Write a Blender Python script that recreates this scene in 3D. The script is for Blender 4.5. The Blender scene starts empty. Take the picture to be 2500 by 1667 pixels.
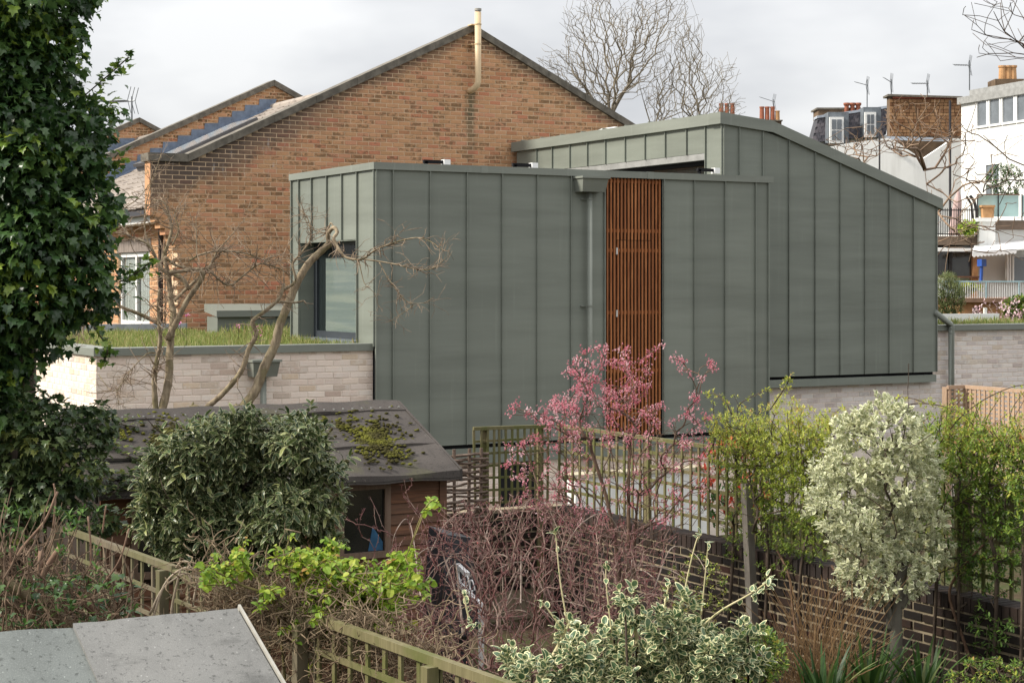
import bpy, math, random
import numpy as np
from mathutils import Vector, Matrix

random.seed(7); np.random.seed(7)
SC = bpy.context.scene
COL = SC.collection
R_ = math.radians
TH = R_(29.0); CT, ST = math.cos(TH), math.sin(TH)
FOC, CXP, HOR, HC = 4250.0, 1250.0, 690.0, 3.5      # measured on the 2500 px wide photograph

# ------------------------------------------------------------------ camera
cam = bpy.data.cameras.new('camera'); camo = bpy.data.objects.new('camera', cam); COL.objects.link(camo)
camo.location = (0, 0, HC); camo.rotation_euler = (math.pi/2, 0, -TH)
cam.sensor_width = 36.0; cam.lens = FOC/2500*36; cam.shift_y = -(833.5-HOR)/2500
cam.clip_start = 0.1; cam.clip_end = 3000
SC.camera = camo

# ------------------------------------------------------------------ overcast sky
SUN = Vector((-0.74, 0.26, 0.60)).normalized()
world = bpy.data.worlds.new('World'); SC.world = world; world.use_nodes = True
wt = world.node_tree; wt.nodes.clear()
def wn(t, **k):
    n = wt.nodes.new(t)
    for a, b in k.items(): setattr(n, a, b)
    return n
def wl(a, b): wt.links.new(a, b)
wo = wn('ShaderNodeOutputWorld'); bg = wn('ShaderNodeBackground'); bg.inputs[1].default_value = 0.1
sky = wn('ShaderNodeTexSky', sky_type='NISHITA', sun_disc=False)
sky.sun_elevation = math.asin(SUN.z); sky.sun_rotation = math.atan2(SUN.x, SUN.y)
tc = wn('ShaderNodeTexCoord'); sp = wn('ShaderNodeSeparateXYZ'); wl(tc.outputs['Generated'], sp.inputs[0])
def wm(op, a, b=None, c=None):
    n = wn('ShaderNodeMath', operation=op)
    for i, v in enumerate((a, b, c)):
        if v is None: continue
        if isinstance(v, (int, float)): n.inputs[i].default_value = v
        else: wl(v, n.inputs[i])
    return n.outputs[0]
up = wm('MAXIMUM', sp.outputs[2], 0.0)
over = wm('MULTIPLY_ADD', up, 2.0, 1.0)                 # CIE overcast sky: three times as bright overhead as at the horizon
mp = wn('ShaderNodeMapping'); wl(tc.outputs['Generated'], mp.inputs[0]); mp.inputs['Scale'].default_value = (1.0, 1.0, 2.6)
mp.inputs['Location'].default_value = (3.1, 1.7, 0.45)
nz = wn('ShaderNodeTexNoise'); wl(mp.outputs[0], nz.inputs[0]); nz.inputs['Scale'].default_value = 3.4
nz.inputs['Detail'].default_value = 5; nz.inputs['Roughness'].default_value = 0.48
cr = wn('ShaderNodeValToRGB'); wl(nz.outputs[0], cr.inputs[0])
cr.color_ramp.elements[0].position = 0.38; cr.color_ramp.elements[0].color = (4.6, 4.72, 4.98, 1)
cr.color_ramp.elements[1].position = 0.57; cr.color_ramp.elements[1].color = (6.9, 6.95, 7.0, 1)
vm = wn('ShaderNodeVectorMath', operation='SCALE'); wl(cr.outputs[0], vm.inputs[0]); wl(over, vm.inputs['Scale'])
mx = wn('ShaderNodeMix', data_type='RGBA'); mx.inputs[0].default_value = 0.94
wl(sky.outputs[0], mx.inputs[6]); wl(vm.outputs[0], mx.inputs[7]); wl(mx.outputs[2], bg.inputs[0]); wl(bg.outputs[0], wo.inputs[0])

sl = bpy.data.lights.new('sun', 'SUN'); slo = bpy.data.objects.new('sun', sl); COL.objects.link(slo)
sl.energy = 5.0; sl.angle = R_(12); sl.color = (1.0, 0.94, 0.83)
slo.rotation_euler = (-SUN).to_track_quat('-Z', 'Y').to_euler(); slo.location = (-20, 10, 30)
SC.view_settings.view_transform = 'Standard'; SC.view_settings.look = 'None'
SC.view_settings.exposure = 0.2; SC.view_settings.gamma = 1.0
SC.render.engine = 'CYCLES'; SC.cycles.use_denoising = True
SC.cycles.max_bounces = 8; SC.cycles.transparent_max_bounces = 12

# ------------------------------------------------------------------ geometry helpers
def ray(px, py): 
    k = (px-CXP)/FOC; t = (HOR-py)/FOC
    return np.array([ST + k*CT, CT - k*ST, t])
CAM = np.array([0, 0, HC])
def at(px, py, depth): return CAM + depth*ray(px, py)
def onY(px, py, Y): r = ray(px, py); return CAM + r*(Y/r[1])
def onX(px, py, X): r = ray(px, py); return CAM + r*(X/r[0])
def onZ(px, py, z): r = ray(px, py); return CAM + r*((z-HC)/r[2])

def props(o, label=None, cat=None, group=None, kind=None):
    if label: o['label'] = label
    if cat: o['category'] = cat
    if group: o['group'] = group
    if kind: o['kind'] = kind
    return o
def link(o, parent=None):
    COL.objects.link(o)
    if parent is not None:
        o.parent = parent
        o.matrix_parent_inverse = Matrix.Translation(-parent_loc(parent))
    return o
def parent_loc(p):
    v = Vector((0, 0, 0))
    v += Vector(p.get('_w', p.location))
    return v
def thing(name, loc, label, cat, group=None):
    o = bpy.data.objects.new(name, None); o.empty_display_size = 0.2; COL.objects.link(o); o.location = loc
    return props(o, label, cat, group)
def mesh_from(name, V, F, mats=None, midx=None, smooth=False, attrs=None):
    """V (n,3); F list of (m,k) index arrays"""
    me = bpy.data.meshes.new(name)
    V = np.asarray(V, dtype=np.float32).reshape(-1, 3)
    if not isinstance(F, (list, tuple)) or (len(F) and np.asarray(F[0]).ndim == 1): F = group_faces(F)
    F = [np.asarray(f, dtype=np.int32) for f in F if len(f)]
    me.vertices.add(len(V)); me.vertices.foreach_set('co', V.ravel())
    nl = sum(f.size for f in F); npoly = sum(len(f) for f in F)
    me.loops.add(nl); me.polygons.add(npoly)
    me.loops.foreach_set('vertex_index', np.concatenate([f.ravel() for f in F]) if F else np.zeros(0, np.int32))
    tot = np.concatenate([np.full(len(f), f.shape[1], np.int32) for f in F]) if F else np.zeros(0, np.int32)
    st = np.concatenate([[0], np.cumsum(tot)[:-1]]).astype(np.int32)
    me.polygons.foreach_set('loop_start', st)
    me.polygons.foreach_set('use_smooth', np.full(npoly, bool(smooth)))
    if attrs:
        for k, a in attrs.items():
            a = np.asarray(a, np.float32)
            at_ = me.attributes.new(k, 'FLOAT', 'POINT'); at_.data.foreach_set('value', a)
    if mats:
        for m in (mats if isinstance(mats, (list, tuple)) else [mats]): me.materials.append(m)
        if midx is not None: me.polygons.foreach_set('material_index', np.asarray(midx, np.int32))
    me.update(calc_edges=True); me.validate()
    return me
def group_faces(F):
    d = {}
    for f in F: d.setdefault(len(f), []).append(f)
    return [np.array(v, np.int32) for v in d.values()]
def add(name, me, parent=None, loc=None, rot=None, label=None, cat=None, group=None, kind=None):
    o = bpy.data.objects.new(name, me)
    if loc is not None: o.location = loc
    if rot is not None: o.rotation_euler = rot
    link(o, parent)
    return props(o, label, cat, group, kind)

class MB:
    """collects shapes for ONE mesh"""
    def __init__(s): s.V = []; s.F = {}; s.n = 0; s.A = {}
    def put(s, V, F, **attrs):
        V = np.asarray(V, float).reshape(-1, 3)
        for f in F:
            s.F.setdefault(len(f), []).append(np.asarray(f) + s.n)
        s.V.append(V); 
        for k, a in attrs.items(): s.A.setdefault(k, []).append((s.n, np.broadcast_to(np.asarray(a, float), (len(V),))))
        s.n += len(V); return s
    def arr(s, V, Fa, **attrs):
        """Fa: 2-D array of faces, V: verts"""
        V = np.asarray(V, float).reshape(-1, 3); Fa = np.asarray(Fa)
        s.F.setdefault(Fa.shape[1], []).append(Fa + s.n); s.V.append(V)
        for k, a in attrs.items(): s.A.setdefault(k, []).append((s.n, np.broadcast_to(np.asarray(a, float), (len(V),))))
        s.n += len(V); return s
    def mesh(s, name, mats=None, smooth=False):
        V = np.concatenate(s.V) if s.V else np.zeros((0, 3))
        F = []
        for k, fs in s.F.items(): F.append(np.concatenate([np.atleast_2d(f) for f in fs]))
        at_ = {}
        for k, lst in s.A.items():
            a = np.zeros(len(V)); 
            for st, v in lst: a[st:st+len(v)] = v
            at_[k] = a
        return mesh_from(name, V, F, mats, None, smooth, at_)
    def obj(s, name, mats, parent=None, smooth=False, **k):
        return add(name, s.mesh(name, mats, smooth), parent, **k)
    def box(s, a, b, **at_):
        (x0, y0, z0), (x1, y1, z1) = np.minimum(a, b), np.maximum(a, b)
        V = [(x0,y0,z0),(x1,y0,z0),(x1,y1,z0),(x0,y1,z0),(x0,y0,z1),(x1,y0,z1),(x1,y1,z1),(x0,y1,z1)]
        return s.put(V, BOXF, **at_)
    def obox(s, c, ax, ay, az, **at_):
        """oriented box: centre and three half vectors"""
        c, ax, ay, az = [np.asarray(v, float) for v in (c, ax, ay, az)]
        V = [c+sx*ax+sy*ay+sz*az for sz in (-1, 1) for sx, sy in ((-1,-1),(1,-1),(1,1),(-1,1))]
        return s.put(V, BOXF, **at_)
    def bar(s, p, q, w, h, upv=(0,0,1), **at_):
        p, q = np.asarray(p, float), np.asarray(q, float); d = q-p; L = np.linalg.norm(d); d = d/L
        u = np.cross(upv, d); 
        if np.linalg.norm(u) < 1e-4: u = np.cross((1, 0, 0), d)
        u /= np.linalg.norm(u); v = np.cross(d, u)
        return s.obox((p+q)/2, d*L/2, u*w/2, v*h/2, **at_)
    def prism(s, poly, ext):
        """poly: (n,3) planar ring, ext: extrusion vector"""
        poly = np.asarray(poly, float); n = len(poly); e = np.asarray(ext, float)
        V = np.concatenate([poly, poly+e]); 
        F = [list(range(n))[::-1], list(range(n, 2*n))] + [[i, (i+1) % n, n+(i+1) % n, n+i] for i in range(n)]
        return s.put(V, F)
    def tube(s, pts, rad, n=6, cap=True, **at_):
        pts = np.asarray(pts, float); m = len(pts); rad = np.broadcast_to(np.asarray(rad, float), (m,))
        T = np.gradient(pts, axis=0); T /= (np.linalg.norm(T, axis=1, keepdims=True)+1e-9)
        ref = np.array([0.31, 0.17, 0.93]) if abs(T[0] @ np.array([0.31, 0.17, 0.93])) < 0.9 else np.array([1.0, 0, 0])
        U = np.cross(T, ref); U /= (np.linalg.norm(U, axis=1, keepdims=True)+1e-9); W = np.cross(T, U)
        a = np.arange(n)*2*math.pi/n
        V = (pts[:, None, :] + rad[:, None, None]*(np.cos(a)[None, :, None]*U[:, None, :] + np.sin(a)[None, :, None]*W[:, None, :])).reshape(-1, 3)
        i = np.arange(m-1)[:, None]*n; j = np.arange(n)[None, :]; j2 = (j+1) % n
        F = np.stack([i+j, i+j2, i+n+j2, i+n+j], -1).reshape(-1, 4)
        s.arr(V, F, **at_)
        if cap and n > 3:
            base = s.n-m*n
            s.F.setdefault(n, []).append(np.array([[base+x for x in range(n)][::-1]])); s.F[n].append(np.array([[base+(m-1)*n+x for x in range(n)]]))
        return s
BOXF = [[0,3,2,1],[4,5,6,7],[0,1,5,4],[1,2,6,5],[2,3,7,6],[3,0,4,7]]
def boxobj(name, a, b, m, parent=None, **k):
    mb = MB(); mb.box(a, b); return mb.obj(name, m, parent, **k)

# ------------------------------------------------------------------ material helpers
class NT:
    def __init__(s, name):
        s.m = bpy.data.materials.new(name); s.m.use_nodes = True; s.t = s.m.node_tree; s.t.nodes.clear()
        s.out = s.n('ShaderNodeOutputMaterial')
    def n(s, t, **k):
        x = s.t.nodes.new(t)
        for a, b in k.items(): setattr(x, a, b)
        return x
    def set(s, sock, v):
        if v is None: return
        if hasattr(v, 'is_output'): s.t.links.new(v, sock)
        elif isinstance(v, (tuple, list)): sock.default_value = tuple(v) + ((1,) if len(v) == 3 and len(sock.default_value) == 4 else ())
        else: sock.default_value = v
    def math(s, op, a, b=None, c=None, clamp=False):
        x = s.n('ShaderNodeMath', operation=op, use_clamp=clamp)
        for i, v in enumerate((a, b, c)): s.set(x.inputs[i], v)
        return x.outputs[0]
    def mix(s, f, a, b, blend='MIX'):
        x = s.n('ShaderNodeMix', data_type='RGBA', blend_type=blend)
        s.set(x.inputs[0], f); s.set(x.inputs[6], a); s.set(x.inputs[7], b); return x.outputs[2]
    def pos(s): return s.n('ShaderNodeNewGeometry').outputs['Position']
    def objc(s): return s.n('ShaderNodeTexCoord').outputs['Object']
    def rnd(s): return s.n('ShaderNodeObjectInfo').outputs['Random']
    def attr(s, a): return s.n('ShaderNodeAttribute', attribute_name=a).outputs['Fac']
    def scale(s, v, sc, loc=(0, 0, 0)):
        x = s.n('ShaderNodeMapping'); s.set(x.inputs[0], v); x.inputs['Scale'].default_value = sc; x.inputs['Location'].default_value = loc; return x.outputs[0]
    def noise(s, v, scale, detail=4, rough=0.55, dist=0):
        x = s.n('ShaderNodeTexNoise'); s.set(x.inputs['Vector'], v); x.inputs['Scale'].default_value = scale
        x.inputs['Detail'].default_value = detail; x.inputs['Roughness'].default_value = rough; x.inputs['Distortion'].default_value = dist
        return x.outputs[0]
    def white(s, v):
        x = s.n('ShaderNodeTexWhiteNoise', noise_dimensions='3D'); s.set(x.inputs['Vector'], v); return x.outputs[0], x.outputs[1]
    def ramp(s, f, stops, interp='LINEAR'):
        x = s.n('ShaderNodeValToRGB'); s.set(x.inputs[0], f); r = x.color_ramp; r.interpolation = interp
        while len(r.elements) < len(stops): r.elements.new(0.5)
        for e, (p, c) in zip(r.elements, stops): e.position = p; e.color = tuple(c)+((1,) if len(c) == 3 else ())
        return x.outputs[0]
    def step(s, f, lo, hi): 
        x = s.n('ShaderNodeMapRange', interpolation_type='SMOOTHSTEP'); s.set(x.inputs[0], f); x.inputs[1].default_value = lo; x.inputs[2].default_value = hi; return x.outputs[0]
    def bump(s, h, strength=0.3, dist=0.01, normal=None):
        x = s.n('ShaderNodeBump'); s.set(x.inputs['Height'], h); x.inputs['Strength'].default_value = strength; x.inputs['Distance'].default_value = dist
        if normal is not None: s.set(x.inputs['Normal'], normal)
        return x.outputs[0]
    def bsdf(s, col, rough=0.7, metal=0.0, normal=None, spec=0.4, trans=None, transcol=None):
        b = s.n('ShaderNodeBsdfPrincipled'); s.set(b.inputs['Base Color'], col); s.set(b.inputs['Roughness'], rough); s.set(b.inputs['Metallic'], metal)
        b.inputs['Specular IOR Level'].default_value = spec
        if normal is not None: s.set(b.inputs['Normal'], normal)
        o = b.outputs[0]
        if trans:
            t = s.n('ShaderNodeBsdfTranslucent'); s.set(t.inputs[0], transcol if transcol is not None else col)
            mxs = s.n('ShaderNodeMixShader'); mxs.inputs[0].default_value = trans
            s.t.links.new(o, mxs.inputs[1]); s.t.links.new(t.outputs[0], mxs.inputs[2]); o = mxs.outputs[0]
        s.t.links.new(o, s.out.inputs[0]); return s.m

def simple(name, c, rough=0.7, metal=0.0, var=0.25, sc=6.0, bump=0.15, c2=None, spec=0.35, stretch=(1, 1, 1)):
    t = NT(name); v = t.scale(t.pos(), stretch)
    f = t.noise(v, sc, 5, 0.6)
    c = np.array(c); c2 = np.array(c2) if c2 is not None else c*(1-var)
    col = t.mix(t.step(f, 0.32, 0.68), tuple(c2), tuple(c))
    nb = t.bump(t.noise(v, sc*6, 4, 0.6), bump, 0.01) if bump else None
    return t.bsdf(col, rough, metal, nb, spec)

def brick_material(name, axis, off, stops, mort_like=None, L=0.225, Hh=0.075, smudge=None, stain=None, rough=0.85):
    """per-brick colour from the brick's own place in the bond"""
    t = NT(name); p = t.pos(); s = t.n('ShaderNodeSeparateXYZ'); t.set(s.inputs[0], p)
    u = s.outputs[axis]; z = s.outputs[2]
    row = t.math('FLOOR', t.math('DIVIDE', z, Hh))
    half = t.math('MULTIPLY', t.math('MODULO', row, 2.0), 0.5)
    i = t.math('FLOOR', t.math('SUBTRACT', t.math('DIVIDE', t.math('SUBTRACT', u, off), L), half))
    cv = t.n('ShaderNodeCombineXYZ'); t.set(cv.inputs[0], i); t.set(cv.inputs[1], row)
    w, wc = t.white(cv.outputs[0])
    col = t.ramp(w, stops, 'LINEAR')
    if smudge:
        sc, cdark, amt = smudge
        nv = t.scale(p, (1, 1, 1.6))
        f = t.noise(nv, sc, 4, 0.65)
        sepc = t.n('ShaderNodeSeparateColor'); t.set(sepc.inputs[0], wc)
        thr = t.math('MULTIPLY_ADD', sepc.outputs[1], 0.3, 0.36)
        g = t.step(t.math('SUBTRACT', f, thr), 0.0, 0.16)
        # the burn sits in the middle of the brick's height
        fr = t.math('FRACT', t.math('DIVIDE', z, Hh)); mid = t.math('SUBTRACT', 1.0, t.math('ABSOLUTE', t.math('MULTIPLY_ADD', fr, 2.0, -1.0)))
        g = t.math('MULTIPLY', t.math('MULTIPLY', g, t.step(mid, 0.02, 0.5)), amt)
        col = t.mix(g, col, cdark)
    fine = t.noise(p, 55, 3, 0.6); col = t.mix(0.35, col, t.mix(fine, (0.25, 0.25, 0.25), (1, 1, 1)), 'OVERLAY')
    big = t.noise(p, 0.55, 5, 0.6); col = t.mix(t.math('MULTIPLY', t.step(big, 0.35, 0.7), 0.20), col, t.mix(1.0, col, (0.62, 0.58, 0.55), 'MULTIPLY'))
    if stain: col = stain(t, col, s)
    nb = t.bump(t.noise(p, 90, 4, 0.7), 0.35, 0.006)
    return t.bsdf(col, rough, 0, nb, 0.2)

def brick_wall(parent, P, U, Nv, axis, u0, u1, z0, z1, mortar, bmat, off=0.0, L=0.225, Hh=0.075, joint=0.010, inside=None, n_ind=300,
               pref=None, deep=0.005, jit=0.0015, name='brick', holes=()):
    """bricks laid over a mortar face. P: a point of the wall face with U (unit, along +axis) ; face outward Nv. axis 0: u is world x, 1: world y"""
    P = np.asarray(P, float); U = np.asarray(U, float); Nv = np.asarray(Nv, float)
    rng = np.random.RandomState(int(abs(P[0]*37+P[1]*91+z0*13)) % 100000)
    sgn = 1
    cand = []
    r0, r1 = int(math.floor(z0/Hh+1e-6)), int(math.ceil(z1/Hh-1e-6))
    for r in range(r0, r1):
        h = 0.5 if (r % 2) else 0.0
        i0 = int(math.floor((u0-off)/L-h))-1; i1 = int(math.ceil((u1-off)/L-h))+1
        for i in range(i0, i1):
            a = off+(i+h)*L + joint/2; b = a+L-joint
            full = a >= u0-1e-6 and b <= u1+1e-6
            a2, b2 = max(a, u0), min(b, u1)
            if b2-a2 < 0.03: continue
            za, zb = r*Hh+joint/2, (r+1)*Hh-joint/2
            zc2 = min(zb, z1)
            if zc2-za < 0.02: continue
            skip = False
            for (ha, hb, hz0, hz1) in holes:
                if zc2 > hz0+0.01 and za < hz1-0.01:
                    if a2 < hb-0.005 and b2 > ha+0.005:
                        full = False
                        if a2 >= ha-0.03 and b2 <= hb+0.03: skip = True
                        elif a2 < ha: b2 = ha
                        else: a2 = hb
            if skip or b2-a2 < 0.03: continue
            if inside is not None and not inside((a2+b2)/2, (za+zc2)/2): continue
            cand.append((a2, b2, za, zc2, full and zc2 == zb))
    def base(u): return P + U*(u-P[axis])
    ind = [c for c in cand if c[4]]
    if pref is not None: ind.sort(key=lambda c: pref((c[0]+c[1])/2, (c[2]+c[3])/2))
    ind = ind[:n_ind]; ids = set(map(id, ind))
    rest = [c for c in cand if id(c) not in ids]
    def bverts(l, h): 
        b = min(0.004, l*0.1); d = deep
        hu, hz = l/2, h/2
        fr = [(-hu+b, -hz+b), (hu-b, -hz+b), (hu-b, hz-b), (-hu+b, hz-b)]; bk = [(-hu, -hz), (hu, -hz), (hu, hz), (-hu, hz)]
        V = [U*x + np.array([0, 0, z]) + Nv*d for x, z in fr] + [U*x + np.array([0, 0, z]) - Nv*0.002 for x, z in bk]
        return np.array(V)
    flip = np.dot(np.cross(U, (0, 0, 1)), Nv) < 0
    Fq = np.array([[0,1,2,3],[0,4,5,1],[1,5,6,2],[2,6,7,3],[3,7,4,0]])
    if flip: Fq = Fq[:, ::-1]
    me = mesh_from('brick', bverts(L-joint, Hh-joint), [Fq], bmat)
    for c in ind:
        p = base((c[0]+c[1])/2); p = p*1.0; p[2] = (c[2]+c[3])/2
        p += Nv*rng.uniform(-jit, jit*1.6)
        o = bpy.data.objects.new(name, me); o.location = p
        o.rotation_euler = (rng.normal(0, 0.004), rng.normal(0, 0.004), rng.normal(0, 0.006)); link(o, parent)
    if rest:
        Vs, Fs = [], []; n = 0
        for c in rest:
            p = base((c[0]+c[1])/2)*1.0; p[2] = (c[2]+c[3])/2; p += Nv*rng.uniform(-jit, jit*1.6)
            Vs.append(bverts(c[1]-c[0], c[3]-c[2])+p); Fs.append(Fq+n); n += 8
        add('brick_courses', mesh_from('brick_courses', np.concatenate(Vs), [np.concatenate(Fs)], bmat), parent, kind='stuff')
    return len(ind), len(rest)
# ------------------------------------------------------------------ materials of the setting
def soil_mat():
    t = NT('soil'); p = t.pos()
    a = t.noise(p, 1.2, 6, 0.6); b = t.noise(p, 14, 5, 0.65)
    col = t.mix(t.step(a, 0.4, 0.62), (0.055, 0.038, 0.024), (0.05, 0.062, 0.022)); col = t.mix(t.step(b, 0.5, 0.75), col, (0.11, 0.085, 0.055))
    return t.bsdf(col, 0.95, 0, t.bump(b, 0.6, 0.03), 0.1)
def zinc_mat(name, c, rough=0.40):
    t = NT(name); p = t.pos()
    band = t.noise(t.scale(p, (0.35, 0.35, 3.2)), 1.5, 3, 0.5)
    fine = t.noise(t.scale(p, (1, 1, 14)), 5, 4, 0.6)
    c = np.array(c)
    col = t.mix(t.step(band, 0.3, 0.7), tuple(c*0.90), tuple(c*1.08)); col = t.mix(t.math('MULTIPLY', t.step(fine, 0.45, 0.75), 0.12), col, tuple(c*1.15))
    spots = t.noise(p, 38, 2, 0.5); col = t.mix(t.math('MULTIPLY', t.step(spots, 0.66, 0.72), 0.18), col, tuple(c*1.7))
    col = t.mix(t.math('MULTIPLY', t.rnd(), 0.30), col, tuple(c*0.6)); stre = t.noise(t.scale(p, (9, 9, 0.35)), 1.6, 4, 0.6); col = t.mix(t.math('MULTIPLY', t.step(stre, 0.55, 0.8), 0.22), col, tuple(c*1.5))
    rg = t.math('MULTIPLY_ADD', band, 0.16, rough-0.06)
    return t.bsdf(col, rg, 0.06, t.bump(band, 0.22, 0.03), 0.16)
ZN = zinc_mat('zinc_cladding', (0.198, 0.214, 0.184))
ZNT = zinc_mat('zinc_trim', (0.222, 0.236, 0.205), 0.40)
M_soil = soil_mat()
def wood_mat(name, c1, c2, c3=None, axis=2, rough=0.65, sc=9, moss=None):
    t = NT(name); p = t.pos(); r = t.rnd()
    st = [1, 1, 1]; st = [14, 14, 14]; st[axis] = 1.0
    cmb = t.n('ShaderNodeVectorMath', operation='ADD'); t.set(cmb.inputs[0], t.scale(p, tuple(st)))
    cv = t.n('ShaderNodeCombineXYZ'); [t.set(cv.inputs[k], t.math('MULTIPLY', r, 37.0)) for k in range(3)]; t.set(cmb.inputs[1], cv.outputs[0])
    g = t.noise(cmb.outputs[0], sc*0.35, 5, 0.6, 0.6)
    col = t.mix(t.step(g, 0.3, 0.7), c1, c2)
    col = t.mix(t.math('MULTIPLY', r, 0.55), col, c3 if c3 else c2)
    if moss:
        m = t.noise(p, 2.3, 5, 0.6); col = t.mix(t.math('MULTIPLY', t.step(m, 0.42, 0.62), moss[1]), col, moss[0])
    return t.bsdf(col, rough, 0, t.bump(g, 0.25, 0.006), 0.25)
M_cedar = wood_mat('oiled_timber', (0.26, 0.090, 0.030), (0.48, 0.195, 0.072), (0.17, 0.055, 0.020))
def glass_mat(name, tint=(0.02, 0.028, 0.03), op=0.35, rough=0.03):
    t = NT(name)
    tr = t.n('ShaderNodeBsdfTransparent'); tr.inputs[0].default_value = (0.92, 0.94, 0.93, 1)
    b = t.n('ShaderNodeBsdfPrincipled'); b.inputs['Base Color'].default_value = tint+(1,); b.inputs['Roughness'].default_value = rough; b.inputs['Specular IOR Level'].default_value = 0.9
    mxs = t.n('ShaderNodeMixShader'); fr = t.n('ShaderNodeLayerWeight'); fr.inputs[0].default_value = 0.35
    f = t.math('MULTIPLY_ADD', fr.outputs['Facing'], 0.30, op, True); t.set(mxs.inputs[0], f)
    t.t.links.new(tr.outputs[0], mxs.inputs[1]); t.t.links.new(b.outputs[0], mxs.inputs[2]); t.t.links.new(mxs.outputs[0], t.out.inputs[0]); return t.m
M_glass = glass_mat('window_glass')
M_black = simple('black_void', (0.006, 0.006, 0.007), 0.9, var=0.1, bump=0)
M_dark = simple('dark_frame', (0.045, 0.052, 0.06), 0.45, 0.2, var=0.12, bump=0.05)
M_white = simple('white_paint', (0.80, 0.80, 0.78), 0.5, var=0.06, sc=3, bump=0.06)
M_mort = simple('mortar_buff', (0.66, 0.485, 0.32), 0.95, var=0.22, sc=9, bump=0.3)
M_mortp = simple('mortar_pale', (0.77, 0.67, 0.58), 0.95, var=0.15, sc=7, bump=0.3)
M_mortd = simple('mortar_garden', (0.30, 0.245, 0.165), 0.95, var=0.45, sc=5, bump=0.5)

brown = [(0.0, (0.46, 0.275, 0.150)), (0.2, (0.42, 0.265, 0.145)), (0.36, (0.48, 0.285, 0.165)), (0.55, (0.40, 0.245, 0.130)), (0.72, (0.46, 0.250, 0.155)), (0.84, (0.37, 0.225, 0.118)), (0.95, (0.46, 0.205, 0.125)), (1.0, (0.32, 0.195, 0.100))]
brown = [(a, (c[0]*1.06, c[1]*0.96, c[2]*0.92)) for a, c in brown]
def gable_stain(t, col, s):
    # rain streak under the flue, soot and lime on the kneeler: marks with shapes of their own
    x, z = s.outputs[0], s.outputs[2]; p = t.pos()
    n = t.noise(t.scale(p, (3, 1, 0.7)), 3.2, 4, 0.6)
    dx = t.math('ABSOLUTE', t.math('SUBTRACT', t.math('MULTIPLY_ADD', n, 0.26, x), GX+0.10))
    f = t.math('MULTIPLY', t.math('SUBTRACT', 1.0, t.step(dx, 0.02, 0.15)), t.step(z, 5.25, 6.6))
    f = t.math('MULTIPLY', f, t.math('SUBTRACT', 1.0, t.step(z, 6.86, 6.92)))
    col = t.mix(t.math('MULTIPLY', f, 0.8), col, (0.085, 0.085, 0.052))
    n2 = t.noise(p, 2.2, 5, 0.65); 
    g = t.math('MULTIPLY', t.math('SUBTRACT', 1.0, t.step(t.math('MULTIPLY_ADD', n2, 1.8, x), 10.0, 11.4)), t.step(t.math('MULTIPLY_ADD', n2, 0.9, z), 5.25, 5.85))
    col = t.mix(t.math('MULTIPLY', g, 0.92), col, (0.060, 0.050, 0.044))
    dl = t.math('SUBTRACT', t.math('MULTIPLY_ADD', x, 0.47, GZ-0.47*GX), z); gl = t.math('MULTIPLY', t.math('SUBTRACT', 1.0, t.step(t.math('MULTIPLY_ADD', n2, -0.9, dl), -0.05, 0.35)), t.math('SUBTRACT', 1.0, t.step(x, 10.6, 12.4)))
    col = t.mix(t.math('MULTIPLY', gl, 0.75), col, (0.10, 0.078, 0.066))
    # dark band that follows the coping
    d = t.math('SUBTRACT', t.math('MULTIPLY_ADD', t.math('ABSOLUTE', t.math('SUBTRACT', x, GX)), -0.47, GZ), z)
    h = t.math('SUBTRACT', 1.0, t.step(t.math('MULTIPLY_ADD', n2, -0.35, d), 0.02, 0.22))
    col = t.mix(t.math('MULTIPLY', h, 0.6), col, (0.11, 0.082, 0.066))
    w = t.noise(t.scale(p, (5, 5, 1.2)), 2.4, 5, 0.7)
    k = t.math('MULTIPLY', t.math('MULTIPLY', t.step(w, 0.58, 0.70), t.math('SUBTRACT', 1.0, t.step(x, 10.3, 11.6))), t.step(z, 4.9, 5.5))
    return t.mix(t.math('MULTIPLY', k, 0.55), col, (0.50, 0.47, 0.45))
GY = 27.4
ap = onY(1153, 61, GY); GX, GZ = ap[0], ap[2]
B_gable = brick_material('brown_brick_gable', 0, 0.0, brown, smudge=(12, (0.155, 0.098, 0.052), 0.8), stain=gable_stain)
B_side = brick_material('brown_brick_side', 1, 0.0, brown, smudge=(13, (0.19, 0.13, 0.075), 0.6))
pale = [(0.0, (0.770, 0.627, 0.528)), (0.2, (0.704, 0.561, 0.473)), (0.36, (0.814, 0.693, 0.594)), (0.5, (0.583, 0.451, 0.380)), (0.62, (0.759, 0.638, 0.550)), (0.75, (0.814, 0.671, 0.550)), (0.86, (0.506, 0.391, 0.330)), (0.95, (0.704, 0.539, 0.396)), (1.0, (0.473, 0.402, 0.363))]
B_pale = brick_material('pale_brick_front', 0, 0.0, pale, smudge=(9, (0.76, 0.68, 0.60), 0.5))
B_pales = brick_material('pale_brick_side', 1, 0.0, pale, smudge=(9, (0.76, 0.68, 0.60), 0.8))
grey = [(a, tuple(np.array(c)*np.array((0.88, 0.95, 1.04)))) for a, c in pale]
B_paler = brick_material('grey_pale_brick', 0, 0.0, grey, smudge=(9, (0.64, 0.59, 0.54), 0.75))

# ------------------------------------------------------------------ ground
mb = MB(); mb.arr([(-300, -200, 0), (500, -200, 0), (500, 700, 0), (-300, 700, 0)], [[0, 1, 2, 3]])
mb.obj('ground', M_soil, kind='structure')

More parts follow.
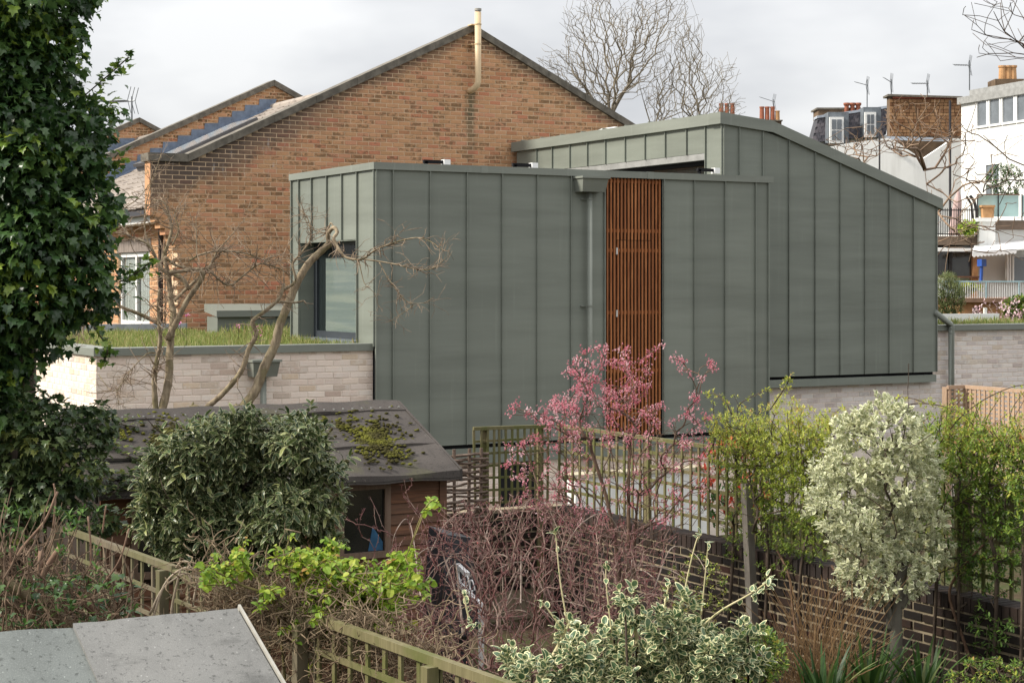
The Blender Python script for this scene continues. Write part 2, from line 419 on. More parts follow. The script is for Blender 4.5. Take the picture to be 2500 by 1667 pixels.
# ------------------------------------------------------------------ the zinc house
FY = 19.66                                    # front plane of the low block
zc0 = onY(911, 396, FY); X0 = onY(916, 500, FY)[0]; X1 = onY(1876, 500, FY)[0]
ZT = zc0[2]; ZF = ZT-0.085
ZB = onY(1100, 1087, FY)[2]                   # foot of the cladding
BY = onX(713, 500, X0)[1]                     # back of the bay
house = thing('zinc_house', (X0, FY, 0), 'modern grey-green standing seam zinc house on pale brick, with timber slat screen', 'house')
FXs = [onY(p, 500, FY)[0] for p in (958, 1049, 1139, 1225, 1310.6, 1393, 1478)]
SX0, SX1 = FXs[-1], onY(1617, 500, FY)[0]
FX2 = [onY(p, 500, FY)[0] for p in (1693.8, 1769, 1843.4)]

def panel(a, b, z0, z1, nrm, parent, m=ZN, seed=0, ztop=None):
    """one zinc tray between two seams, very slightly oil-canned. a,b: xy end points; ztop: z at a and b"""
    a, b = np.array(a, float), np.array(b, float); nx, nz = 5, 26
    rng = np.random.RandomState(seed); ph = rng.uniform(0, 6.28, 8); am = rng.uniform(0.3, 1.0, 4)*0.0034
    zt = ztop if ztop is not None else (z1, z1)
    V = []
    for j in range(nz+1):
        for i in range(nx+1):
            u = i/nx; v = j/nz; top = zt[0]*(1-u)+zt[1]*u; z = z0+(top-z0)*v
            w = math.sin(math.pi*u)
            d = w*(0.0022 + am[0]*math.sin(2.1*z*2.3+ph[0]) + am[1]*math.sin(4.7*z+ph[1]+u*1.3) + am[2]*math.sin(9.3*z+ph[2]-u*2)*0.6)
            p = a+(b-a)*u
            V.append((p[0]+nrm[0]*d, p[1]+nrm[1]*d, z))
    F = []
    for j in range(nz):
        for i in range(nx):
            k = j*(nx+1)+i; F.append([k, k+1, k+nx+2, k+nx+1])
    return add('panel', mesh_from('panel', V, [np.array(F)], m, smooth=True), parent)
def seam(x, y, z0, z1, nrm, parent, w=0.012, d=0.028):
    t = (-nrm[1], nrm[0])
    mb = MB(); c = np.array([x+nrm[0]*d/2, y+nrm[1]*d/2, (z0+z1)/2])
    mb.obox(c, (t[0]*w/2, t[1]*w/2, 0), (nrm[0]*d/2, nrm[1]*d/2, 0), (0, 0, (z1-z0)/2)); return mb.obj('seam', ZN, parent)

e = 0.03
# core of the low block, opened for the bay window and the screen recess
bz0, bz1 = onX(873, 835, X0)[2], onX(873, 584, X0)[2]
by0, by1 = onX(874, 700, X0)[1], onX(732, 700, X0)[1]
mb = MB()
mb.box((X0+e, FY+e, ZB+0.02), (SX0-0.01, FY+0.30, ZF)); mb.box((SX1+0.01, FY+e, ZB+0.02), (X1-e, FY+0.30, ZF))
mb.box((SX0-0.01, FY+0.16, ZB+0.02), (SX1+0.01, FY+0.30, ZF))
mb.box((X0+e, FY+0.30, bz1), (X0+0.30, BY-e, ZF)); mb.box((X0+e, FY+0.30, ZB+0.1), (X0+0.30, by0, bz1)); mb.box((X0+e, by1, ZB+0.1), (X0+0.30, BY-e, bz1))
mb.box((X0+e, by0, ZB+0.1), (X0+0.30, by1, bz0))
mb.box((X0+0.30, BY-0.15, ZB+0.1), (X1-e, BY-e, ZF)); mb.box((X1-0.3, FY+0.30, ZB+0.1), (X1-e, BY-0.15, ZF))
mb.box((X0+0.30, FY+0.30, ZF-0.12), (X1-0.3, BY-0.15, ZF))
block = mb.obj('low_block', M_dark, house)
xs = [X0]+FXs
for i in range(len(xs)-1): panel((xs[i], FY), (xs[i+1], FY), ZB, ZF, (0, -1), block, seed=i)
xs2 = [SX1]+FX2+[X1]
for i in range(len(xs2)-1): panel((xs2[i], FY), (xs2[i+1], FY), ZB, ZF, (0, -1), block, seed=20+i)
for x in FXs[:-1]+FX2: seam(x, FY, ZB, ZF, (0, -1), block)
for x in (X0+0.006, SX0-0.02, SX1+0.02, X1-0.008): seam(x, FY, ZB, ZF, (0, -1), block, w=0.018)
# bay flank
sy = [onX(p, 500, X0)[1] for p in (916, 874, 837, 800, 763, 729, 713)]; sy[0] = FY; sy[1] = by0; sy[5] = by1; sy[6] = BY
for i in range(6):
    full = i in (0, 5)
    panel((X0, sy[i+1]), (X0, sy[i]), bz0-0.04 if full else bz1, ZF, (-1, 0), block, seed=40+i)
    if 0 < i: seam(X0, sy[i], bz0-0.04 if full or i in (1, 5) else bz1, ZF, (-1, 0), block)
panel((X0, by1), (X0, by0), bz0-0.04, bz0, (-1, 0), block, seed=60)
seam(X0, FY+0.004, bz0-0.04, ZF, (-1, 0), block, w=0.016); seam(X0, BY-0.01, bz0-0.04, ZF, (-1, 0), block, w=0.02)
# reveals
mb = MB(); mb.box((X0+0.002, by1-0.012, bz0), (X0+0.26, by1+0.004, bz1)); mb.box((X0+0.002, by0-0.004, bz0), (X0+0.26, by0+0.012, bz1)); mb.box((X0+0.002, by0+0.012, bz1-0.014), (X0+0.26, by1-0.012, bz1+0.004))
mb.obj('window_reveal', ZN, house)
# coping
mb = MB(); o = 0.035
mb.box((X0-o, FY-o, ZF-0.004), (X1+o+0.03, FY+0.28, ZT)); mb.box((X0-o, FY+0.28, ZF-0.004), (X0+0.28, BY+o, ZT-0.001))
mb.obj('coping', ZNT, house)
mb = MB(); mb.box((X0+0.28, FY+0.28, ZF-0.02), (X1, BY+0.02, ZF+0.02)); mb.obj('flat_roof', simple('roof_membrane', (0.16, 0.16, 0.155), 0.8), house)
# joints in the front coping: thin raised cover straps
for p in (1180, 1585):
    x = onY(p, 400, FY)[0]; boxobj('coping_strap', (x-0.05, FY-o-0.004, ZF-0.006), (x+0.05, FY+0.2, ZT+0.003), ZNT, house)
# foot flashing of the low block and the pale wall beneath
fz = 0.20
boxobj('shadow_gap', (X0+0.02, FY+0.05, ZB-0.05), (X1-0.02, FY+0.2, ZB+0.03), M_black, house)
boxobj('foot_flashing', (X0+0.012, FY-0.005, ZB-0.05-fz), (X1-0.012, FY+0.30, ZB-0.05), ZN, house)
wz = ZB-0.05-fz
gw = MB(); gw.box((X0+0.02, FY+0.06, 0), (X1-0.02, FY+0.30, wz)); gwo = gw.obj('ground_floor_wall', M_mortp, house)
dx0, dx1 = onY(1226, 1100, FY)[0], onY(1330, 1100, FY)[0]
brick_wall(gwo, (X0, FY+0.06, 0), (1, 0, 0), (0, -1, 0), 0, X0+0.02, X1-0.02, 0.3, wz, M_mortp, B_pale, n_ind=150, pref=lambda u, z: -z, holes=[(dx0, dx1, 0.6, wz-0.01)])
boxobj('window_void', (dx0, FY+0.045, 0.6), (dx1, FY+0.1, wz-0.01), M_black, house)

# bay window
win = MB()
fx = X0+0.20; fw = 0.055
win.box((fx, by0, bz0), (fx+0.07, by0+fw+0.04, bz1)); win.box((fx, by1-fw-0.06, bz0), (fx+0.07, by1, bz1))
win.box((fx, by0+fw+0.04, bz1-fw), (fx+0.07, by1-fw-0.06, bz1)); win.box((fx, by0+fw+0.04, bz0), (fx+0.07, by1-fw-0.06, bz0+0.10))
wo_ = win.obj('window', M_dark, house)
boxobj('pane', (fx+0.03, by0+0.05, bz0+0.08), (fx+0.042, by1-0.08, bz1-0.03), glass_mat('bay_glass', (0.05, 0.065, 0.065), 0.06), wo_)
boxobj('sill', (X0-0.05, by0+0.005, bz0-0.03), (X0+0.21, by1-0.005, bz0+0.012), simple('grey_sill', (0.23, 0.26, 0.29), 0.35, 0.4), wo_)
t = NT('glass_reflection'); reflection_m = t.bsdf(t.mix(t.step(t.noise(t.scale(t.pos(), (1, 0.4, 9)), 1.6, 3, 0.5), 0.35, 0.7), (0.27, 0.31, 0.30), (0.42, 0.44, 0.39)), 0.8)
boxobj('reflection_sheet', (fx+0.055, by0+0.06, bz0+0.08), (fx+0.062, by1-0.30, bz1-0.22), reflection_m, wo_)  # sheet added behind the pane, banded tone painted to imitate reflections in the glass
mb = MB(); mb.box((X0+0.30, by0-0.1, bz0-0.1), (X0+2.0, by0-0.06, bz1+0.1)); mb.obj('room_lining', M_dark, house)

# hinged timber slat screen
scr = MB(); scr.box((SX0, FY+0.13, ZB), (SX1, FY+0.155, ZF)); scro = scr.obj('timber_screen', M_black, house)
nS = 16; pitch = (SX1-SX0-0.02)/nS
zbk = onY(1550, 587, FY)[2]
sm = None
for i in range(nS):
    x = SX0+0.012+pitch*(i+0.5); w = pitch*0.44
    cut = (zbk-0.004, zbk+0.004) if 3 <= i <= 12 else None
    for (za, zb) in ([(ZB+0.01, cut[0]), (cut[1], ZF-0.004)] if cut else [(ZB+0.01, ZF-0.004)]):
        m2 = MB(); m2.box((x-w/2, FY+0.005+0.004*random.random(), za), (x+w/2, FY+0.030, zb)); m2.obj('slat', M_cedar, scro)
for py in (443, 563.7, 611.5, 762.6, 905, 1010):
    z = onY(1550, py, FY)[2]; boxobj('batten', (SX0+0.004, FY+0.029, z-0.022), (SX1-0.004, FY+0.055, z+0.022), M_cedar, scro)
M_steel = simple('stainless', (0.62, 0.62, 0.6), 0.35, 0.8, var=0.05, bump=0)
for py in (613, 765):
    h = onY(1506, py, FY); boxobj('hinge', (h[0]-0.012, FY-0.006, h[2]-0.045), (h[0]+0.012, FY+0.01, h[2]+0.045), M_steel, scro)
# hopper and downpipe on the front
def hopper(xa, xb, zt, zb, y, parent):
    mb = MB(); d = 0.24; xm = (xa+xb)/2
    A = [(xa, y-d, zt), (xb, y-d, zt), (xb, y, zt), (xa, y, zt)]; B = [(xa+0.02, y-d+0.05, zb), (xb-0.02, y-d+0.05, zb), (xb-0.02, y, zb), (xa+0.02, y, zb)]
    mb.put(np.array(B+A), BOXF); h = mb.obj('hopper', ZNT, parent)
    boxobj('hopper_rim', (xa-0.018, y-d-0.02, zt+0.001), (xb+0.018, y-0.002, zt+0.028), ZNT, h); return h
hx0, hx1 = onY(1397, 470, FY)[0]+0.02, onY(1459, 470, FY)[0]+0.02; hzt, hzb = onY(1430, 438, FY)[2], onY(1430, 470, FY)[2]
hopper(hx0, hx1, hzt, hzb, FY-0.004, house)
px_ = onY(1427, 700, FY)[0]+0.03
mb = MB(); mb.tube([(px_, FY-0.085, hzb+0.03), (px_, FY-0.085, 0.2)], 0.036, 16); mb.obj('downpipe', ZNT, house, smooth=True)
for py in (487, 747):
    z = onY(1427, py, FY)[2]; mb = MB(); mb.tube([(px_, FY-0.085, z-0.012), (px_, FY-0.085, z+0.012)], 0.041, 16); mb.box((px_-0.10, FY-0.03, z-0.008), (px_-0.03, FY-0.006, z+0.008)); mb.obj('pipe_clip', ZNT, house)
# rooflight upstands: black rail with a white clip at its end, on the roof of the low block
for k, (pa, pb, py) in enumerate(((1052, 1104, 393), (1281, 1317, 401), (1700, 1760, 413))):
    yy = FY+0.55+0.25*k; A = onY(pb, py, yy); zz = A[2]
    mb = MB(); mb.box((A[0]-0.42, yy-0.02, zz-0.045), (A[0]-0.10, yy+0.02, zz)); mb.box((A[0]-0.40, yy-0.02, ZF), (A[0]-0.36, yy+0.02, zz-0.02)); rl = mb.obj('rooflight', M_black, house)
    boxobj('clip', (A[0]-0.14, yy-0.05, zz-0.07), (A[0]-0.05, yy+0.05, zz+0.012), M_white, rl)

# the tall block with its canted roof
TY = 21.0
c0 = onY(1754, 274, TY); TX = onY(1764.5, 400, TY)[0]; TZ = c0[2]
brk = onY(1883, 296, TY); rend = onY(2297, 486, TY); TX1 = onY(2287, 600, TY)[0]
TB = onY(2080, 914, TY)[2]; fas = 0.17
TYB = 27.25
def ztop(x):
    if x <= brk[0]: return TZ+(brk[2]-TZ)*(x-c0[0])/(brk[0]-c0[0])
    return brk[2]+(rend[2]-brk[2])*(x-brk[0])/(rend[0]-brk[0])
mb = MB(); prof = [(TX+e, TB+0.1), (TX1-e, TB+0.1), (TX1-e, ztop(TX1)-fas), (brk[0], brk[2]-fas), (TX+e, TZ-fas)]
mb.prism([(x, TY+e, z) for x, z in prof][::-1], (0, 0.27, 0))
# long left flank, with the clerestory opening
cy1 = onX(1722, 400, TX)[1]; cyb = TYB-0.3; ch = onX(1722, 374, TX)[2]; 
mb.box((TX+e, TY+0.30, ch), (TX+0.3, TYB, TZ-fas)); mb.box((TX+e, TY+0.30, ZT-0.6), (TX+0.3, cy1, ch)); mb.box((TX+e, cyb, ZT-0.6), (TX+0.3, TYB, ch))
tall = mb.obj('tall_block', M_dark, house)
tseams = [onY(p, 500, TY)[0] for p in (1804, 1861, 1925, 1989, 2050, 2110.5, 2170, 2229)]
xs = [TX]+tseams+[TX1]
for i in range(len(xs)-1):
    panel((xs[i], TY), (xs[i+1], TY), TB, 0, (0, -1), tall, seed=80+i, ztop=(ztop(xs[i])-fas, ztop(xs[i+1])-fas))
for x in tseams+[TX+0.008, TX1-0.012]: seam(x, TY, TB, ztop(x)-fas, (0, -1), tall, w=0.013)
fl = [TY]+[onX(p, 400, TX)[1] for p in (1724, 1678, 1626, 1576.5, 1528, 1480, 1436, 1393, 1350, 1312)]+[TYB]
for i in range(len(fl)-1):
    panel((TX, fl[i+1]), (TX, fl[i]), (ZT-0.5 if i == 0 else ch), TZ-fas, (-1, 0), tall, seed=100+i)
    if i: seam(TX, fl[i], ZT-0.5 if i == 1 else ch, TZ-fas, (-1, 0), tall)
seam(TX, TY+0.004, ZT-0.5, TZ-fas, (-1, 0), tall, w=0.016)
# verge and flank copings
mb = MB(); o2 = 0.05
for a, b in (((c0[0], TZ), (brk[0], brk[2])), ((brk[0], brk[2]), (rend[0], rend[2]))):
    mb.prism([(a[0], TY-o2, a[1]-fas), (b[0], TY-o2, b[1]-fas), (b[0], TY-o2, b[1]), (a[0], TY-o2, a[1])][::-1], (0, 0.30, 0))
mb.obj('verge_coping', ZNT, house)
mb = MB(); mb.box((TX-0.06, TY+0.25, TZ-fas), (TX+0.3, TYB+0.1, TZ-0.002)); mb.obj('flank_coping', ZNT, house)
mb = MB()
for a, b in (((c0[0]+0.2, TZ), (brk[0], brk[2])), ((brk[0], brk[2]), (rend[0], rend[2]))):
    mb.prism([(a[0], TY+0.25, a[1]-0.12), (b[0], TY+0.25, b[1]-0.12), (b[0], TY+0.25, b[1]-0.03), (a[0], TY+0.25, a[1]-0.03)][::-1], (0, TYB-TY, 0))
mb.obj('tall_roof', ZNT, house)
for i in range(9):
    y = TY+0.6+i*0.68; mb = MB(); mb.box((TX-0.02, y-0.012, TZ-0.01), (brk[0], y+0.012, TZ+0.022)); mb.obj('roof_seam', ZNT, house)
# clerestory head, frame and glass
mb = MB(); mb.box((TX+0.004, cy1+0.002, ch-0.10), (TX+0.30, cyb, ch-0.004)); mb.obj('clerestory_soffit', simple('soffit', (0.28, 0.28, 0.27), 0.6), house)
boxobj('clerestory_frame', (TX+0.12, cy1+0.002, ch-0.17), (TX+0.2, cyb, ch-0.10), M_black, house)
boxobj('clerestory_glass', (TX+0.15, cy1+0.01, ZT-0.4), (TX+0.165, cyb, ch-0.17), M_glass, house)
mb = MB(); mb.box((TX-0.9, cy1+0.3, ZT-0.15), (TX-0.02, cyb, ZT+0.09)); mb.obj('clerestory_apron', ZNT, house)
# domed rooflight just showing above the flank
dm = onX(1448, 322, TX); mb = MB(); mb.put([(TX+0.1, dm[1]-0.5, TZ-0.02), (TX+0.9, dm[1]-0.5, TZ-0.02), (TX+0.9, dm[1]+0.5, TZ-0.02), (TX+0.1, dm[1]+0.5, TZ-0.02), (TX+0.3, dm[1]-0.18, TZ+0.07), (TX+0.7, dm[1]-0.18, TZ+0.07), (TX+0.7, dm[1]+0.18, TZ+0.07), (TX+0.3, dm[1]+0.18, TZ+0.07)], BOXF); mb.obj('dome_rooflight', M_white, house)
# foot of the tall block
boxobj('shadow_gap', (TX+0.1, TY+0.06, TB-0.045), (TX1-0.03, TY+0.25, TB+0.02), M_black, house)
boxobj('foot_flashing', (X1-0.5, TY-0.012, TB-0.045-0.115), (TX1-0.02, TY+0.25, TB-0.045), ZN, house)
# right-hand pale wall and its coping
WX1 = onY(2760, 800, 21.1)[0]; RZ = onY(2330, 793, 21.1)[2]
mb = MB(); mb.box((X1-0.4, 21.12, 0), (TX1+0.02, 21.38, TB-0.12)); mb.box((TX1+0.02, 21.12, 0), (WX1, 21.38, RZ-0.10)); rw = mb.obj('brick_wall', M_mortp, house)
brick_wall(rw, (0, 21.12, 0), (1, 0, 0), (0, -1, 0), 0, X1-0.3, WX1, 0.9, RZ-0.09, M_mortp, B_paler, inside=lambda u, z: not (u < TX1+0.03 and z > TB-0.15), n_ind=300,
           pref=lambda u, z: abs(u-(TX1+1.2))+ (3 if z < 1.2 else 0))
boxobj('wall_coping', (TX1+0.012, 21.04, RZ-0.088), (WX1, 21.42, RZ), ZNT, house)
# swan-neck downpipe
p0 = onY(2282, 762, 20.99); p1 = onY(2322, 793, 20.99)
mb = MB(); mb.tube([p0, p0+(p1-p0)*0.97, p1+np.array([0.005, 0, -0.02]), np.array([p1[0]+0.008, p1[1], 0.3])], 0.048, 18); mb.obj('swan_neck_pipe', ZNT, house, smooth=True)
for dz in (-0.05, -0.12): 
    mb = MB(); mb.tube([(p1[0]+0.008, p1[1], p1[2]+dz-0.02), (p1[0]+0.008, p1[1], p1[2]+dz)], 0.052, 18); mb.obj('pipe_clip', ZNT, house)

# low pale wing on the left with its green roof
LY = 19.74; LX = onY(233.4, 870, LY)[0]; LZ = onY(600, 844, LY)[2]; LXb = X0+0.01
mb = MB(); mb.box((LX+0.012, LY+0.012, 0), (LXb, LY+0.25, LZ-0.085)); mb.box((LX+0.012, LY+0.25, 0), (LX+0.25, 27.2, LZ-0.085)); lw = mb.obj('brick_wall', M_mortp, house)
brick_wall(lw, (0, LY+0.012, 0), (1, 0, 0), (0, -1, 0), 0, LX, LXb, 1.2, LZ-0.08, M_mortp, B_pale, n_ind=230, pref=lambda u, z: -z)
brick_wall(lw, (LX+0.012, 0, 0), (0, 1, 0), (-1, 0, 0), 1, LY, 27.2, 0.9, LZ-0.08, M_mortp, B_pales, n_ind=150, pref=lambda u, z: u-2*z)
mb = MB(); mb.box((LX-0.03, LY-0.03, LZ-0.088), (X0-0.002, LY+0.28, LZ)); mb.box((LX-0.03, LY+0.28, LZ-0.088), (LX+0.28, 27.2, LZ-0.001)); mb.obj('wall_coping', ZNT, house)
boxobj('roof_deck', (LX+0.25, LY+0.25, LZ-0.2), (X0+0.3, 27.25, LZ-0.06), M_soil, house)
boxobj('roof_deck', (TX1+0.03, 21.4, RZ-0.2), (WX1, 24.2, RZ-0.06), M_soil, house)
boxobj('white_upstand', (TX1+0.5, 24.2, RZ-0.1), (WX1, 24.3, RZ+0.10), M_white, house)
hl = onY(601, 880, LY)[0], onY(666, 880, LY)[0]; hz = onY(630, 882, LY)[2], onY(630, 918, LY)[2]
hopper(hl[0], hl[1], hz[0], hz[1], LY-0.004, house)
xm = onY(637, 950, LY)[0]; mb = MB(); mb.tube([(xm, LY-0.08, hz[1]+0.03), (xm, LY-0.08, 0.2)], 0.038, 14); mb.obj('downpipe', ZNT, house, smooth=True)
# plant box on the green roof
bx0 = onY(531, 790, 26.4)[0]; bz = onY(560, 758, 26.4)[2]; bxr = X0+3.2
mb = MB(); mb.box((bx0, 26.4, LZ-0.1), (bxr, 26.9, bz-0.10)); bo = mb.obj('plant_box', ZN, house)
mb = MB(); mb.put([(bx0-0.03, 26.35, bz-0.10), (bxr, 26.35, bz-0.10), (bxr, 26.95, bz-0.02), (bx0-0.03, 26.95, bz-0.02), (bx0-0.03, 26.35, bz), (bxr, 26.35, bz), (bxr, 26.95, bz+0.10), (bx0-0.03, 26.95, bz+0.10)], BOXF); mb.obj('box_lid', ZNT, bo)
boxobj('rear_upstand', (LX+0.3, 27.0, LZ-0.06), (9.0, 27.12, LZ+0.10), simple('grey_upstand', (0.36, 0.38, 0.40), 0.6), house)
# ------------------------------------------------------------------ brown brick terrace behind
slope = 0.474
M_cop = simple('stone_coping', (0.175, 0.155, 0.125), 0.9, var=0.45, sc=7, bump=0.4)
M_tile = NT('roof_tile'); _p = M_tile.pos()
_c = M_tile.mix(M_tile.rnd(), (0.24, 0.205, 0.175), (0.34, 0.295, 0.255)); _c = M_tile.mix(M_tile.step(M_tile.noise(_p, 3, 5, 0.65), 0.5, 0.7), _c, (0.15, 0.125, 0.11))
M_tile = M_tile.bsdf(_c, 0.9, 0, M_tile.bump(M_tile.noise(_p, 30, 3), 0.3, 0.01), 0.2)
M_lead = simple('lead_sheet', (0.17, 0.215, 0.29), 0.55, 0.15, var=0.3, sc=8, bump=0.15)
M_flue = simple('cream_plastic', (0.66, 0.50, 0.31), 0.5, var=0.12, sc=4, bump=0.05)
M_pipe = simple('black_plastic', (0.035, 0.033, 0.038), 0.4, var=0.1, bump=0)
EX = 8.97; KX = onY(367, 376, GY)[0]; KX1 = onY(457, 376, GY)[0]; KZ = onY(420, 375, GY)[2]
def gz(x): 
    if x < KX1: return KZ
    return min(KZ+(x-KX1)*(GZ-KZ)/(GX-KX1), GZ) if x <= GX else GZ-(x-GX)*slope
EXR = 2*GX-EX
def terrace(Y0, Y1, label, first=False, hexz=0.9):
    h = thing('terrace_house', (GX, Y0, 0), label, 'house', 'brown brick terrace with parapet gables')
    prof = [(EX, 0), (EXR, 0), (EXR, gz(EXR)-0.1), (GX, GZ-0.1), (KX1, KZ-0.1), (EX, KZ-0.1)]
    mb = MB(); mb.prism([(x, Y0+0.012, z) for x, z in prof][::-1], (0, 0.28, 0)); 
    zk = onY(367, 525, GY)[2]
    mb.box((KX+0.012, Y0+0.0125, zk), (EX, Y0+0.29, KZ-0.1)); g = mb.obj('gable_wall', M_mort, h)
    vis = (lambda u, z: abs(u-10.5)*0.6+abs(z-5.0)) if first else (lambda u, z: -z)
    if first:
        brick_wall(g, (0, Y0+0.012, 0), (1, 0, 0), (0, -1, 0), 0, KX, EXR, 2.4, GZ, M_mort, B_gable, inside=lambda u, z: z < gz(u)-0.11 and (u > EX-0.02 or z > zk), n_ind=300, pref=vis)
    else:
        brick_wall(g, (0, Y0+0.012, 0), (1, 0, 0), (0, -1, 0), 0, KX, EXR, 4.4, GZ, M_mort, B_side2, inside=lambda u, z: z < gz(u)-0.11 and z > gz(u)-0.95, n_ind=200, pref=vis)
    # corbel steps under the kneeler
    if first:
        n = 5
        for k in range(n):
            z = zk-0.075*(k+1)*1.4; x = KX+(EX-KX)*(k+1)/(n+0.6)
            boxobj('corbel', (x, Y0+0.001-0.0006*k, z), (EX+0.05, Y0+0.28, z+0.105), B_gable, h)
        boxobj('kneeler_end', (KX-0.004, Y0+0.004, zk), (KX+0.008, Y0+0.284, KZ-0.10), B_side, h)
    # coping: separate stones up each rake
    def stone(xa, xb):
        mb = MB(); za, zb = gz(xa), gz(xb); d = 0.13
        mb.prism([(xa, Y0-0.06, za-d), (xb-0.006, Y0-0.06, zb-d), (xb-0.006, Y0-0.06, zb), (xa, Y0-0.06, za)][::-1], (0, 0.42, 0)); mb.obj('coping_stone', M_cop, h)
    stone(KX-0.05, KX1); 
    n = 7; 
    for k in range(n): stone(KX1+(GX-KX1)*k/n, KX1+(GX-KX1)*(k+1)/n)
    for k in range(n): stone(GX+(EXR-GX)*k/n, GX+(EXR-GX)*(k+1)/n)
    # roof: rows of interlocking tiles on the left pitch, one plain plane on the hidden right pitch
    ez = 4.72; ex = EX-0.36; rz = ez+(GX-ex)*slope
    ca, sa = 1/math.hypot(1, slope), slope/math.hypot(1, slope)
    mb = MB(); mb.put([(ex, Y0+0.3, ez-0.05), (GX, Y0+0.3, rz-0.05), (GX, Y1, rz-0.05), (ex, Y1, ez-0.05)], [[0, 1, 2, 3]])
    mb.put([(GX, Y0+0.3, rz-0.03), (EXR+0.3, Y0+0.3, rz-0.03-(EXR+0.3-GX)*slope), (EXR+0.3, Y1, rz-0.03-(EXR+0.3-GX)*slope), (GX, Y1, rz-0.03)], [[0, 1, 2, 3]])
    ro = mb.obj('roof', M_tile, h)
    rows = 19; Ls = math.hypot(GX-ex, rz-ez); rg = Ls/rows; tw = 0.33
    rest = MB(); cnt = 0; tl = 0.016
    me = None
    mbt = MB(); hw = tw/2-0.004
    # tile with a roll at one side
    pr = [(-hw, 0.0), (-hw+0.05, 0.02), (-hw+0.10, 0.0), (hw-0.02, 0.0), (hw, 0.008)]
    V = []
    for s_, zo in ((0.0, 0.022), (rg+0.05, 0.0)):
        for (yy, zz) in pr: V.append((s_*ca-(zz+zo)*sa, yy, s_*sa+(zz+zo)*ca))
    V += [(v[0]+tl*sa, v[1], v[2]-tl*ca) for v in V[:5]]
    Ft = [[i, i+1, 5+i+1, 5+i] for i in range(4)] + [[10+i, 11+i, i+1, i] for i in range(4)]
    me = mesh_from('tile', V, [np.array(Ft)[:, ::-1]], M_tile)
    cols = int((Y1-Y0-0.32)/tw)
    for j in range(cols):
        for i in range(rows):
            p = (ex+i*rg*ca, Y0+0.32+(j+0.5)*tw, ez+i*rg*sa+0.004*math.sin(i*3.1+j*1.7))
            if first and j < 15 and cnt < 285:
                o = bpy.data.objects.new('tile', me); o.location = p; link(o, ro); cnt += 1
            else: rest.put(np.array(V)+np.array(p), [f[::-1] for f in Ft])
    rest.obj('tile_field', M_tile, ro, kind='stuff')
    # ridge tiles
    mb = MB(); mb.tube([(GX, Y0+0.3, rz-0.02), (GX, Y1, rz-0.02)], 0.11, 12); mb.obj('ridge', M_tile, ro)
    # stepped lead flashing against the next parapet
    k = 0; st = 0.30
    x = ex+0.15
    while x < GX-0.2:
        w = st*random.uniform(0.92, 1.2); zb = ez+(x-ex)*slope; 
        mb = MB(); y = Y1-0.012-0.004*(k % 2)
        zt0 = math.floor((zb+0.36)/0.075)*0.075
        mb.prism([(x-0.06, y, zb-0.02), (x+w-0.04, y, zb-0.02+w*slope), (x+w+0.05, y, zt0+0.0), (x-0.03, y, zt0-0.02)], (0, 0.008, 0)); mb.obj('flashing', M_lead, h)
        x += w; k += 1
    mb = MB(); mb.prism([(ex, Y1-0.16, ez+0.03), (GX, Y1-0.16, rz+0.03), (GX, Y1-0.016, rz+0.06), (ex, Y1-0.016, ez+0.06)], (0, 0, -0.012)); mb.obj('lead_gutter', M_lead, h)
    # eaves and side wall
    boxobj('gutter', (ex-0.11, Y0+0.30, ez-0.13), (ex+0.0, Y1, ez-0.04), M_pipe, h)
    boxobj('fascia', (ex+0.002, Y0+0.3, ez-0.24), (ex+0.025, Y1, ez-0.05), M_white, h); boxobj('soffit', (ex+0.025, Y0+0.3, ez-0.24), (EX, Y1, ez-0.225), M_white, h)
    return h, ro, (ex, ez, rz, ca, sa)
B_side2 = brick_material('brown_brick_parapet', 0, 0.0, [(a, tuple(np.array(c)*0.95)) for a, c in brown], smudge=(13, (0.115, 0.075, 0.036), 0.9))
Y2, Y3 = 37.07, 47.3
h1, r1, ro1 = terrace(GY, Y2, 'brown brick end house with big gable wall and tall cream flue', True)
h2, r2, ro2 = terrace(Y2, Y3, 'brown brick terrace house next behind the gable end, roof joined by stepped lead')
h3, r3, ro3 = terrace(Y3, Y3+9.7, 'farthest brown brick terrace house, small parapet gable with aerial above')
# lit side wall of the first house with its white window
wy0, wy1 = onX(364, 700, EX)[1], onX(288, 700, EX)[1]; wz0, wz1 = onX(326, 800, EX)[2], onX(326, 616, EX)[2]
mb = MB(); mb.box((EX+0.012, GY+0.292, 0), (EX+0.25, wy0, 4.55)); mb.box((EX+0.012, wy1, 0), (EX+0.25, Y2, 4.55)); mb.box((EX+0.012, wy0, 0), (EX+0.25, wy1, wz0-0.02)); mb.box((EX+0.012, wy0, wz1+0.02), (EX+0.25, wy1, 4.55)); sw = mb.obj('side_wall', M_mort, h1)
brick_wall(sw, (EX+0.012, 0, 0), (0, 1, 0), (-1, 0, 0), 1, GY+0.0, Y2, 2.1, 4.55, M_mort, B_side, n_ind=300, pref=lambda u, z: u, holes=[(wy0, wy1, wz0-0.12, wz1+0.24)])
for k in range(int((wy1-wy0+0.2)/0.075)):
    y = wy0-0.1+k*0.075; boxobj('lintel_brick', (EX-0.004-0.001*(k % 2), y+0.004, wz1+0.004), (EX+0.1, y+0.071, wz1+0.22), simple('lintel', (0.27, 0.225, 0.20), 0.9) if k == 0 else bpy.data.materials['lintel'], sw)
boxobj('sill', (EX-0.07, wy0-0.06, wz0-0.10), (EX+0.1, wy1+0.06, wz0-0.02), simple('sill_brick', (0.32, 0.15, 0.10), 0.85), h1)
mb = MB(); f = 0.08; xw = EX+0.05
ym = (wy0+wy1)/2
mb.box((xw, wy0, wz0), (xw+0.07, wy1, wz0+0.12)); mb.box((xw, wy0, wz1-f), (xw+0.07, wy1, wz1))
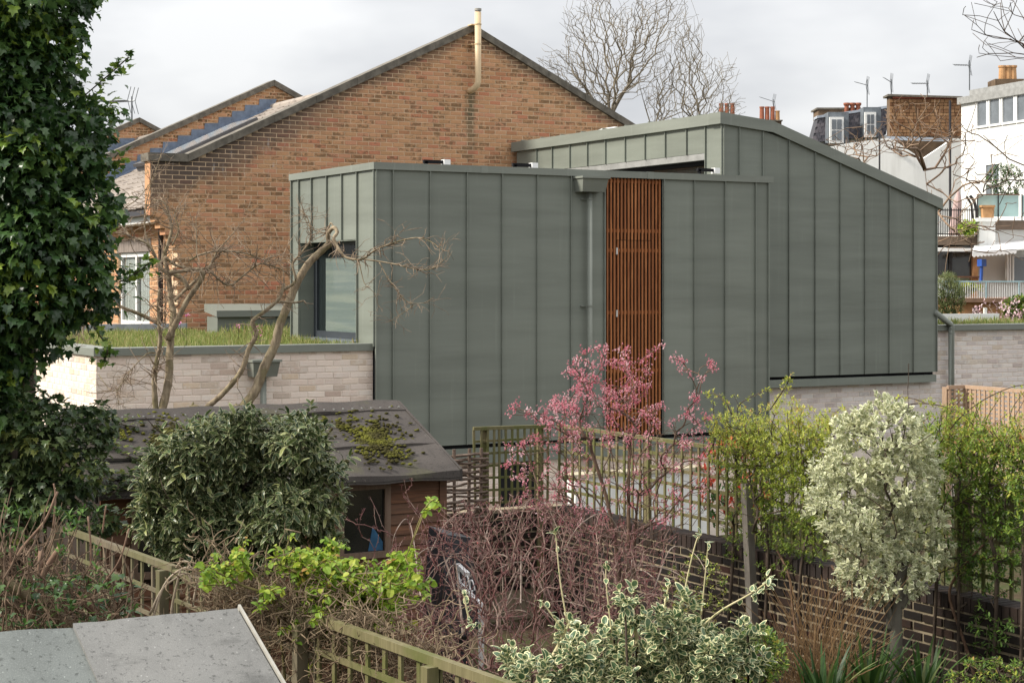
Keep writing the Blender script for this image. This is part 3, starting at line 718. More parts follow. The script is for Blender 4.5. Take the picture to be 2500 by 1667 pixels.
for y in (wy0, ym-f/2, wy1-f): mb.box((xw+0.001, y, wz0+0.12), (xw+0.069, y+f, wz1-f))
wn1 = mb.obj('window', M_white, h1); M_glass_c = glass_mat('clear_glass', (0.04, 0.05, 0.05), 0.04)
for (ya, yb) in ((wy0+f, ym-f/2), (ym+f/2, wy1-f)):
    boxobj('pane', (xw+0.03, ya, wz0+0.12), (xw+0.04, yb, wz1-f), M_glass_c, wn1)
t = NT('net_curtain'); cur = t.bsdf(t.mix(t.step(t.noise(t.scale(t.pos(), (1, 26, 0.1)), 1.0, 2), 0.45, 0.55), (0.62, 0.62, 0.60), (0.88, 0.88, 0.86)), 0.9)
for k in range(14):
    y = wy0+0.1+k*(wy1-wy0-0.2)/14
    if k in (6, 7): continue
    boxobj('blind_vane', (xw+0.05, y, wz0+0.1), (xw+0.10, y+0.085, wz1-0.05), cur, wn1)
pd = onX(401, 650, EX)[1]; mb = MB(); mb.tube([(EX-0.06, pd, 1.0), (EX-0.06, pd, 4.4), (EX-0.25, pd, 4.62)], 0.04, 10); mb.obj('downpipe', M_pipe, h1, smooth=True)
# flue on the gable
fxp = onY(1167, 120, GY-0.2); ft = onY(1167, 30, GY-0.2)[2]; fb = onY(1165, 200, GY-0.2)[2]; frd = 0.057
mb = MB(); mb.tube([(fxp[0], GY-0.2, ft), (fxp[0], GY-0.2, fb), (fxp[0]-0.01, GY-0.19, fb-0.05), (fxp[0]-0.035, GY-0.14, fb-0.11), (fxp[0]-0.06, GY-0.05, fb-0.145), (fxp[0]-0.065, GY+0.03, fb-0.15)], frd, 20); fl_ = mb.obj('flue_pipe', M_flue, h1, smooth=True)
mb = MB(); mb.tube([(fxp[0], GY-0.2, ft), (fxp[0], GY-0.2, ft+0.02)], 0.045, 16); mb.tube([(fxp[0], GY-0.2, ft+0.02), (fxp[0], GY-0.2, ft+0.06)], 0.062, 16); mb.obj('flue_cap', simple('flue_grey', (0.38, 0.36, 0.32), 0.6), fl_)
for py in (108, 60):
    z = onY(1167, py, GY-0.2)[2]; mb = MB(); mb.tube([(fxp[0], GY-0.2, z-0.012), (fxp[0], GY-0.2, z+0.012)], frd+0.006, 18); mb.box((fxp[0]-0.10, GY-0.14, z-0.01), (fxp[0]-0.02, GY+0.004, z+0.01)); mb.obj('flue_bracket', M_flue, h1)
# rooflights lying on the pitches
def rooflight(h, ro, Y, xa, xb, wd):
    ex, ez, rz, ca, sa = ro
    def q(x, y, d): return (x-d*sa, y, ez+(x-ex)*slope+d*ca)
    mb = MB()
    mb.put([q(xa, Y, 0.02), q(xb, Y, 0.02), q(xb, Y+wd, 0.02), q(xa, Y+wd, 0.02), q(xa, Y, 0.14), q(xb, Y, 0.14), q(xb, Y+wd, 0.14), q(xa, Y+wd, 0.14)], BOXF)
    a = mb.obj('skylight', simple('skylight_frame', (0.11, 0.11, 0.115), 0.5, 0.3) if 'skylight_frame' not in bpy.data.materials else bpy.data.materials['skylight_frame'], h)
    mb = MB(); m_ = 0.09
    mb.put([q(xa+m_, Y+m_, 0.144), q(xb-m_, Y+m_, 0.144), q(xb-m_, Y+wd-m_, 0.144), q(xa+m_, Y+wd-m_, 0.144)], [[0, 1, 2, 3]]); mb.obj('pane', simple('skylight_glass', (0.42, 0.47, 0.50), 0.12, 0.3, var=0.1, bump=0) if 'skylight_glass' not in bpy.data.materials else bpy.data.materials['skylight_glass'], a)
    mb = MB(); mb.put([q(xa-0.03, Y-0.03, 0.13), q(xa+0.12, Y-0.03, 0.13), q(xa+0.12, Y+wd+0.03, 0.13), q(xa-0.03, Y+wd+0.03, 0.13), q(xa-0.03, Y-0.03, 0.20), q(xa+0.12, Y-0.03, 0.20), q(xa+0.12, Y+wd+0.03, 0.20), q(xa-0.03, Y+wd+0.03, 0.20)], BOXF); mb.obj('skylight_hood', bpy.data.materials['skylight_frame'], a)
s1 = onX(500, 330, 0.001) if False else None
rooflight(h1, ro1, Y2-2.5, 10.95, 13.1, 1.5)
rooflight(h2, ro2, Y3-2.5, 10.95, 13.1, 1.5)
# ------------------------------------------------------------------ the houses of the next street
RV = np.array([CT, -ST, 0]); FV = np.array([ST, CT, 0])
def fbox(name, x0, y0, x1, y1, d, th, m, parent=None, **k):
    c = (at(x0, y1, d)+at(x1, y0, d))/2; w = (x1-x0)/FOC*d/2; h = (y1-y0)/FOC*d/2
    mb = MB(); mb.obox(c+FV*th/2, RV*w, FV*th/2, (0, 0, h)); return mb.obj(name, m, parent, **k)
def fpoly(name, pts, d, th, m, parent=None, **k):
    P = [at(x, y, d) for x, y in pts]; mb = MB(); mb.prism(P, FV*th); return mb.obj(name, m, parent, **k)
def gmat(name): return bpy.data.materials[name]
t = NT('white_render'); _p = t.pos(); _a = t.noise(t.scale(_p, (2.2, 2.2, 0.16)), 1.4, 5, 0.65); _b = t.noise(_p, 0.7, 4, 0.6)
_c = t.mix(t.math('MULTIPLY', t.step(_a, 0.5, 0.75), 0.55), (0.74, 0.74, 0.72), (0.50, 0.49, 0.46)); _c = t.mix(t.math('MULTIPLY', t.step(_b, 0.5, 0.7), 0.25), _c, (0.58, 0.57, 0.54))
M_render = t.bsdf(_c, 0.85, 0, t.bump(t.noise(_p, 30), 0.1, 0.01), 0.2)
M_slate = NT('slate'); _c = M_slate.mix(M_slate.rnd(), (0.085, 0.085, 0.10), (0.19, 0.17, 0.185)); M_slate = M_slate.bsdf(_c, 0.7, 0, None, 0.3)
M_fglass = simple('far_glass', (0.16, 0.18, 0.20), 0.08, 0.0, var=0.3, sc=1.5, bump=0, spec=0.8)
M_aqua = simple('frosted_glass', (0.42, 0.60, 0.58), 0.35, var=0.15, sc=1.2, bump=0, spec=0.6)
M_terra = simple('terracotta', (0.33, 0.115, 0.065), 0.85, var=0.35, sc=5)
M_buff = simple('buff_pot', (0.50, 0.28, 0.13), 0.85, var=0.25, sc=5)
M_oldb = NT('old_stock_brick'); _p = M_oldb.pos(); _r = M_oldb.rnd()
M_oldb = M_oldb.bsdf(M_oldb.mix(_r, (0.17, 0.085, 0.045), (0.36, 0.21, 0.11)), 0.9, 0, None, 0.1)
M_oldm = simple('old_mortar', (0.17, 0.115, 0.072), 0.95, var=0.4, sc=3)
M_iron = simple('black_iron', (0.03, 0.028, 0.028), 0.5, bump=0)
M_blue = simple('pale_blue_paint', (0.36, 0.50, 0.54), 0.5, bump=0)
M_alu = simple('aerial_metal', (0.16, 0.17, 0.18), 0.45, 0.6, bump=0)

# white house with the row of upper windows, its back face running away to the left
WP = at(2347, 690, 60.0); aw = ray(-300, 690); aw = np.array([aw[0], aw[1], 0]); aw /= np.linalg.norm(aw); tw_ = -aw
wnn = np.array([-aw[1], aw[0], 0]); 
if wnn @ ray(2400, 690) > 0: wnn = -wnn
def onW(px, py, off=0.0):
    r = ray(px, py); t = ((WP+wnn*off-CAM) @ wnn)/(r @ wnn); return CAM+r*t
wh = thing('white_house', (WP[0], WP[1], 0), 'tall white rendered house with a row of four upper windows', 'house')
wtop = onW(2347, 226)[2]; Lw = 16.0
mb = MB(); c = WP+tw_*Lw/2-wnn*4; mb.obox((c[0], c[1], wtop/2-0.2), tw_*Lw/2, wnn*4, (0, 0, wtop/2-0.2)); mb.obj('wall', M_render, wh)
mb = MB(); mb.obox((c[0], c[1], wtop-0.3), tw_*(Lw/2+0.08), wnn*4.12, (0, 0, 0.12)); mb.obj('coping', simple('roof_grey', (0.30, 0.30, 0.29), 0.7), wh)
mb = MB(); q = onW(2347, 210); mb.obox((q[0]+tw_[0]*1.8-wnn[0]*2, q[1]+tw_[1]*1.8-wnn[1]*2, wtop-0.02), tw_*1.9, wnn*1.6, (0, 0, 0.12)); mb.obj('roof_upstand', gmat('roof_grey'), wh)
def wwin(xa, xb, yt, yb, name='window', bars=(0, 0)):
    A = onW(xa, yt); B = onW(xb, yt); za, zb = A[2], onW(xa, yb)[2]; L = np.linalg.norm((B-A)[:2]); d = tw_
    mb = MB(); f = 0.07
    def bx(s0, s1, z0, z1, o0, o1): 
        c = np.array([A[0], A[1], 0])+d*(s0+s1)/2+wnn*(o0+o1)/2; mb.obox((c[0], c[1], (z0+z1)/2), d*(s1-s0)/2, wnn*(o1-o0)/2, (0, 0, (z1-z0)/2))
    bx(0, L, za-f, za, -0.01, 0.06); bx(0, L, zb, zb+f, -0.01, 0.06); bx(0, f, zb+f, za-f, -0.01, 0.06); bx(L-f, L, zb+f, za-f, -0.01, 0.06)
    if bars[0]: bx(L/2-0.025, L/2+0.025, zb+f, za-f, -0.01, 0.05)
    if bars[1]: bx(f, L-f, (za+zb)/2-0.03, (za+zb)/2+0.03, -0.01, 0.055)
    w = mb.obj(name, M_white, wh); mb = MB(); bx(f, L-f, zb+f, za-f, 0.004, 0.012); mb.obj('pane', M_fglass, w)
for xa, xb in ((2386, 2414.5), (2416, 2446), (2447.5, 2481), (2482.5, 2520)):
    zt = onW(2388, 246)[2]
    A = onW(xa, 300); yt = HOR-(onW(2388, 245)[2]-HC)*FOC/np.dot(A-CAM, FV); yb = HOR-(onW(2388, 314)[2]-HC)*FOC/np.dot(A-CAM, FV)
    wwin(xa, xb, yt, yb)
wwin(2407, 2445, 399, 500, 'sash_window', (1, 1))
# its chimney
ch_ = thing('chimney_stack', tuple(at(2480, 690, 62)*np.array([1, 1, 0])), 'short brick chimney stack with buff pots on the white house roof', 'chimney')
fbox('stack', 2430, 193, 2500, 240, 62, 1.0, M_oldm, ch_)
for x in (2441, 2455, 2467): 
    mb = MB(); p = at(x+6, 195, 62.3); mb.tube([p-(0, 0, 0.05), p+(0, 0, 0.42), p+(0, 0, 0.44), p+(0, 0, 0.5)], [0.14, 0.12, 0.15, 0.15], 12); mb.obj('pot', M_buff, ch_)

# party wall of brown brick, the white back wall with its valley, black pipe
pw = thing('brick_party_wall', tuple(at(2260, 690, 66)*np.array([1, 1, 0])), 'weathered brown brick party wall rising beside the white house', 'wall')
fbox('wall', 2172, 237, 2350, 560, 66, 0.5, M_oldm, pw)
c_ = 0
for r in range(11):
    y0 = 243+r*8.2
    x = 2173-(6 if r % 2 else 0)
    while x < 2346:
        w = random.uniform(8, 15); xa = max(x, 2173); xb = min(x+w-1, 2347)
        if xb-xa > 3: fbox('brick', xa, y0, xb, y0+7.2, 65.97-random.uniform(0, 0.03), 0.1, M_oldb, pw)
        x += w
fpoly('coping', [(2168, 230), (2350, 235.5), (2350, 240), (2168, 235)], 65.8, 0.9, M_cop, pw)
fbox('red_course', 2180, 236.5, 2347, 241, 65.9, 0.1, simple('red_brick', (0.33, 0.10, 0.06), 0.9), pw)
bw = thing('white_back_wall', tuple(at(2200, 690, 62)*np.array([1, 1, 0])), 'white rendered back wall dipping to a tiled valley below the brick party wall', 'wall')
fpoly('wall', [(2010, 362), (2070, 350), (2166, 337), (2180, 341), (2252, 389), (2310, 350), (2324, 338), (2352, 338), (2352, 760), (2010, 760)][::-1], 62, 0.4, M_render, bw)
for r in range(6):
    y = 345+r*7.5; hw = 64-r*11
    fpoly('tile_row', [(2249-hw, y), (2249+hw, y), (2249+hw-8, y+8), (2249-hw+8, y+8)], 63.5-0.05*r, 0.1, M_oldm, bw)
fpoly('lead_flashing', [(2164, 333), (2318, 337), (2316, 346), (2168, 342)], 63.2, 0.1, simple('pale_lead', (0.42, 0.46, 0.52), 0.5), bw)
for (xa, xb, ya, yb, dd) in ((2316.5, 2322.5, 246, 640, 61.5), (2145, 2149.5, 320, 520, 61.6)):
    A, B = at((xa+xb)/2, ya, dd), at((xa+xb)/2, yb, dd); mb = MB(); mb.tube([A, B], (xb-xa)/2/FOC*dd, 10); mb.obj('soil_pipe', M_pipe, bw)
fbox('vent', 2196, 372, 2203, 379, 61.9, 0.1, M_pipe, bw)

# mansard house
mh = thing('mansard_house', tuple(at(2080, 690, 70)*np.array([1, 1, 0])), 'white house with a slate mansard roof and two white dormer windows', 'house')
fpoly('wall', [(1960, 352), (2170, 330), (2170, 760), (1960, 760)][::-1], 70.4, 4, M_render, mh)
fpoly('mansard_slope', [(1998, 287), (2174, 262), (2163, 329), (1981, 348)][::-1], 70, 1.0, simple('slate_bed', (0.07, 0.07, 0.08), 0.8), mh)
for r in range(8):
    t0, t1 = r/8, (r+1)/8
    for k in range(17):
        u0, u1 = (k+(0.5 if r % 2 else 0))/17, (k+0.93+(0.5 if r % 2 else 0))/17
        if u1 > 1.0: continue
        def q(u, t_): 
            L_ = np.array([1998, 287])*(1-t_)+np.array([1981, 348])*t_; R2 = np.array([2174, 262])*(1-t_)+np.array([2163, 329])*t_; return tuple(L_*(1-u)+R2*u)
        fpoly('slate', [q(u0, t0), q(u1, t0), q(u1, t1+0.01), q(u0, t1+0.01)][::-1], 69.97-0.02*random.random(), 0.04, M_slate, mh)
for (xa, xb, ya, yb) in ((2026, 2060, 286, 350), (2112, 2139, 274, 335)):
    fbox('dormer', xa-4, ya-12, xb+12, yb-1, 69.3, 1.0, simple('dormer_lead', (0.16, 0.18, 0.20), 0.6) if 'dormer_lead' not in bpy.data.materials else gmat('dormer_lead'), mh)
    dm_ = fbox('dormer_window', xa, ya, xb, yb, 69.15, 0.2, M_white, mh)
    xm_, ym_ = (xa+xb)/2, (ya+yb)/2
    for (a, b, c2, d2) in ((xa+5, ya+6, xm_-1, ym_-2), (xm_+1, ya+6, xb-5, ym_-2), (xa+5, ym_+1, xm_-1, yb-8), (xm_+1, ym_+1, xb-5, yb-8)):
        fbox('pane', a, b, c2, d2, 69.13, 0.03, M_fglass, dm_)
fpoly('ridge_flashing', [(1995, 283), (2176, 257), (2176, 263), (1995, 289)], 69.9, 0.8, gmat('pale_lead'), mh)
fbox('parapet_block', 1998, 265, 2056, 290, 70.6, 1.2, M_oldm, mh); fbox('block_cap', 1994, 263, 2060, 267, 70.5, 1.4, M_cop, mh)
for x in (2067, 2081, 2095):
    mb = MB(); p = at(x, 266, 71.5); mb.tube([p-(0, 0, 0.3), p+(0, 0, 0.1), p+(0, 0, 0.18), p+(0, 0, 0.24)], [0.09, 0.09, 0.14, 0.13], 12); mb.obj('chimney_pot', M_terra, mh)
fbox('small_stack', 2056, 263, 2102, 300, 71.6, 1.0, M_oldm, mh)
fbox('gutter', 1970, 349, 2168, 352, 69.6, 0.2, M_pipe, mh)

# chimneys showing over the zinc ridge
for lab, pots, d, y0, y1, stackx in (('three dark red chimney pots just above the zinc roof corner', (1761, 1775, 1788), 78, 253, 300, (1750, 1800)),
                      ('cluster of four red and buff chimney pots with an aerial behind', (1860, 1873, 1886, 1898), 78, 261, 312, (1850, 1908))):
    ck = thing('chimney_stack', tuple(at(pots[0], 690, d)*np.array([1, 1, 0])), lab, 'chimney', 'chimneys seen above the zinc roof')
    fbox('stack', stackx[0], y1-16, stackx[1], 760, d, 1.2, M_oldm, ck)
    fbox('stack_cap', stackx[0]-3, y1-19, stackx[1]+3, y1-16, d-0.1, 1.4, M_cop, ck)
    for i, x in enumerate(pots):
        yy = y0+(10 if i == 3 else 0)
        a, b = at(x, y1-14, d+0.4), at(x, yy, d+0.4); r = 0.10
        mb = MB(); mb.tube([a, a*0.1+b*0.9, a*0.09+b*0.91, b], [r*1.1, r*0.95, r*1.12, r*1.12], 14); mb.obj('pot', M_buff if i == 3 else M_terra, ck)

# rear extensions, terraces and balconies
ex_ = thing('rear_extension', tuple(at(2400, 690, 50)*np.array([1, 1, 0])), 'low white rear extension with awning, balcony slab and dark glazed room', 'house')
fbox('wall', 2388, 560, 2640, 780, 50, 5, M_render, ex_)
fbox('balcony_slab', 2432, 538, 2640, 561, 49.8, 4, simple('brown_slab', (0.16, 0.115, 0.085), 0.85), ex_)
for xa, xb in ((2388, 2436), (2439, 2487), (2497, 2560)): 
    fbox('balcony_glass', xa, 477, xb, 529, 49.7, 0.03, M_aqua, ex_); fbox('glass_post', xa-2.0, 474, xa-0.3, 540, 49.65, 0.06, M_iron, ex_)
fbox('handrail', 2386, 474, 2490, 476.5, 49.6, 0.08, simple('rust', (0.17, 0.085, 0.05), 0.8), ex_)
fbox('chimney', 2391, 533, 2430, 610, 49.4, 0.5, M_render, ex_); fbox('chimney_cap', 2387, 532, 2434, 541, 49.3, 0.7, M_render, ex_)
fpoly('chimney_pot', [(2399, 504), (2428, 504), (2426, 533), (2401, 533)][::-1], 49.45, 0.3, M_buff, ex_); fbox('pot_rim', 2397, 501, 2430, 506, 49.4, 0.4, M_buff, ex_)
fbox('flat_roof', 2280, 577, 2389, 598, 49.6, 4, gmat('brown_slab'), ex_); fbox('roof_edge', 2278, 606, 2385, 614, 49.2, 4.4, M_white, ex_)
gr = fbox('glazed_room', 2282, 616, 2378, 676, 49.5, 3, simple('dark_room_glass', (0.05, 0.052, 0.045), 0.1, var=0.6, sc=0.8, bump=0, spec=0.8), ex_)
for x in (2288, 2318, 2322, 2374): fbox('mullion', x, 614, x+3, 678, 49.4, 0.08, M_iron, gr)
fbox('brick_pier', 2376, 618, 2388, 760, 49.3, 0.4, simple('orange_brick', (0.46, 0.24, 0.11), 0.9, var=0.3, sc=4), ex_)
fbox('timber_sill', 2285, 674, 2395, 678, 49.2, 0.2, gmat('rust'), ex_)
A_, B_ = at(2397, 640, 49.0), at(2395, 690, 49.0); mb = MB(); mb.tube([A_, B_], 0.045, 8); mb.box(A_-(0.09, 0.09, 0.12), A_+(0.09, 0.09, 0.08)); mb.obj('blue_downpipe', simple('blue_paint', (0.03, 0.10, 0.42), 0.5), ex_)
fbox('door_glass', 2476, 628, 2520, 686, 49.6, 0.4, M_fglass, ex_)
for x in (2459, 2465, 2472): fbox('door_frame', x, 622, x+4, 690, 49.5, 0.2, M_white, ex_)
mb = MB(); a0, a1, b0, b1 = at(2380, 600, 49.9), at(2560, 585, 49.9), at(2374, 618, 47.8), at(2560, 606, 47.8)
mb.put([a0, a1, b1, b0, a0+(0, 0, 0.04), a1+(0, 0, 0.04), b1+(0, 0, 0.04), b0+(0, 0, 0.04)], BOXF)
aw_ = mb.obj('awning', simple('awning_cloth', (0.78, 0.77, 0.76), 0.9, var=0.05), ex_)
for k in range(12):
    x = 2374+k*9.0; fpoly('valance', [(x, 617-k*0.75), (x+9, 616.5-k*0.75), (x+9, 625-k*0.75), (x+4.5, 629-k*0.75), (x, 625-k*0.75)], 47.8, 0.02, gmat('awning_cloth'), aw_)
# terrace base and balustrade
tb = thing('terrace_wall', tuple(at(2420, 690, 46)*np.array([1, 1, 0])), 'orange brick terrace base with small dark vent opening under pale blue railing', 'wall')
fbox('wall', 2345, 738, 2640, 800, 46, 2.5, gmat('orange_brick'), tb); fbox('ledge', 2338, 728, 2640, 738, 45.8, 3.5, simple('ledge', (0.25, 0.15, 0.10), 0.9, var=0.3, sc=2), tb)
fbox('vent_opening', 2376, 751, 2391, 774, 45.97, 0.05, M_black, tb); fbox('white_post', 2403, 751, 2410, 782, 45.5, 0.1, M_white, tb)
rl_ = thing('balustrade', tuple(at(2400, 690, 45.9)*np.array([1, 1, 0])), 'pale blue metal railing along the terrace edge', 'railing')
fbox('top_rail', 2292, 685.5, 2640, 689, 45.9, 0.05, M_blue, rl_)
for x in (2341, 2408, 2488): fbox('post', x-1.5, 688, x+1.5, 729, 45.9, 0.05, M_blue, rl_)
x = 2296
while x < 2560: fbox('baluster', x-0.7, 689, x+0.7, 728, 45.92, 0.02, M_white if x > 2330 else M_blue, rl_); x += 5.6
r2_ = thing('roof_railing', tuple(at(2330, 577, 49.7)*np.array([1, 1, 0])), 'black iron railing round the flat roof of the glazed room', 'railing')
fbox('top_rail', 2284, 512, 2389, 514.5, 49.7, 0.05, M_iron, r2_); fbox('bottom_rail', 2284, 570, 2389, 573, 49.7, 0.05, M_iron, r2_)
x = 2286
while x < 2389: fbox('baluster', x-0.8, 508, x+0.8, 577, 49.7, 0.02, M_iron, r2_); x += 5.4
mb = MB(); mb.tube([at(2368, 478, 50.5), at(2378, 490, 50.5), at(2384, 515, 50.5), at(2385, 575, 50.5)], 0.045, 8); mb.tube([at(2360, 480, 50.6), at(2372, 500, 50.6), at(2376, 575, 50.6)], 0.035, 8)
mb.obx = None
garch = mb.obj('garden_arch', M_iron, label='black iron arch standing on the railed flat roof', cat='arch')
us = MB(); us.tube([at(2340, 463, 51), at(2338, 490, 51), at(2334, 540, 51), at(2332, 575, 51)], [0.02, 0.12, 0.16, 0.2], 10)
us.obj('folded_parasol', simple('dusty_pink_cloth', (0.50, 0.36, 0.34), 0.9, var=0.2), label='folded dusty pink parasol behind the black roof railing', cat='parasol')
# fence by the green roof edge
pf = thing('picket_rail', tuple(at(2310, 690, 44)*np.array([1, 1, 0])), 'pale timber post and rail fence beyond the pale brick wall', 'fence')
fbox('rail', 2284, 757, 2335, 761, 44, 0.06, simple('pale_timber', (0.52, 0.46, 0.33), 0.8), pf)
for x in (2299, 2315, 2328): fbox('post', x, 757, x+(3 if x < 2325 else 7), 830, 44, 0.1, gmat('pale_timber'), pf)

# TV aerials
def aerial(px, yb, yt, d, label, boom=-28, tilt=0.0, n=9):
    t_ = thing('tv_aerial', tuple(at(px, yb, d)), label, 'aerial', 'rooftop TV aerials')
    a, b = at(px, yb+14, d), at(px, yt, d); mb = MB(); mb.tube([a, b], 0.022, 6); mb.obj('mast', M_alu, t_)
    s = d/FOC
    p0 = at(px, yt+ (yb-yt)*0.2, d); dirv = RV*boom*s + FV*abs(boom)*s*0.5 + np.array([0, 0, tilt*s])
    mb = MB(); mb.tube([p0-dirv*0.1, p0+dirv], 0.014, 5)
    side = np.cross(dirv, (0, 0, 1)); side /= np.linalg.norm(side)
    for k in range(n):
        c = p0+dirv*(0.12+0.86*k/(n-1)); mb.bar(c-side*0.22, c+side*0.22, 0.012, 0.012)
    mb.obj('boom', M_alu, t_)
    mb = MB(); up_ = np.array([0, 0, 1.0])
    for sgn in (-1, 1):
        for k in (-1, 0, 1): mb.bar(p0+dirv*0.02+side*0.16*k, p0-dirv*0.10+side*0.16*k+up_*sgn*0.36, 0.014, 0.014)
    mb.obj('reflector', M_alu, t_)
aerial(322, 286, 236, 47.4, 'TV aerial on the farthest brick parapet gable', boom=-78, n=16)
aerial(2117, 262, 195, 70.5, 'TV aerial rising from the slate mansard roof between its dormers', boom=-26, tilt=9)
aerial(2176, 231, 194, 66.3, 'TV aerial at the left end of the brick party wall', boom=-16, tilt=12)
aerial(2264, 233, 197, 66.3, 'TV aerial at the middle of the brick party wall', boom=-34, tilt=2)
aerial(2367, 207, 148, 62.5, 'TV aerial on the white house roof left of its chimney', boom=-34, tilt=3)
aerial(1889, 270, 243, 79, 'small TV aerial behind the cluster of chimney pots', boom=-30, tilt=12)
# ------------------------------------------------------------------ garden structures
M_fence = wood_mat('weathered_trellis', (0.115, 0.095, 0.048), (0.19, 0.16, 0.085), (0.12, 0.115, 0.05), moss=((0.085, 0.095, 0.024), 0.85))
M_fence2 = wood_mat('grey_trellis', (0.10, 0.082, 0.058), (0.18, 0.148, 0.10), (0.115, 0.10, 0.065), moss=((0.115, 0.12, 0.04), 0.5))
M_post = wood_mat('grey_post', (0.15, 0.13, 0.105), (0.23, 0.20, 0.165), (0.15, 0.135, 0.12))
M_latt = wood_mat('brown_lattice', (0.36, 0.245, 0.165), (0.47, 0.335, 0.235), (0.33, 0.22, 0.15))
M_board = wood_mat('shed_board', (0.095, 0.042, 0.022), (0.21, 0.090, 0.045), (0.12, 0.080, 0.058), axis=0)
def felt_mat(name, c, moss):
    t = NT(name); p = t.pos(); c = np.array(c)
    a = t.noise(p, 1.1, 5, 0.6); g = t.noise(p, 160, 3, 0.7); s_ = t.noise(t.scale(p, (1, 2.6, 1)), 2.4, 5, 0.65)
    col = t.mix(t.step(a, 0.35, 0.68), tuple(c*0.72), tuple(c*1.12)); col = t.mix(t.math('MULTIPLY', t.step(g, 0.45, 0.7), 0.4), col, tuple(c*1.7))
    col = t.mix(t.math('MULTIPLY', t.step(s_, 0.56, 0.68), 0.4), col, tuple(c*0.45))
    if moss:
        m = t.noise(p, 2.0, 5, 0.62); col = t.mix(t.math('MULTIPLY', t.step(m, 0.56, 0.66), 0.4), col, (0.075, 0.075, 0.03))
    sk = t.noise(p, 34, 4, 0.7); col = t.mix(t.math('MULTIPLY', t.step(sk, 0.56, 0.66), 0.75), col, tuple(c*0.42)); sk2 = t.noise(t.scale(p, (3, 0.8, 1)), 4, 6, 0.7); col = t.mix(t.math('MULTIPLY', t.step(sk2, 0.55, 0.75), 0.5), col, tuple(c*0.6)); lt_ = t.noise(p, 50, 2, 0.5); col = t.mix(t.math('MULTIPLY', t.step(lt_, 0.70, 0.74), 0.6), col, tuple(c*2.2))
    return t.bsdf(col, 0.9, 0, t.bump(t.math('ADD', g, t.math('MULTIPLY', a, 3.0)), 0.4, 0.008), 0.25)
M_felt = felt_mat('shed_felt', (0.066, 0.057, 0.051), True)
M_feltg = felt_mat('grey_felt', (0.165, 0.163, 0.155), False)
M_feltb = felt_mat('green_felt', (0.145, 0.156, 0.148), False)

# garden shed
SRY, SRZ, SE, SEZ, SBY = 13.80, 2.46, 12.60, 1.975, 15.0
SL, SR = 3.53, 6.50
shed = thing('garden_shed', (5.0, 13.8, 0), 'brown timber shed with mossy dark felt roof and dusty windows', 'shed')
wl_, wr_, wf, wb = SL+0.06, SR-0.06, 12.76, 14.84
mb = MB(); mb.prism([(wr_, wf+0.03, 0.0), (wr_, wb, 0.0), (wr_, wb, SEZ-0.02), (wr_, SRY, SRZ-0.06), (wr_, wf+0.03, SEZ-0.02)][::-1], (-(wr_-wl_), 0, 0)); mb.obj('carcass', simple('shed_dark', (0.03, 0.018, 0.012), 0.9), shed)
WINS = [(onY(335, 1300, wf)[0], onY(480, 1300, wf)[0], 1.33, 1.83), (onY(505, 1300, wf)[0], onY(660, 1300, wf)[0], 1.33, 1.83), (onY(838, 1300, wf)[0], onY(938, 1300, wf)[0], 1.345, 1.845)]
bp = 0.086
me_cache = {}
for r in range(int(SEZ/bp)):
    z0 = r*bp; z1 = z0+bp
    segs = [(wl_, wr_)]
    for (a, b, za, zb) in WINS:
        if z1 > za-0.05 and z0 < zb+0.05:
            ns = []
            for (p, q) in segs:
                if b < p or a > q: ns.append((p, q))
                else: ns += [(p, a-0.05), (b+0.05, q)]
            segs = ns
    for (p, q) in segs:
        if q-p < 0.05: continue
        mb = MB(); y = wf
        mb.prism([(p, y-0.004, z0), (p, y+0.03, z0), (p, y+0.03, z1+0.012), (p, y+0.014, z1+0.012)], (q-p, 0, 0)); mb.obj('board', M_board, shed)
for (a, b, za, zb) in WINS:
    mb = MB(); f = 0.05
    mb.box((a-f, wf-0.02, zb), (b+f, wf+0.03, zb+f)); mb.box((a-f-0.02, wf-0.035, za-f), (b+f+0.02, wf+0.03, za)); mb.box((a-f, wf-0.0205, za), (a, wf+0.03, zb)); mb.box((b, wf-0.0205, za), (b+f, wf+0.03, zb))
    w_ = mb.obj('window', wood_mat('shed_frame', (0.10, 0.062, 0.040), (0.19, 0.13, 0.095)) if 'shed_frame' not in bpy.data.materials else gmat('shed_frame'), shed)
    boxobj('pane', (a, wf+0.008, za), (b, wf+0.012, zb), simple('shed_glass', (0.012, 0.014, 0.016), 0.12, var=0.5, sc=3, bump=0.02, spec=0.6) if 'shed_glass' not in bpy.data.materials else gmat('shed_glass'), w_)
a, b, za, zb = WINS[2]
mb = MB(); mb.put([(b-0.14, wf+0.005, za+0.005), (b-0.01, wf+0.005, za+0.005), (b-0.01, wf+0.005, za+0.07), (b-0.10, wf+0.004, za+0.2)], [[0, 1, 2, 3]]); mb.obj('blue_sheet', simple('blue_plastic', (0.03, 0.11, 0.21), 0.4, var=0.4, sc=9), shed)
boxobj('corner_post', (wr_-0.05, wf-0.016, 0), (wr_+0.014, wf+0.04, SEZ-0.03), M_board, shed)
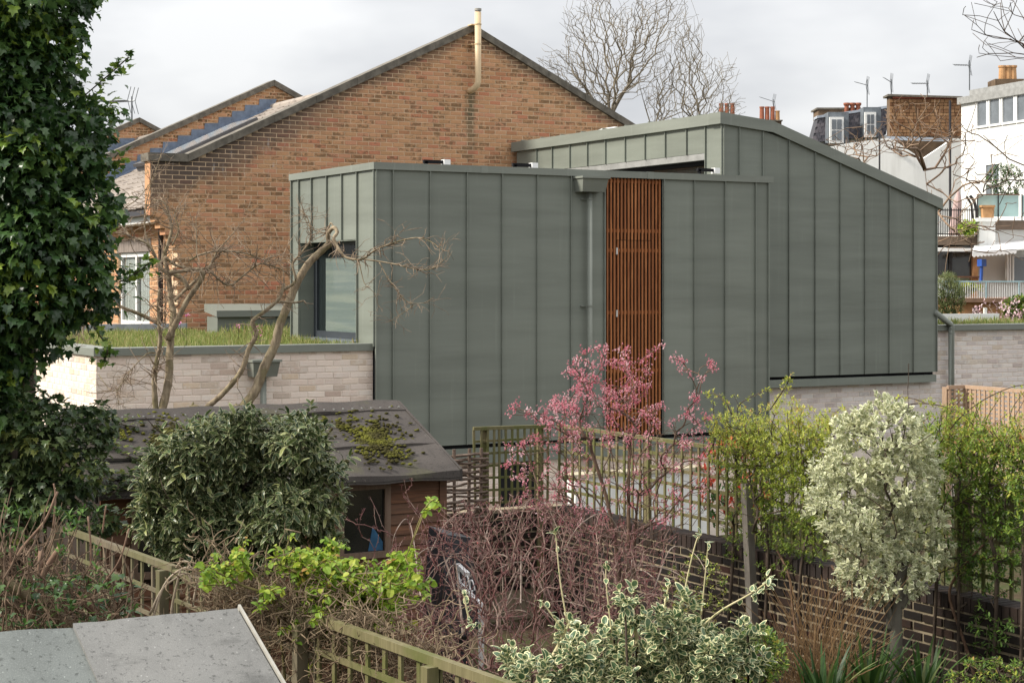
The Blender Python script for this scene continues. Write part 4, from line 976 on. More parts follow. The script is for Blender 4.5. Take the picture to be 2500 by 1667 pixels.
# roof: a sheet with sagging felt, thin edge folded over the eaves
def roof_sheet(x0, x1, ya, za, yb, zb, th, m, parent, name='roof_felt', amp=0.008, seed=1, nx=60, ny=16, lip=0.05):
    rng = np.random.RandomState(seed); ph = rng.uniform(0, 6.28, 6); V = []; 
    us = np.linspace(0, 1, nx+1); vs = np.linspace(0, 1, ny+1)
    for v in vs:
        for u in us:
            x = x0+(x1-x0)*u; w = amp*(math.sin(u*9+ph[0]+v*2)+0.6*math.sin(u*23+ph[1]-v*5)+0.5*math.sin(v*7+ph[2]+u*4))
            V.append((x, ya+(yb-ya)*v, za+(zb-za)*v+w))
    for u in us: V.append((x0+(x1-x0)*u, ya-0.012, za-lip+0.006*math.sin(u*31)))
    F = [[j*(nx+1)+i, j*(nx+1)+i+1, (j+1)*(nx+1)+i+1, (j+1)*(nx+1)+i] for j in range(ny) for i in range(nx)]
    k = (ny+1)*(nx+1); F += [[k+i, k+i+1, i+1, i] for i in range(nx)]
    V = np.array(V); n0 = len(V); V = np.concatenate([V, V-np.array([0, 0, th])]); Fa = np.array(F); Fb = Fa[:, ::-1]+n0
    side = []
    for j in range(ny): side += [[j*(nx+1), (j+1)*(nx+1), (j+1)*(nx+1)+n0, j*(nx+1)+n0], [(j+1)*(nx+1)+nx, j*(nx+1)+nx, j*(nx+1)+nx+n0, (j+1)*(nx+1)+nx+n0]]
    return add(name, mesh_from(name, V, [Fa, Fb, np.array(side)], m, smooth=False), parent)
rs = roof_sheet(SL, SR, SE, SEZ, SRY, SRZ, 0.02, M_felt, shed, seed=3)
mb = MB(); mb.put([(SL, SRY, SRZ-0.02), (SR, SRY, SRZ-0.02), (SR, SBY, SEZ-0.02), (SL, SBY, SEZ-0.02), (SL, SRY, SRZ-0.002), (SR, SRY, SRZ-0.002), (SR, SBY, SEZ), (SL, SBY, SEZ)], BOXF); mb.obj('rear_roof', M_felt, shed)
# overlaps of the felt strips and clout nails
def onroof(x, v, d=0.0): return np.array([x, SE+(SRY-SE)*v, SEZ+(SRZ-SEZ)*v+d])
for v0, v1, nm in ((0.86, 1.005, 'felt_cap_strip'), (0.36, 0.42, 'felt_lap')):
    mb = MB(); nxx = 40
    V = [onroof(SL+(SR-SL)*i/nxx, v, 0.016+0.005*math.sin(i*0.9)) for v in (v0, v1) for i in range(nxx+1)] + [onroof(SL+(SR-SL)*i/nxx, v0, -0.004) for i in range(nxx+1)]
    F = [[i, i+1, nxx+1+i+1, nxx+1+i] for i in range(nxx)]+[[2*(nxx+1)+i, 2*(nxx+1)+i+1, i+1, i] for i in range(nxx)]
    mb.put(V, F); mb.obj(nm, M_felt, shed)
for i in range(34):
    p = onroof(SL+0.05+i*(SR-SL-0.1)/33, 0.885, 0.022); mb = MB(); mb.box(p-(0.006, 0.006, 0.006), p+(0.006, 0.006, 0.006)); mb.obj('clout_nail', M_steel, shed)
for x, s in ((SR+0.004, 1), (SL-0.024, -1)):
    mb = MB(); mb.prism([(x, SE, SEZ-0.09), (x, SRY, SRZ-0.09), (x, SBY, SEZ-0.09), (x, SBY, SEZ+0.01), (x, SRY, SRZ+0.01), (x, SE, SEZ+0.01)][::-1], (0.02, 0, 0)); mb.obj('barge_board', M_felt, shed)

# near felted roof in the corner
nr = thing('felted_shed', (2.2, 7.2, 0), 'low shed roof of grey mineral felt with white edge trim beside the trellis', 'shed')
NR = at(579, 1483, 8.4); NX1 = NR[0]; NYr = NR[1]; NZr = NR[2]; NY0 = NYr-1.9; NZ0 = NZr-1.9*0.44
nsx = onY(178, 1550, NYr)[0]
roof_sheet(nsx, NX1, NY0, NZ0, NYr, NZr, 0.03, M_feltg, nr, amp=0.002, seed=5, nx=30, ny=16)
roof_sheet(nsx-1.6, nsx+0.03, NY0, NZ0-0.012, NYr, NZr-0.012, 0.03, M_feltb, nr, amp=0.005, seed=8, nx=30, ny=16)
mb = MB(); mb.bar((NX1+0.015, NY0, NZ0-0.005), (NX1+0.015, NYr+0.02, NZr-0.005), 0.012, 0.04); mb.obj('edge_trim', simple('pale_trim', (0.40, 0.38, 0.33), 0.7, var=0.3, sc=6), nr)
mb = MB(); mb.box((nsx-1.5, NY0+0.1, 0), (NX1-0.05, NYr-0.02, NZ0-0.1)); mb.obj('walls', M_board, nr)
mb = MB(); mb.prism([(NX1-0.04, NYr-0.06, NZ0-0.1), (NX1-0.04, NYr-0.06, NZr-0.04), (NX1-0.04, NY0+0.1, NZ0-0.05)], (0.03, 0, 0)); mb.obj('gable_end', M_board, nr)

# trellis fences: every slat is its own piece
def trellis(name, A, B, z0, z1, sp, rp, m, label, slw=0.024, th=0.014, rail=0.036, posts=(), pw=0.06, ptop=-0.015, group=None, zfun=None, gaps=None, pm=None, rails=None, front=1):
    A, B = np.array([A[0], A[1], 0.0]), np.array([B[0], B[1], 0.0]); L = np.linalg.norm(B-A); d = (B-A)/L; n = np.array([d[1], -d[0], 0])*front
    t_ = thing(name, (A[0], A[1], 0), label, 'fence', group)
    k = int(L/sp)
    for i in range(k+1):
        s = i*L/k
        if gaps and any(a < s < b for a, b in gaps): continue
        c = A+d*s+n*(th*0.5+0.001); jit = random.gauss(0, 0.004); zz = z1-rail*0.3
        mb = MB(); mb.obox((c[0]+d[0]*jit, c[1]+d[1]*jit, (z0+zz)/2), d*slw/2, n*th/2, np.array([d[0]*jit, d[1]*jit, (zz-z0)/2])); mb.obj('slat', m, t_)
    zs = rails if rails is not None else [z1-rp*j for j in range(1, int((z1-z0)/rp)+1)]
    for z in zs:
        c = (A+B)/2-n*th*0.5; mb = MB(); tilt = random.gauss(0, 0.004)
        mb.obox((c[0], c[1], z), d*L/2+np.array([0, 0, tilt]), n*th/2, (0, 0, slw/2)); mb.obj('rail', m, t_)
    c = (A+B)/2; mb = MB(); mb.obox((c[0], c[1], z1), d*(L/2+0.02), n*0.02, (0, 0, rail/2)); mb.obj('top_rail', m, t_)
    for s in posts:
        c = A+d*s-n*(th+pw/2+0.002); mb = MB(); mb.obox((c[0], c[1], (z1+ptop)/2), d*pw/2, n*pw/2, (0, 0, (z1+ptop)/2)); mb.obj('post', pm or m, t_)
    return t_
FA, FB = (3.12, 12.12), (3.51, 6.51)
def fl_at(y): k = (y-FA[1])/(FB[1]-FA[1]); return (FA[0]+(FB[0]-FA[0])*k, y)
trellis('trellis_fence', fl_at(14.0), fl_at(10.05), 0.15, 1.80, 0.165, 0.165, M_fence2, 'old grey square trellis panel running past the shed and brush pile', posts=(1.95, 3.9), front=-1)
trellis('trellis_fence', fl_at(10.0), fl_at(8.2), 0.15, 1.78, 0.165, 0.165, M_fence2, 'old trellis panel tangled with dry climber beside the grey felt roof', posts=(1.75,), front=-1)
trellis('trellis_fence', fl_at(8.15), fl_at(5.6), 0.15, 1.81, 0.165, 0.165, M_fence, 'mossy greenish trellis panel below the purple thorn bush', posts=(1.2, 2.5), front=-1, slw=0.03, rail=0.044)

# garden wall of sooty brick, square trellis on top
XR = 9.2; WT = 1.17
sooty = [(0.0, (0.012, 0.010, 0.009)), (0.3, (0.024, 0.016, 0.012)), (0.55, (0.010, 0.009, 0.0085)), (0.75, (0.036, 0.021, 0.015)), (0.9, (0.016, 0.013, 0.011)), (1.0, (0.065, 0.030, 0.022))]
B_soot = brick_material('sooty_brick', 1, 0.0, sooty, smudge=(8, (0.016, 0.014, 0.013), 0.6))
gwall = thing('garden_wall', (XR, 11, 0), 'low sooty dark brick garden wall with pale mortar under square trellis', 'wall')
mb = MB(); mb.box((XR+0.012, 4.0, 0), (XR+0.22, 15.8, WT-0.012)); gm = mb.obj('wall', M_mortd, gwall)
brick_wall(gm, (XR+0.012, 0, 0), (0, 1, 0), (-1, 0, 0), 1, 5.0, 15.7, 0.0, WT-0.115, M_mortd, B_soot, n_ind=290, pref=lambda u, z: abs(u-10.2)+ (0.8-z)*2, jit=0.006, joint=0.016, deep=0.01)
B_soldier = NT('sooty_soldier'); B_soldier = B_soldier.bsdf(B_soldier.mix(B_soldier.rnd(), (0.014, 0.011, 0.010), (0.045, 0.030, 0.024)), 0.85, 0, B_soldier.bump(B_soldier.noise(B_soldier.pos(), 60), 0.4, 0.006), 0.25)
sme = MB(); sme.box((-0.006, -0.032, -0.055), (0.225, 0.032, 0.055)); sme = sme.mesh('brick', B_soldier)
y = 8.0
while y < 15.7:
    o_ = bpy.data.objects.new('brick', sme); o_.location = (XR+random.uniform(-0.004, 0.003), y, WT-0.055); o_.rotation_euler = (random.gauss(0, 0.02), 0, random.gauss(0, 0.01)); link(o_, gwall); y += 0.078
trellis('wall_trellis', (XR+0.10, 15.75), (XR+0.10, 12.35), WT+0.03, 2.0, 0.141, 0.134, M_fence, 'mossy square trellis on the brick wall behind the pink blossom', posts=(1.6,), slw=0.03, front=1)
trellis('wall_trellis', (XR+0.10, 12.25), (XR+0.10, 5.2), WT+0.03, 2.0, 0.141, 0.134, M_fence, 'square trellis on the brick wall under green climbers and the silver tree', posts=(2.4, 4.8), slw=0.03, front=1)
# free-standing post leaning on the wall
pA = onX(1845, 1530, XR-0.10); pB = onX(1822, 1180, XR-0.10)
mb = MB(); mb.bar((pA[0], pA[1], 0), pB, 0.07, 0.075, upv=(0, 1, 0)); mb.obj('fence_post', M_post, label='grey square timber post standing against the sooty brick wall', cat='post')
# end trellis and woven hurdle
mb = MB(); mb.box((7.0, 15.82, 0), (XR+0.2, 16.0, WT-0.02)); ew = mb.obj('end_wall', M_mortd, gwall)
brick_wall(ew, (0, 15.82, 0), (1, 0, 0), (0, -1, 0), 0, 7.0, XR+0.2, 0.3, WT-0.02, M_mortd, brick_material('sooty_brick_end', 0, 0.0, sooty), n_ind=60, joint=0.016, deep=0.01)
EA, EB = at(1160, 1100, 17.9), at(1336, 1100, 18.2)
trellis('end_trellis', EA[:2], EB[:2], 1.2, 2.0, 0.066, 0.128, M_fence, 'close-set greenish trellis panel between woven hurdle and brick wall', slw=0.024, posts=(0.12, 0.74), pw=0.06, pm=M_fence)
HA, HB = at(1040, 1100, 17.4), at(1192, 1100, 17.75)
hd = thing('wattle_hurdle', (HA[0], HA[1], 0), 'woven brown wattle hurdle fence beside the shed', 'fence')
M_wat = wood_mat('wattle', (0.10, 0.068, 0.050), (0.20, 0.145, 0.11), (0.085, 0.06, 0.048), axis=0)
dH = (HB-HA)*np.array([1, 1, 0]); LH = np.linalg.norm(dH); dH /= LH; nH = np.array([dH[1], -dH[0], 0])
for k in range(5):
    c = HA+dH*(LH*(k+0.3)/5); mb = MB(); mb.tube([(c[0], c[1], 0), (c[0]+random.gauss(0, 0.01), c[1], 1.82)], 0.017, 6); mb.obj('stake', M_wat, hd)
for r in range(40):
    z = 0.1+r*0.0425; ph = math.pi*(r % 2)
    pts = []
    for i in range(26):
        s = i/25*LH*1.0; off = 0.026*math.cos(math.pi*s/(LH/5)-0.3*math.pi+ph)
        p = HA+dH*s+nH*off; pts.append((p[0], p[1], z+0.008*math.sin(s*5+r*1.7)+0.006*math.sin(s*13+r)))
    mb = MB(); mb.tube(pts, random.uniform(0.012, 0.021), 6); mb.obj('weaver', M_wat, hd)

# brown lattice on the farther boundary
lc = onY(2352, 945, 18.0)
LA = np.array([lc[0], lc[1]]); lz = lc[2]
lt = onY(2352, 944, 18.0)[2]
A2 = onY(2316, 945, 18.0)
trellis('lattice_panel', (A2[0], 18.0), (LA[0], 18.0), 0.8, lt, 0.075, 0.062, M_latt, 'short return panel of brown close lattice', slw=0.03, th=0.012, rail=0.05, posts=(0.02,), pw=0.09, ptop=0.0)
trellis('lattice_panel', (LA[0]+0.02, 17.97), (LA[0]+0.02, 14.3), 0.8, lt, 0.088, 0.062, M_latt, 'long brown close lattice panel before the pale brick wall', slw=0.034, th=0.012, rail=0.05, posts=(0.03, 1.9), pw=0.07, ptop=0.0)
# white low wall in the yard behind the trellis
ww = onY(1405, 1160, 18.0), onY(1730, 1160, 18.0); wzt = onY(1500, 1160, 18.0)[2]
mb = MB(); mb.box((ww[0][0], 18.0, 0), (ww[1][0], 18.2, wzt)); mb.obj('yard_wall', M_render, label='low white painted yard wall glimpsed through the square trellis', cat='wall')
boxobj('yard_wall_cap', (ww[0][0]-0.05, 17.96, wzt+0.001), (ww[1][0]+0.05, 18.24, wzt+0.04), gmat('pale_timber'), None, label='pale timber plank lying along the white yard wall', cat='plank')

# white scroll bench and cover half hidden by the thorn bush
bn = thing('garden_bench', tuple(at(1110, 1700, 12.0)*np.array([1, 1, 0])), 'white scrolled iron garden bench half hidden in the thorn bush', 'bench')
M_wi = simple('white_iron', (0.68, 0.67, 0.66), 0.5, var=0.15, sc=20, bump=0)
b0 = at(1092, 1356, 12.5); b1 = at(1142, 1402, 12.2); b2 = at(1092, 1396, 12.5); b3 = at(1175, 1478, 12.0)
for nm, (p, q) in (('top_rail', (b0, b1)), ('seat_rail', (b2, b3))): mb = MB(); mb.bar(p, q, 0.03, 0.03); mb.obj(nm, M_wi, bn)
for k in range(5):
    u = (k+0.5)/5; p = b0*(1-u)+b1*u; q = b2*(1-u)+b3*u; c = (p+q)/2; a = np.linspace(0, 5.5, 18)
    hd_ = (b1-b0)/np.linalg.norm(b1-b0); pts = [c+hd_*math.cos(x)*0.05*(1-x/9)+np.array([0, 0, 1])*math.sin(x)*0.06*(1-x/9) for x in a]
    mb = MB(); mb.tube(pts, 0.006, 5); mb.obj('scroll', M_wi, bn)
for p in (b2, b3): mb = MB(); mb.bar(p, (p[0], p[1], 0), 0.03, 0.03); mb.obj('leg', M_wi, bn)
cv = at(1108, 1330, 12.4); mb = MB(); mb.put([(cv[0]-0.13, cv[1]-0.1, 1.0), (cv[0]+0.16, cv[1]-0.12, 1.0), (cv[0]+0.16, cv[1]+0.25, 1.0), (cv[0]-0.13, cv[1]+0.25, 1.0), (cv[0]-0.10, cv[1]-0.05, cv[2]+0.09), (cv[0]+0.11, cv[1]-0.05, cv[2]+0.05), (cv[0]+0.12, cv[1]+0.2, cv[2]+0.06), (cv[0]-0.1, cv[1]+0.2, cv[2]+0.12)], BOXF)
mb.box((cv[0]-0.09, cv[1]-0.04, 0), (cv[0]+0.1, cv[1]+0.16, 1.0)); mb.obj('covered_barbecue', simple('dark_cover', (0.028, 0.03, 0.036), 0.45, var=0.3, sc=6), label='dark plastic cover over a barbecue beside the shed corner', cat='barbecue')
# ------------------------------------------------------------------ plants
RS = np.random.RandomState(11)
def leaf_template(outline, inner=None, fold=0.15, curl=0.1, tipdown=0.0):
    """outline: (n,2) ring (x across, y along from base 0 to tip 1). With inner: an inner ring scaled about the midrib gives the pale margin."""
    o = np.array(outline, float); n = len(o)
    def lift(q): return np.stack([q[:, 0], q[:, 1], fold*np.abs(q[:, 0]) - curl*(q[:, 1]-0.4)**2], -1)
    if inner is None:
        V = np.concatenate([lift(np.array([[0, 0.45]])), lift(o)]); F = [[0, 1+i, 1+(i+1) % n] for i in range(n)]
        return V, np.array(F), np.concatenate([[0.0], np.ones(n)])
    c = np.array([0, 0.5]); q = c+(o-c)*inner
    V = np.concatenate([lift(np.array([[0, 0.5]])), lift(q), lift(o)])
    F = [[0, 1+i, 1+(i+1) % n] for i in range(n)]
    for i in range(n):
        j = (i+1) % n; F += [[1+i, 1+n+i, 1+n+j], [1+i, 1+n+j, 1+j]]
    return V, np.array(F), np.concatenate([[0.0], np.full(n, 0.42), np.ones(n)])
def oval(w, n=8, p=1.0):
    a = np.linspace(0, 2*np.pi, n, endpoint=False)-np.pi/2
    return np.stack([w/2*np.cos(a)*(1-0.25*np.sin(a)*p), 0.5+0.5*np.sin(a)], -1)
L_ivy = leaf_template([(0.0, 0.04), (0.28, -0.04), (0.55, 0.22), (0.30, 0.36), (0.40, 0.62), (0.15, 0.66), (0.0, 1.0), (-0.15, 0.66), (-0.40, 0.62), (-0.30, 0.36), (-0.55, 0.22), (-0.28, -0.04)], None, 0.22, 0.35)
L_euo = leaf_template(oval(0.60, 8), 0.70, 0.22, 0.25)
L_pit = leaf_template(oval(0.56, 8, 0.3), 0.74, 0.25, -0.2)
L_long = leaf_template(oval(0.30, 8, 0.5), 0.68, 0.3, 0.5)
L_small = leaf_template(oval(0.42, 6, 0.6), None, 0.2, 0.2)
L_round = leaf_template(oval(0.78, 8, 0.5), None, 0.25, 0.35)
L_petal = leaf_template(oval(0.62, 5, -0.4), None, 0.3, -0.3)
L_strap = None

def frames(dirs, roll=None):
    """rotation matrices whose +Y column is dirs and +Z is as upright as possible, with a roll"""
    d = dirs/np.linalg.norm(dirs, axis=1, keepdims=True); up_ = np.tile(np.array([0.0, 0, 1.0]), (len(d), 1))
    par = np.abs(d[:, 2]) > 0.97; up_[par] = (1, 0, 0)
    x = np.cross(d, up_); x /= np.linalg.norm(x, axis=1, keepdims=True); z = np.cross(x, d)
    if roll is not None:
        c, s = np.cos(roll)[:, None], np.sin(roll)[:, None]; x, z = c*x+s*z, -s*x+c*z
    return np.stack([x, d, z], -1)
def scatter(tmpl, P, Rm, S):
    V, F, rim = tmpl; N = len(P)
    W = np.einsum('nij,vj->nvi', Rm, V)*np.asarray(S).reshape(-1, 1, 1)+P[:, None, :]
    Fa = (F[None]+(np.arange(N)*len(V))[:, None, None]).reshape(-1, F.shape[1])
    return W.reshape(-1, 3), Fa, np.tile(rim, N)
def leaves_obj(name, tmpl, P, D, S, mat_, parent, roll=None, rnd=None, n_ind=0, kind='stuff'):
    P = np.asarray(P, float); D = np.asarray(D, float); N = len(P)
    S = np.broadcast_to(np.asarray(S, float), (N,)); Rm = frames(D, roll)
    rnd = RS.rand(N) if rnd is None else rnd
    if n_ind:
        near = np.argsort(((P-CAM)@FV) - 0.0*S)[:n_ind*3]; near = RS.permutation(near)[:n_ind]
        V, F, rim = tmpl
        mes = []
        for b in range(4): mes.append(mesh_from('leaf', V, [F], mat_, attrs={'rim': rim, 'rnd': np.full(len(V), (b+0.5)/4)}))
        for i in near:
            o = bpy.data.objects.new('leaf', mes[int(min(rnd[i], 0.999)*4)]); M4 = Matrix(Rm[i].tolist()).to_4x4()
            o.matrix_basis = Matrix.Translation(P[i].tolist()) @ M4 @ Matrix.Scale(float(S[i]), 4); link(o, parent)
        keep = np.ones(N, bool); keep[near] = False
    else: keep = np.ones(N, bool)
    W, Fa, rim = scatter(tmpl, P[keep], Rm[keep], S[keep])
    me = mesh_from(name, W, [Fa], mat_, attrs={'rim': rim, 'rnd': np.repeat(rnd[keep], len(tmpl[0]))})
    return add(name, me, parent, kind=kind)

def leaf_mat(name, stops, rim=None, trans=0.3, rough=0.5, rimpos=(0.42, 0.62), spec=0.35):
    t = NT(name); r = t.attr('rnd'); col = t.ramp(r, stops)
    nz_ = t.noise(t.pos(), 60, 3); col = t.mix(t.math('MULTIPLY', nz_, 0.25), col, tuple(np.array(stops[0][1])*0.5))
    if rim: 
        e_ = t.math('MULTIPLY_ADD', t.noise(t.pos(), 90, 2), 0.24, t.math('SUBTRACT', t.attr('rim'), 0.12))
        col = t.mix(t.step(e_, rimpos[0], rimpos[1]), col, rim)
    return t.bsdf(col, rough, 0, None, spec, trans)
def bark_mat(name, c1, c2, sc=14, moss=None):
    t = NT(name); p = t.pos(); a = t.noise(t.scale(p, (1, 1, 0.35)), sc, 5, 0.65)
    col = t.mix(t.step(a, 0.33, 0.68), c1, c2)
    if moss: col = t.mix(t.math('MULTIPLY', t.step(t.noise(p, 4, 4), 0.5, 0.65), 0.6), col, moss)
    return t.bsdf(col, 0.85, 0, t.bump(a, 0.4, 0.01), 0.2)

def smooth_path(pts, n=4):
    """Catmull-Rom through pts"""
    P = np.asarray(pts, float); 
    if len(P) < 3: return P
    E = np.concatenate([[2*P[0]-P[1]], P, [2*P[-1]-P[-2]]]); out = []
    for i in range(1, len(E)-2):
        p0, p1, p2, p3 = E[i-1], E[i], E[i+1], E[i+2]
        for k in range(n):
            t = k/n; out.append(0.5*((2*p1)+(-p0+p2)*t+(2*p0-5*p1+4*p2-p3)*t*t+(-p0+3*p1-3*p2+p3)*t**3))
    out.append(P[-1]); return np.array(out)

def colonize(roots, tips, seg=0.12, tan=0.33, rmin=0.003, expo=2.4, wob=0.25, upb=0.0, order=None, seedpts=None, reach=0.35, seed=0):
    """grow branches so that every tip is reached: nodes, parents, radii. roots: list of polylines (N,3) that exist first"""
    rng = np.random.RandomState(seed)
    N = []; par = []; dist = []
    for rl in roots:
        rl = np.asarray(rl, float)
        for i, p in enumerate(rl):
            N.append(p); par.append(len(N)-2 if i else -1); dist.append(0 if i == 0 else dist[-1]+np.linalg.norm(p-rl[i-1]))
    nodes = np.zeros((len(N)+len(tips)*60+10, 3)); nodes[:len(N)] = N; cnt = len(N); dd = np.zeros(len(nodes)); dd[:cnt] = dist
    tips = np.asarray(tips, float); base = nodes[0]
    od = np.argsort(np.linalg.norm(tips-base, axis=1)) if order is None else order
    leaf = []
    for ti in od:
        t = tips[ti]; v = nodes[:cnt]-t; ds = np.linalg.norm(v, axis=1)
        cost = ds+reach*dd[:cnt]+0.6*np.maximum(0, nodes[:cnt, 2]-t[2])
        k = int(np.argmin(cost)); p = nodes[k].copy(); L = ds[k]
        if L < 1e-3: continue
        m = max(2, int(L/seg)); 
        d0 = (nodes[k]-nodes[par[k]]) if par[k] >= 0 else np.array([0, 0, 1.0]); d0 = d0/(np.linalg.norm(d0)+1e-9)
        c1 = p+d0*L*tan+(t-p)*(0.33-tan)+np.array([0, 0, upb*L]); c2 = t-(t-p)*0.3+rng.normal(0, wob*0.25*L, 3)
        last = k
        for j in range(1, m+1):
            u = j/m; q = (1-u)**3*p+3*(1-u)**2*u*c1+3*(1-u)*u*u*c2+u**3*t
            if j < m: q = q+rng.normal(0, wob*seg*0.22, 3)
            nodes[cnt] = q; par.append(last); dd[cnt] = dd[last]+np.linalg.norm(q-nodes[last]); last = cnt; cnt += 1
            if cnt >= len(nodes)-2: break
        leaf.append(last)
        if cnt >= len(nodes)-70: break
    par = np.array(par); rad = np.zeros(cnt)
    acc = np.zeros(cnt)
    for i in range(cnt-1, -1, -1):
        if acc[i] == 0: acc[i] = rmin**expo
        rad[i] = acc[i]**(1/expo)
        if par[i] >= 0: acc[par[i]] += acc[i]
    return nodes[:cnt], par, rad, leaf
def tree_mesh(name, nodes, par, rad, mat_, parent, sides=6, rmax=None, thin=4):
    if rmax: rad = np.minimum(rad, rmax)
    ch = {}
    for i, p in enumerate(par): ch.setdefault(int(p), []).append(i)
    mb = MB(); stack = [(r, None) for r in ch.get(-1, [])]
    while stack:
        s, pr = stack.pop(); chain = ([pr] if pr is not None else [])+[s]; cur = s
        while cur in ch:
            cs = sorted(ch[cur], key=lambda c: -rad[c]); 
            for c in cs[1:]: stack.append((c, cur))
            chain.append(cs[0]); cur = cs[0]
        r = rad[chain].copy()
        if pr is not None: r[0] = r[1]*1.05 if len(r) > 1 else r[0]
        if len(chain) > 1: mb.tube(nodes[chain], r, sides if r.max() > 0.012 else thin, cap=r.max() > 0.012)
    return mb.obj(name, mat_, parent, smooth=True)

def blob_points(blobs, dens, shell=0.6, rng=RS):
    """points in the outer shell of a union of ellipsoids (c, r): position and outward direction"""
    P, D = [], []
    for c, r in blobs:
        c = np.asarray(c, float); r = np.broadcast_to(np.asarray(r, float), (3,)); n = int(dens*4*np.pi*(np.mean(r)**2))
        d = rng.normal(size=(n, 3)); d /= np.linalg.norm(d, axis=1, keepdims=True)
        k = (shell+(1-shell)*rng.rand(n)**0.6)[:, None]; P.append(c+d*r*k); D.append(d)
    P, D = np.concatenate(P), np.concatenate(D)
    keep = np.ones(len(P), bool)
    for c, r in blobs:
        q = (P-np.asarray(c))/np.broadcast_to(np.asarray(r, float), (3,)); keep &= ~((q**2).sum(1) < (shell*0.92)**2)
    return P[keep], D[keep]
def whorl(P, D, n, spread, L, jit=0.3, rng=RS):
    """n leaves around each twig end"""
    N = len(P); D = D/np.linalg.norm(D, axis=1, keepdims=True); ref = np.where(np.abs(D[:, 2:3]) > 0.9, np.array([[1.0, 0, 0]]), np.array([[0, 0, 1.0]]))
    U = np.cross(D, ref); U /= np.linalg.norm(U, axis=1, keepdims=True); W = np.cross(D, U)
    PP, DD, SS = [], [], []
    for k in range(n):
        a = k*2.39996+rng.rand(N)*0.8; e = spread*(0.55+0.75*(k+1)/n)+rng.normal(0, jit*0.4, N)
        dr = D*np.cos(e)[:, None]+(U*np.cos(a)[:, None]+W*np.sin(a)[:, None])*np.sin(e)[:, None]
        PP.append(P-D*(L*0.9*k/n)[:, None] if np.ndim(L) else P-D*L*0.9*k/n); DD.append(dr); SS.append(rng.uniform(0.7, 1.15, N)*L)
    return np.concatenate(PP), np.concatenate(DD), np.concatenate(SS)

M_ivy = leaf_mat('ivy_leaf', [(0.0, (0.024, 0.055, 0.020)), (0.4, (0.052, 0.110, 0.034)), (0.7, (0.105, 0.19, 0.048)), (0.85, (0.22, 0.34, 0.055)), (1.0, (0.38, 0.50, 0.08))], None, 0.38, 0.30, spec=0.55)
M_twigd = bark_mat('dark_twig', (0.045, 0.032, 0.024), (0.10, 0.075, 0.055))
M_bark = bark_mat('grey_brown_bark', (0.15, 0.115, 0.075), (0.33, 0.265, 0.18), 20, moss=(0.14, 0.125, 0.055))

# ---- ivy-clad trunk on the left
ID = 12.3
iv = thing('ivy_tree', tuple(at(0, 690, ID)*np.array([1, 1, 0])), 'tall trunk smothered in dark glossy ivy beside the shed', 'tree')
out = [(-40, 232), (30, 205), (90, 196), (150, 182), (205, 178), (250, 210), (290, 268), (330, 258), (375, 230), (420, 225), (465, 262), (510, 290), (555, 270), (600, 240), (640, 258), (680, 282), (720, 275), (755, 205), (790, 150), (835, 150), (875, 90), (915, 55), (950, 45), (1000, 90)]
blobs = []
for (y, x) in out:
    r = (78 if y < 740 else 50)/FOC*ID; blobs.append((at(x-(80 if y < 740 else 52), y, ID+RS.uniform(-0.15, 0.15)), (r*1.05, r*1.15, r*0.80)))
    if x > 170 and y < 740: blobs.append((at(x-190, y+20, ID+RS.uniform(-0.45, -0.1)), (r*1.25, r*1.2, r*1.0)))
    blobs.append((at(-20 if y < 740 else -60, y, ID-0.2), (r*1.5, r*1.5, r*1.1)))
P, D = blob_points(blobs, 390, 0.5); P = P+D*RS.exponential(0.03, (len(P), 1))
keep = ((P-CAM)@FV) > 9
P, D = P[keep], D[keep]
down = np.stack([RS.normal(0, 0.35, len(P)), RS.normal(0, 0.35, len(P)), -0.7+RS.normal(0, 0.35, len(P))], -1)
LD = down+D*0.55
# leaf colour: young leaves gather in sprays at the tips of the lobes
sp = RS.rand(len(P)); patch = np.sin(P[:, 2]*7.1+P[:, 0]*5)+np.sin(P[:, 2]*13.7+P[:, 1]*6.1)
rn = np.clip(sp*0.76+np.where((patch > 0.85) & (RS.rand(len(P)) < 0.65), 0.30, 0)+np.where(RS.rand(len(P)) < 0.05, 0.2, 0), 0, 1)
leaves_obj('foliage', L_ivy, P, LD, RS.uniform(0.042, 0.100, len(P)), M_ivy, iv, roll=RS.normal(0, 0.5, len(P)), rnd=rn, n_ind=260)
mb = MB()
for k in range(5):
    x = -90+k*34; mb.tube(smooth_path([at(x+RS.normal(0, 8), y, ID+0.1*k) for y in (1500, 1200, 900, 600, 300, 0, -120)]), [0.13]*25, 8)
mb.obj('trunk', M_twigd, iv, smooth=True)
def sprig(parent, pts, depth, n, size, mat_=None, tmpl=None, r=0.005, rndlo=0.55, stem=None, spread=0.05, sway=0.5, px=True):
    path = smooth_path([at(x, y, depth) for x, y in pts] if px else pts, 5); L = len(path)
    k = RS.randint(int(L*0.15), L, n); P = path[k]+RS.normal(0, spread, (n, 3))
    T = np.gradient(path, axis=0)[k]; T /= np.linalg.norm(T, axis=1, keepdims=True)+1e-9
    D = T*sway+RS.normal(0, 0.6, (n, 3))+np.array([0, 0, -0.3])
    return path, P, D
for pts, n in (([(205, 235), (240, 205), (275, 175), (314, 140)], 60), ([(220, 262), (262, 270), (285, 300)], 40), ([(240, 395), (275, 405), (292, 388)], 40), ([(290, 690), (330, 668), (368, 640)], 70), ([(230, 800), (262, 850), (255, 880)], 45),
               ([(180, 30), (215, 12), (238, 2)], 30), ([(170, 135), (188, 118), (185, 100)], 20)):
    path, P, D = sprig(iv, pts, ID, n, 0.07, spread=0.035)
    leaves_obj('spray', L_ivy, P, D, RS.uniform(0.04, 0.075, n), M_ivy, iv, rnd=RS.uniform(0.45, 1.0, n)); mb = MB(); mb.tube(path, 0.005, 5); mb.obj('stem', M_twigd, iv)
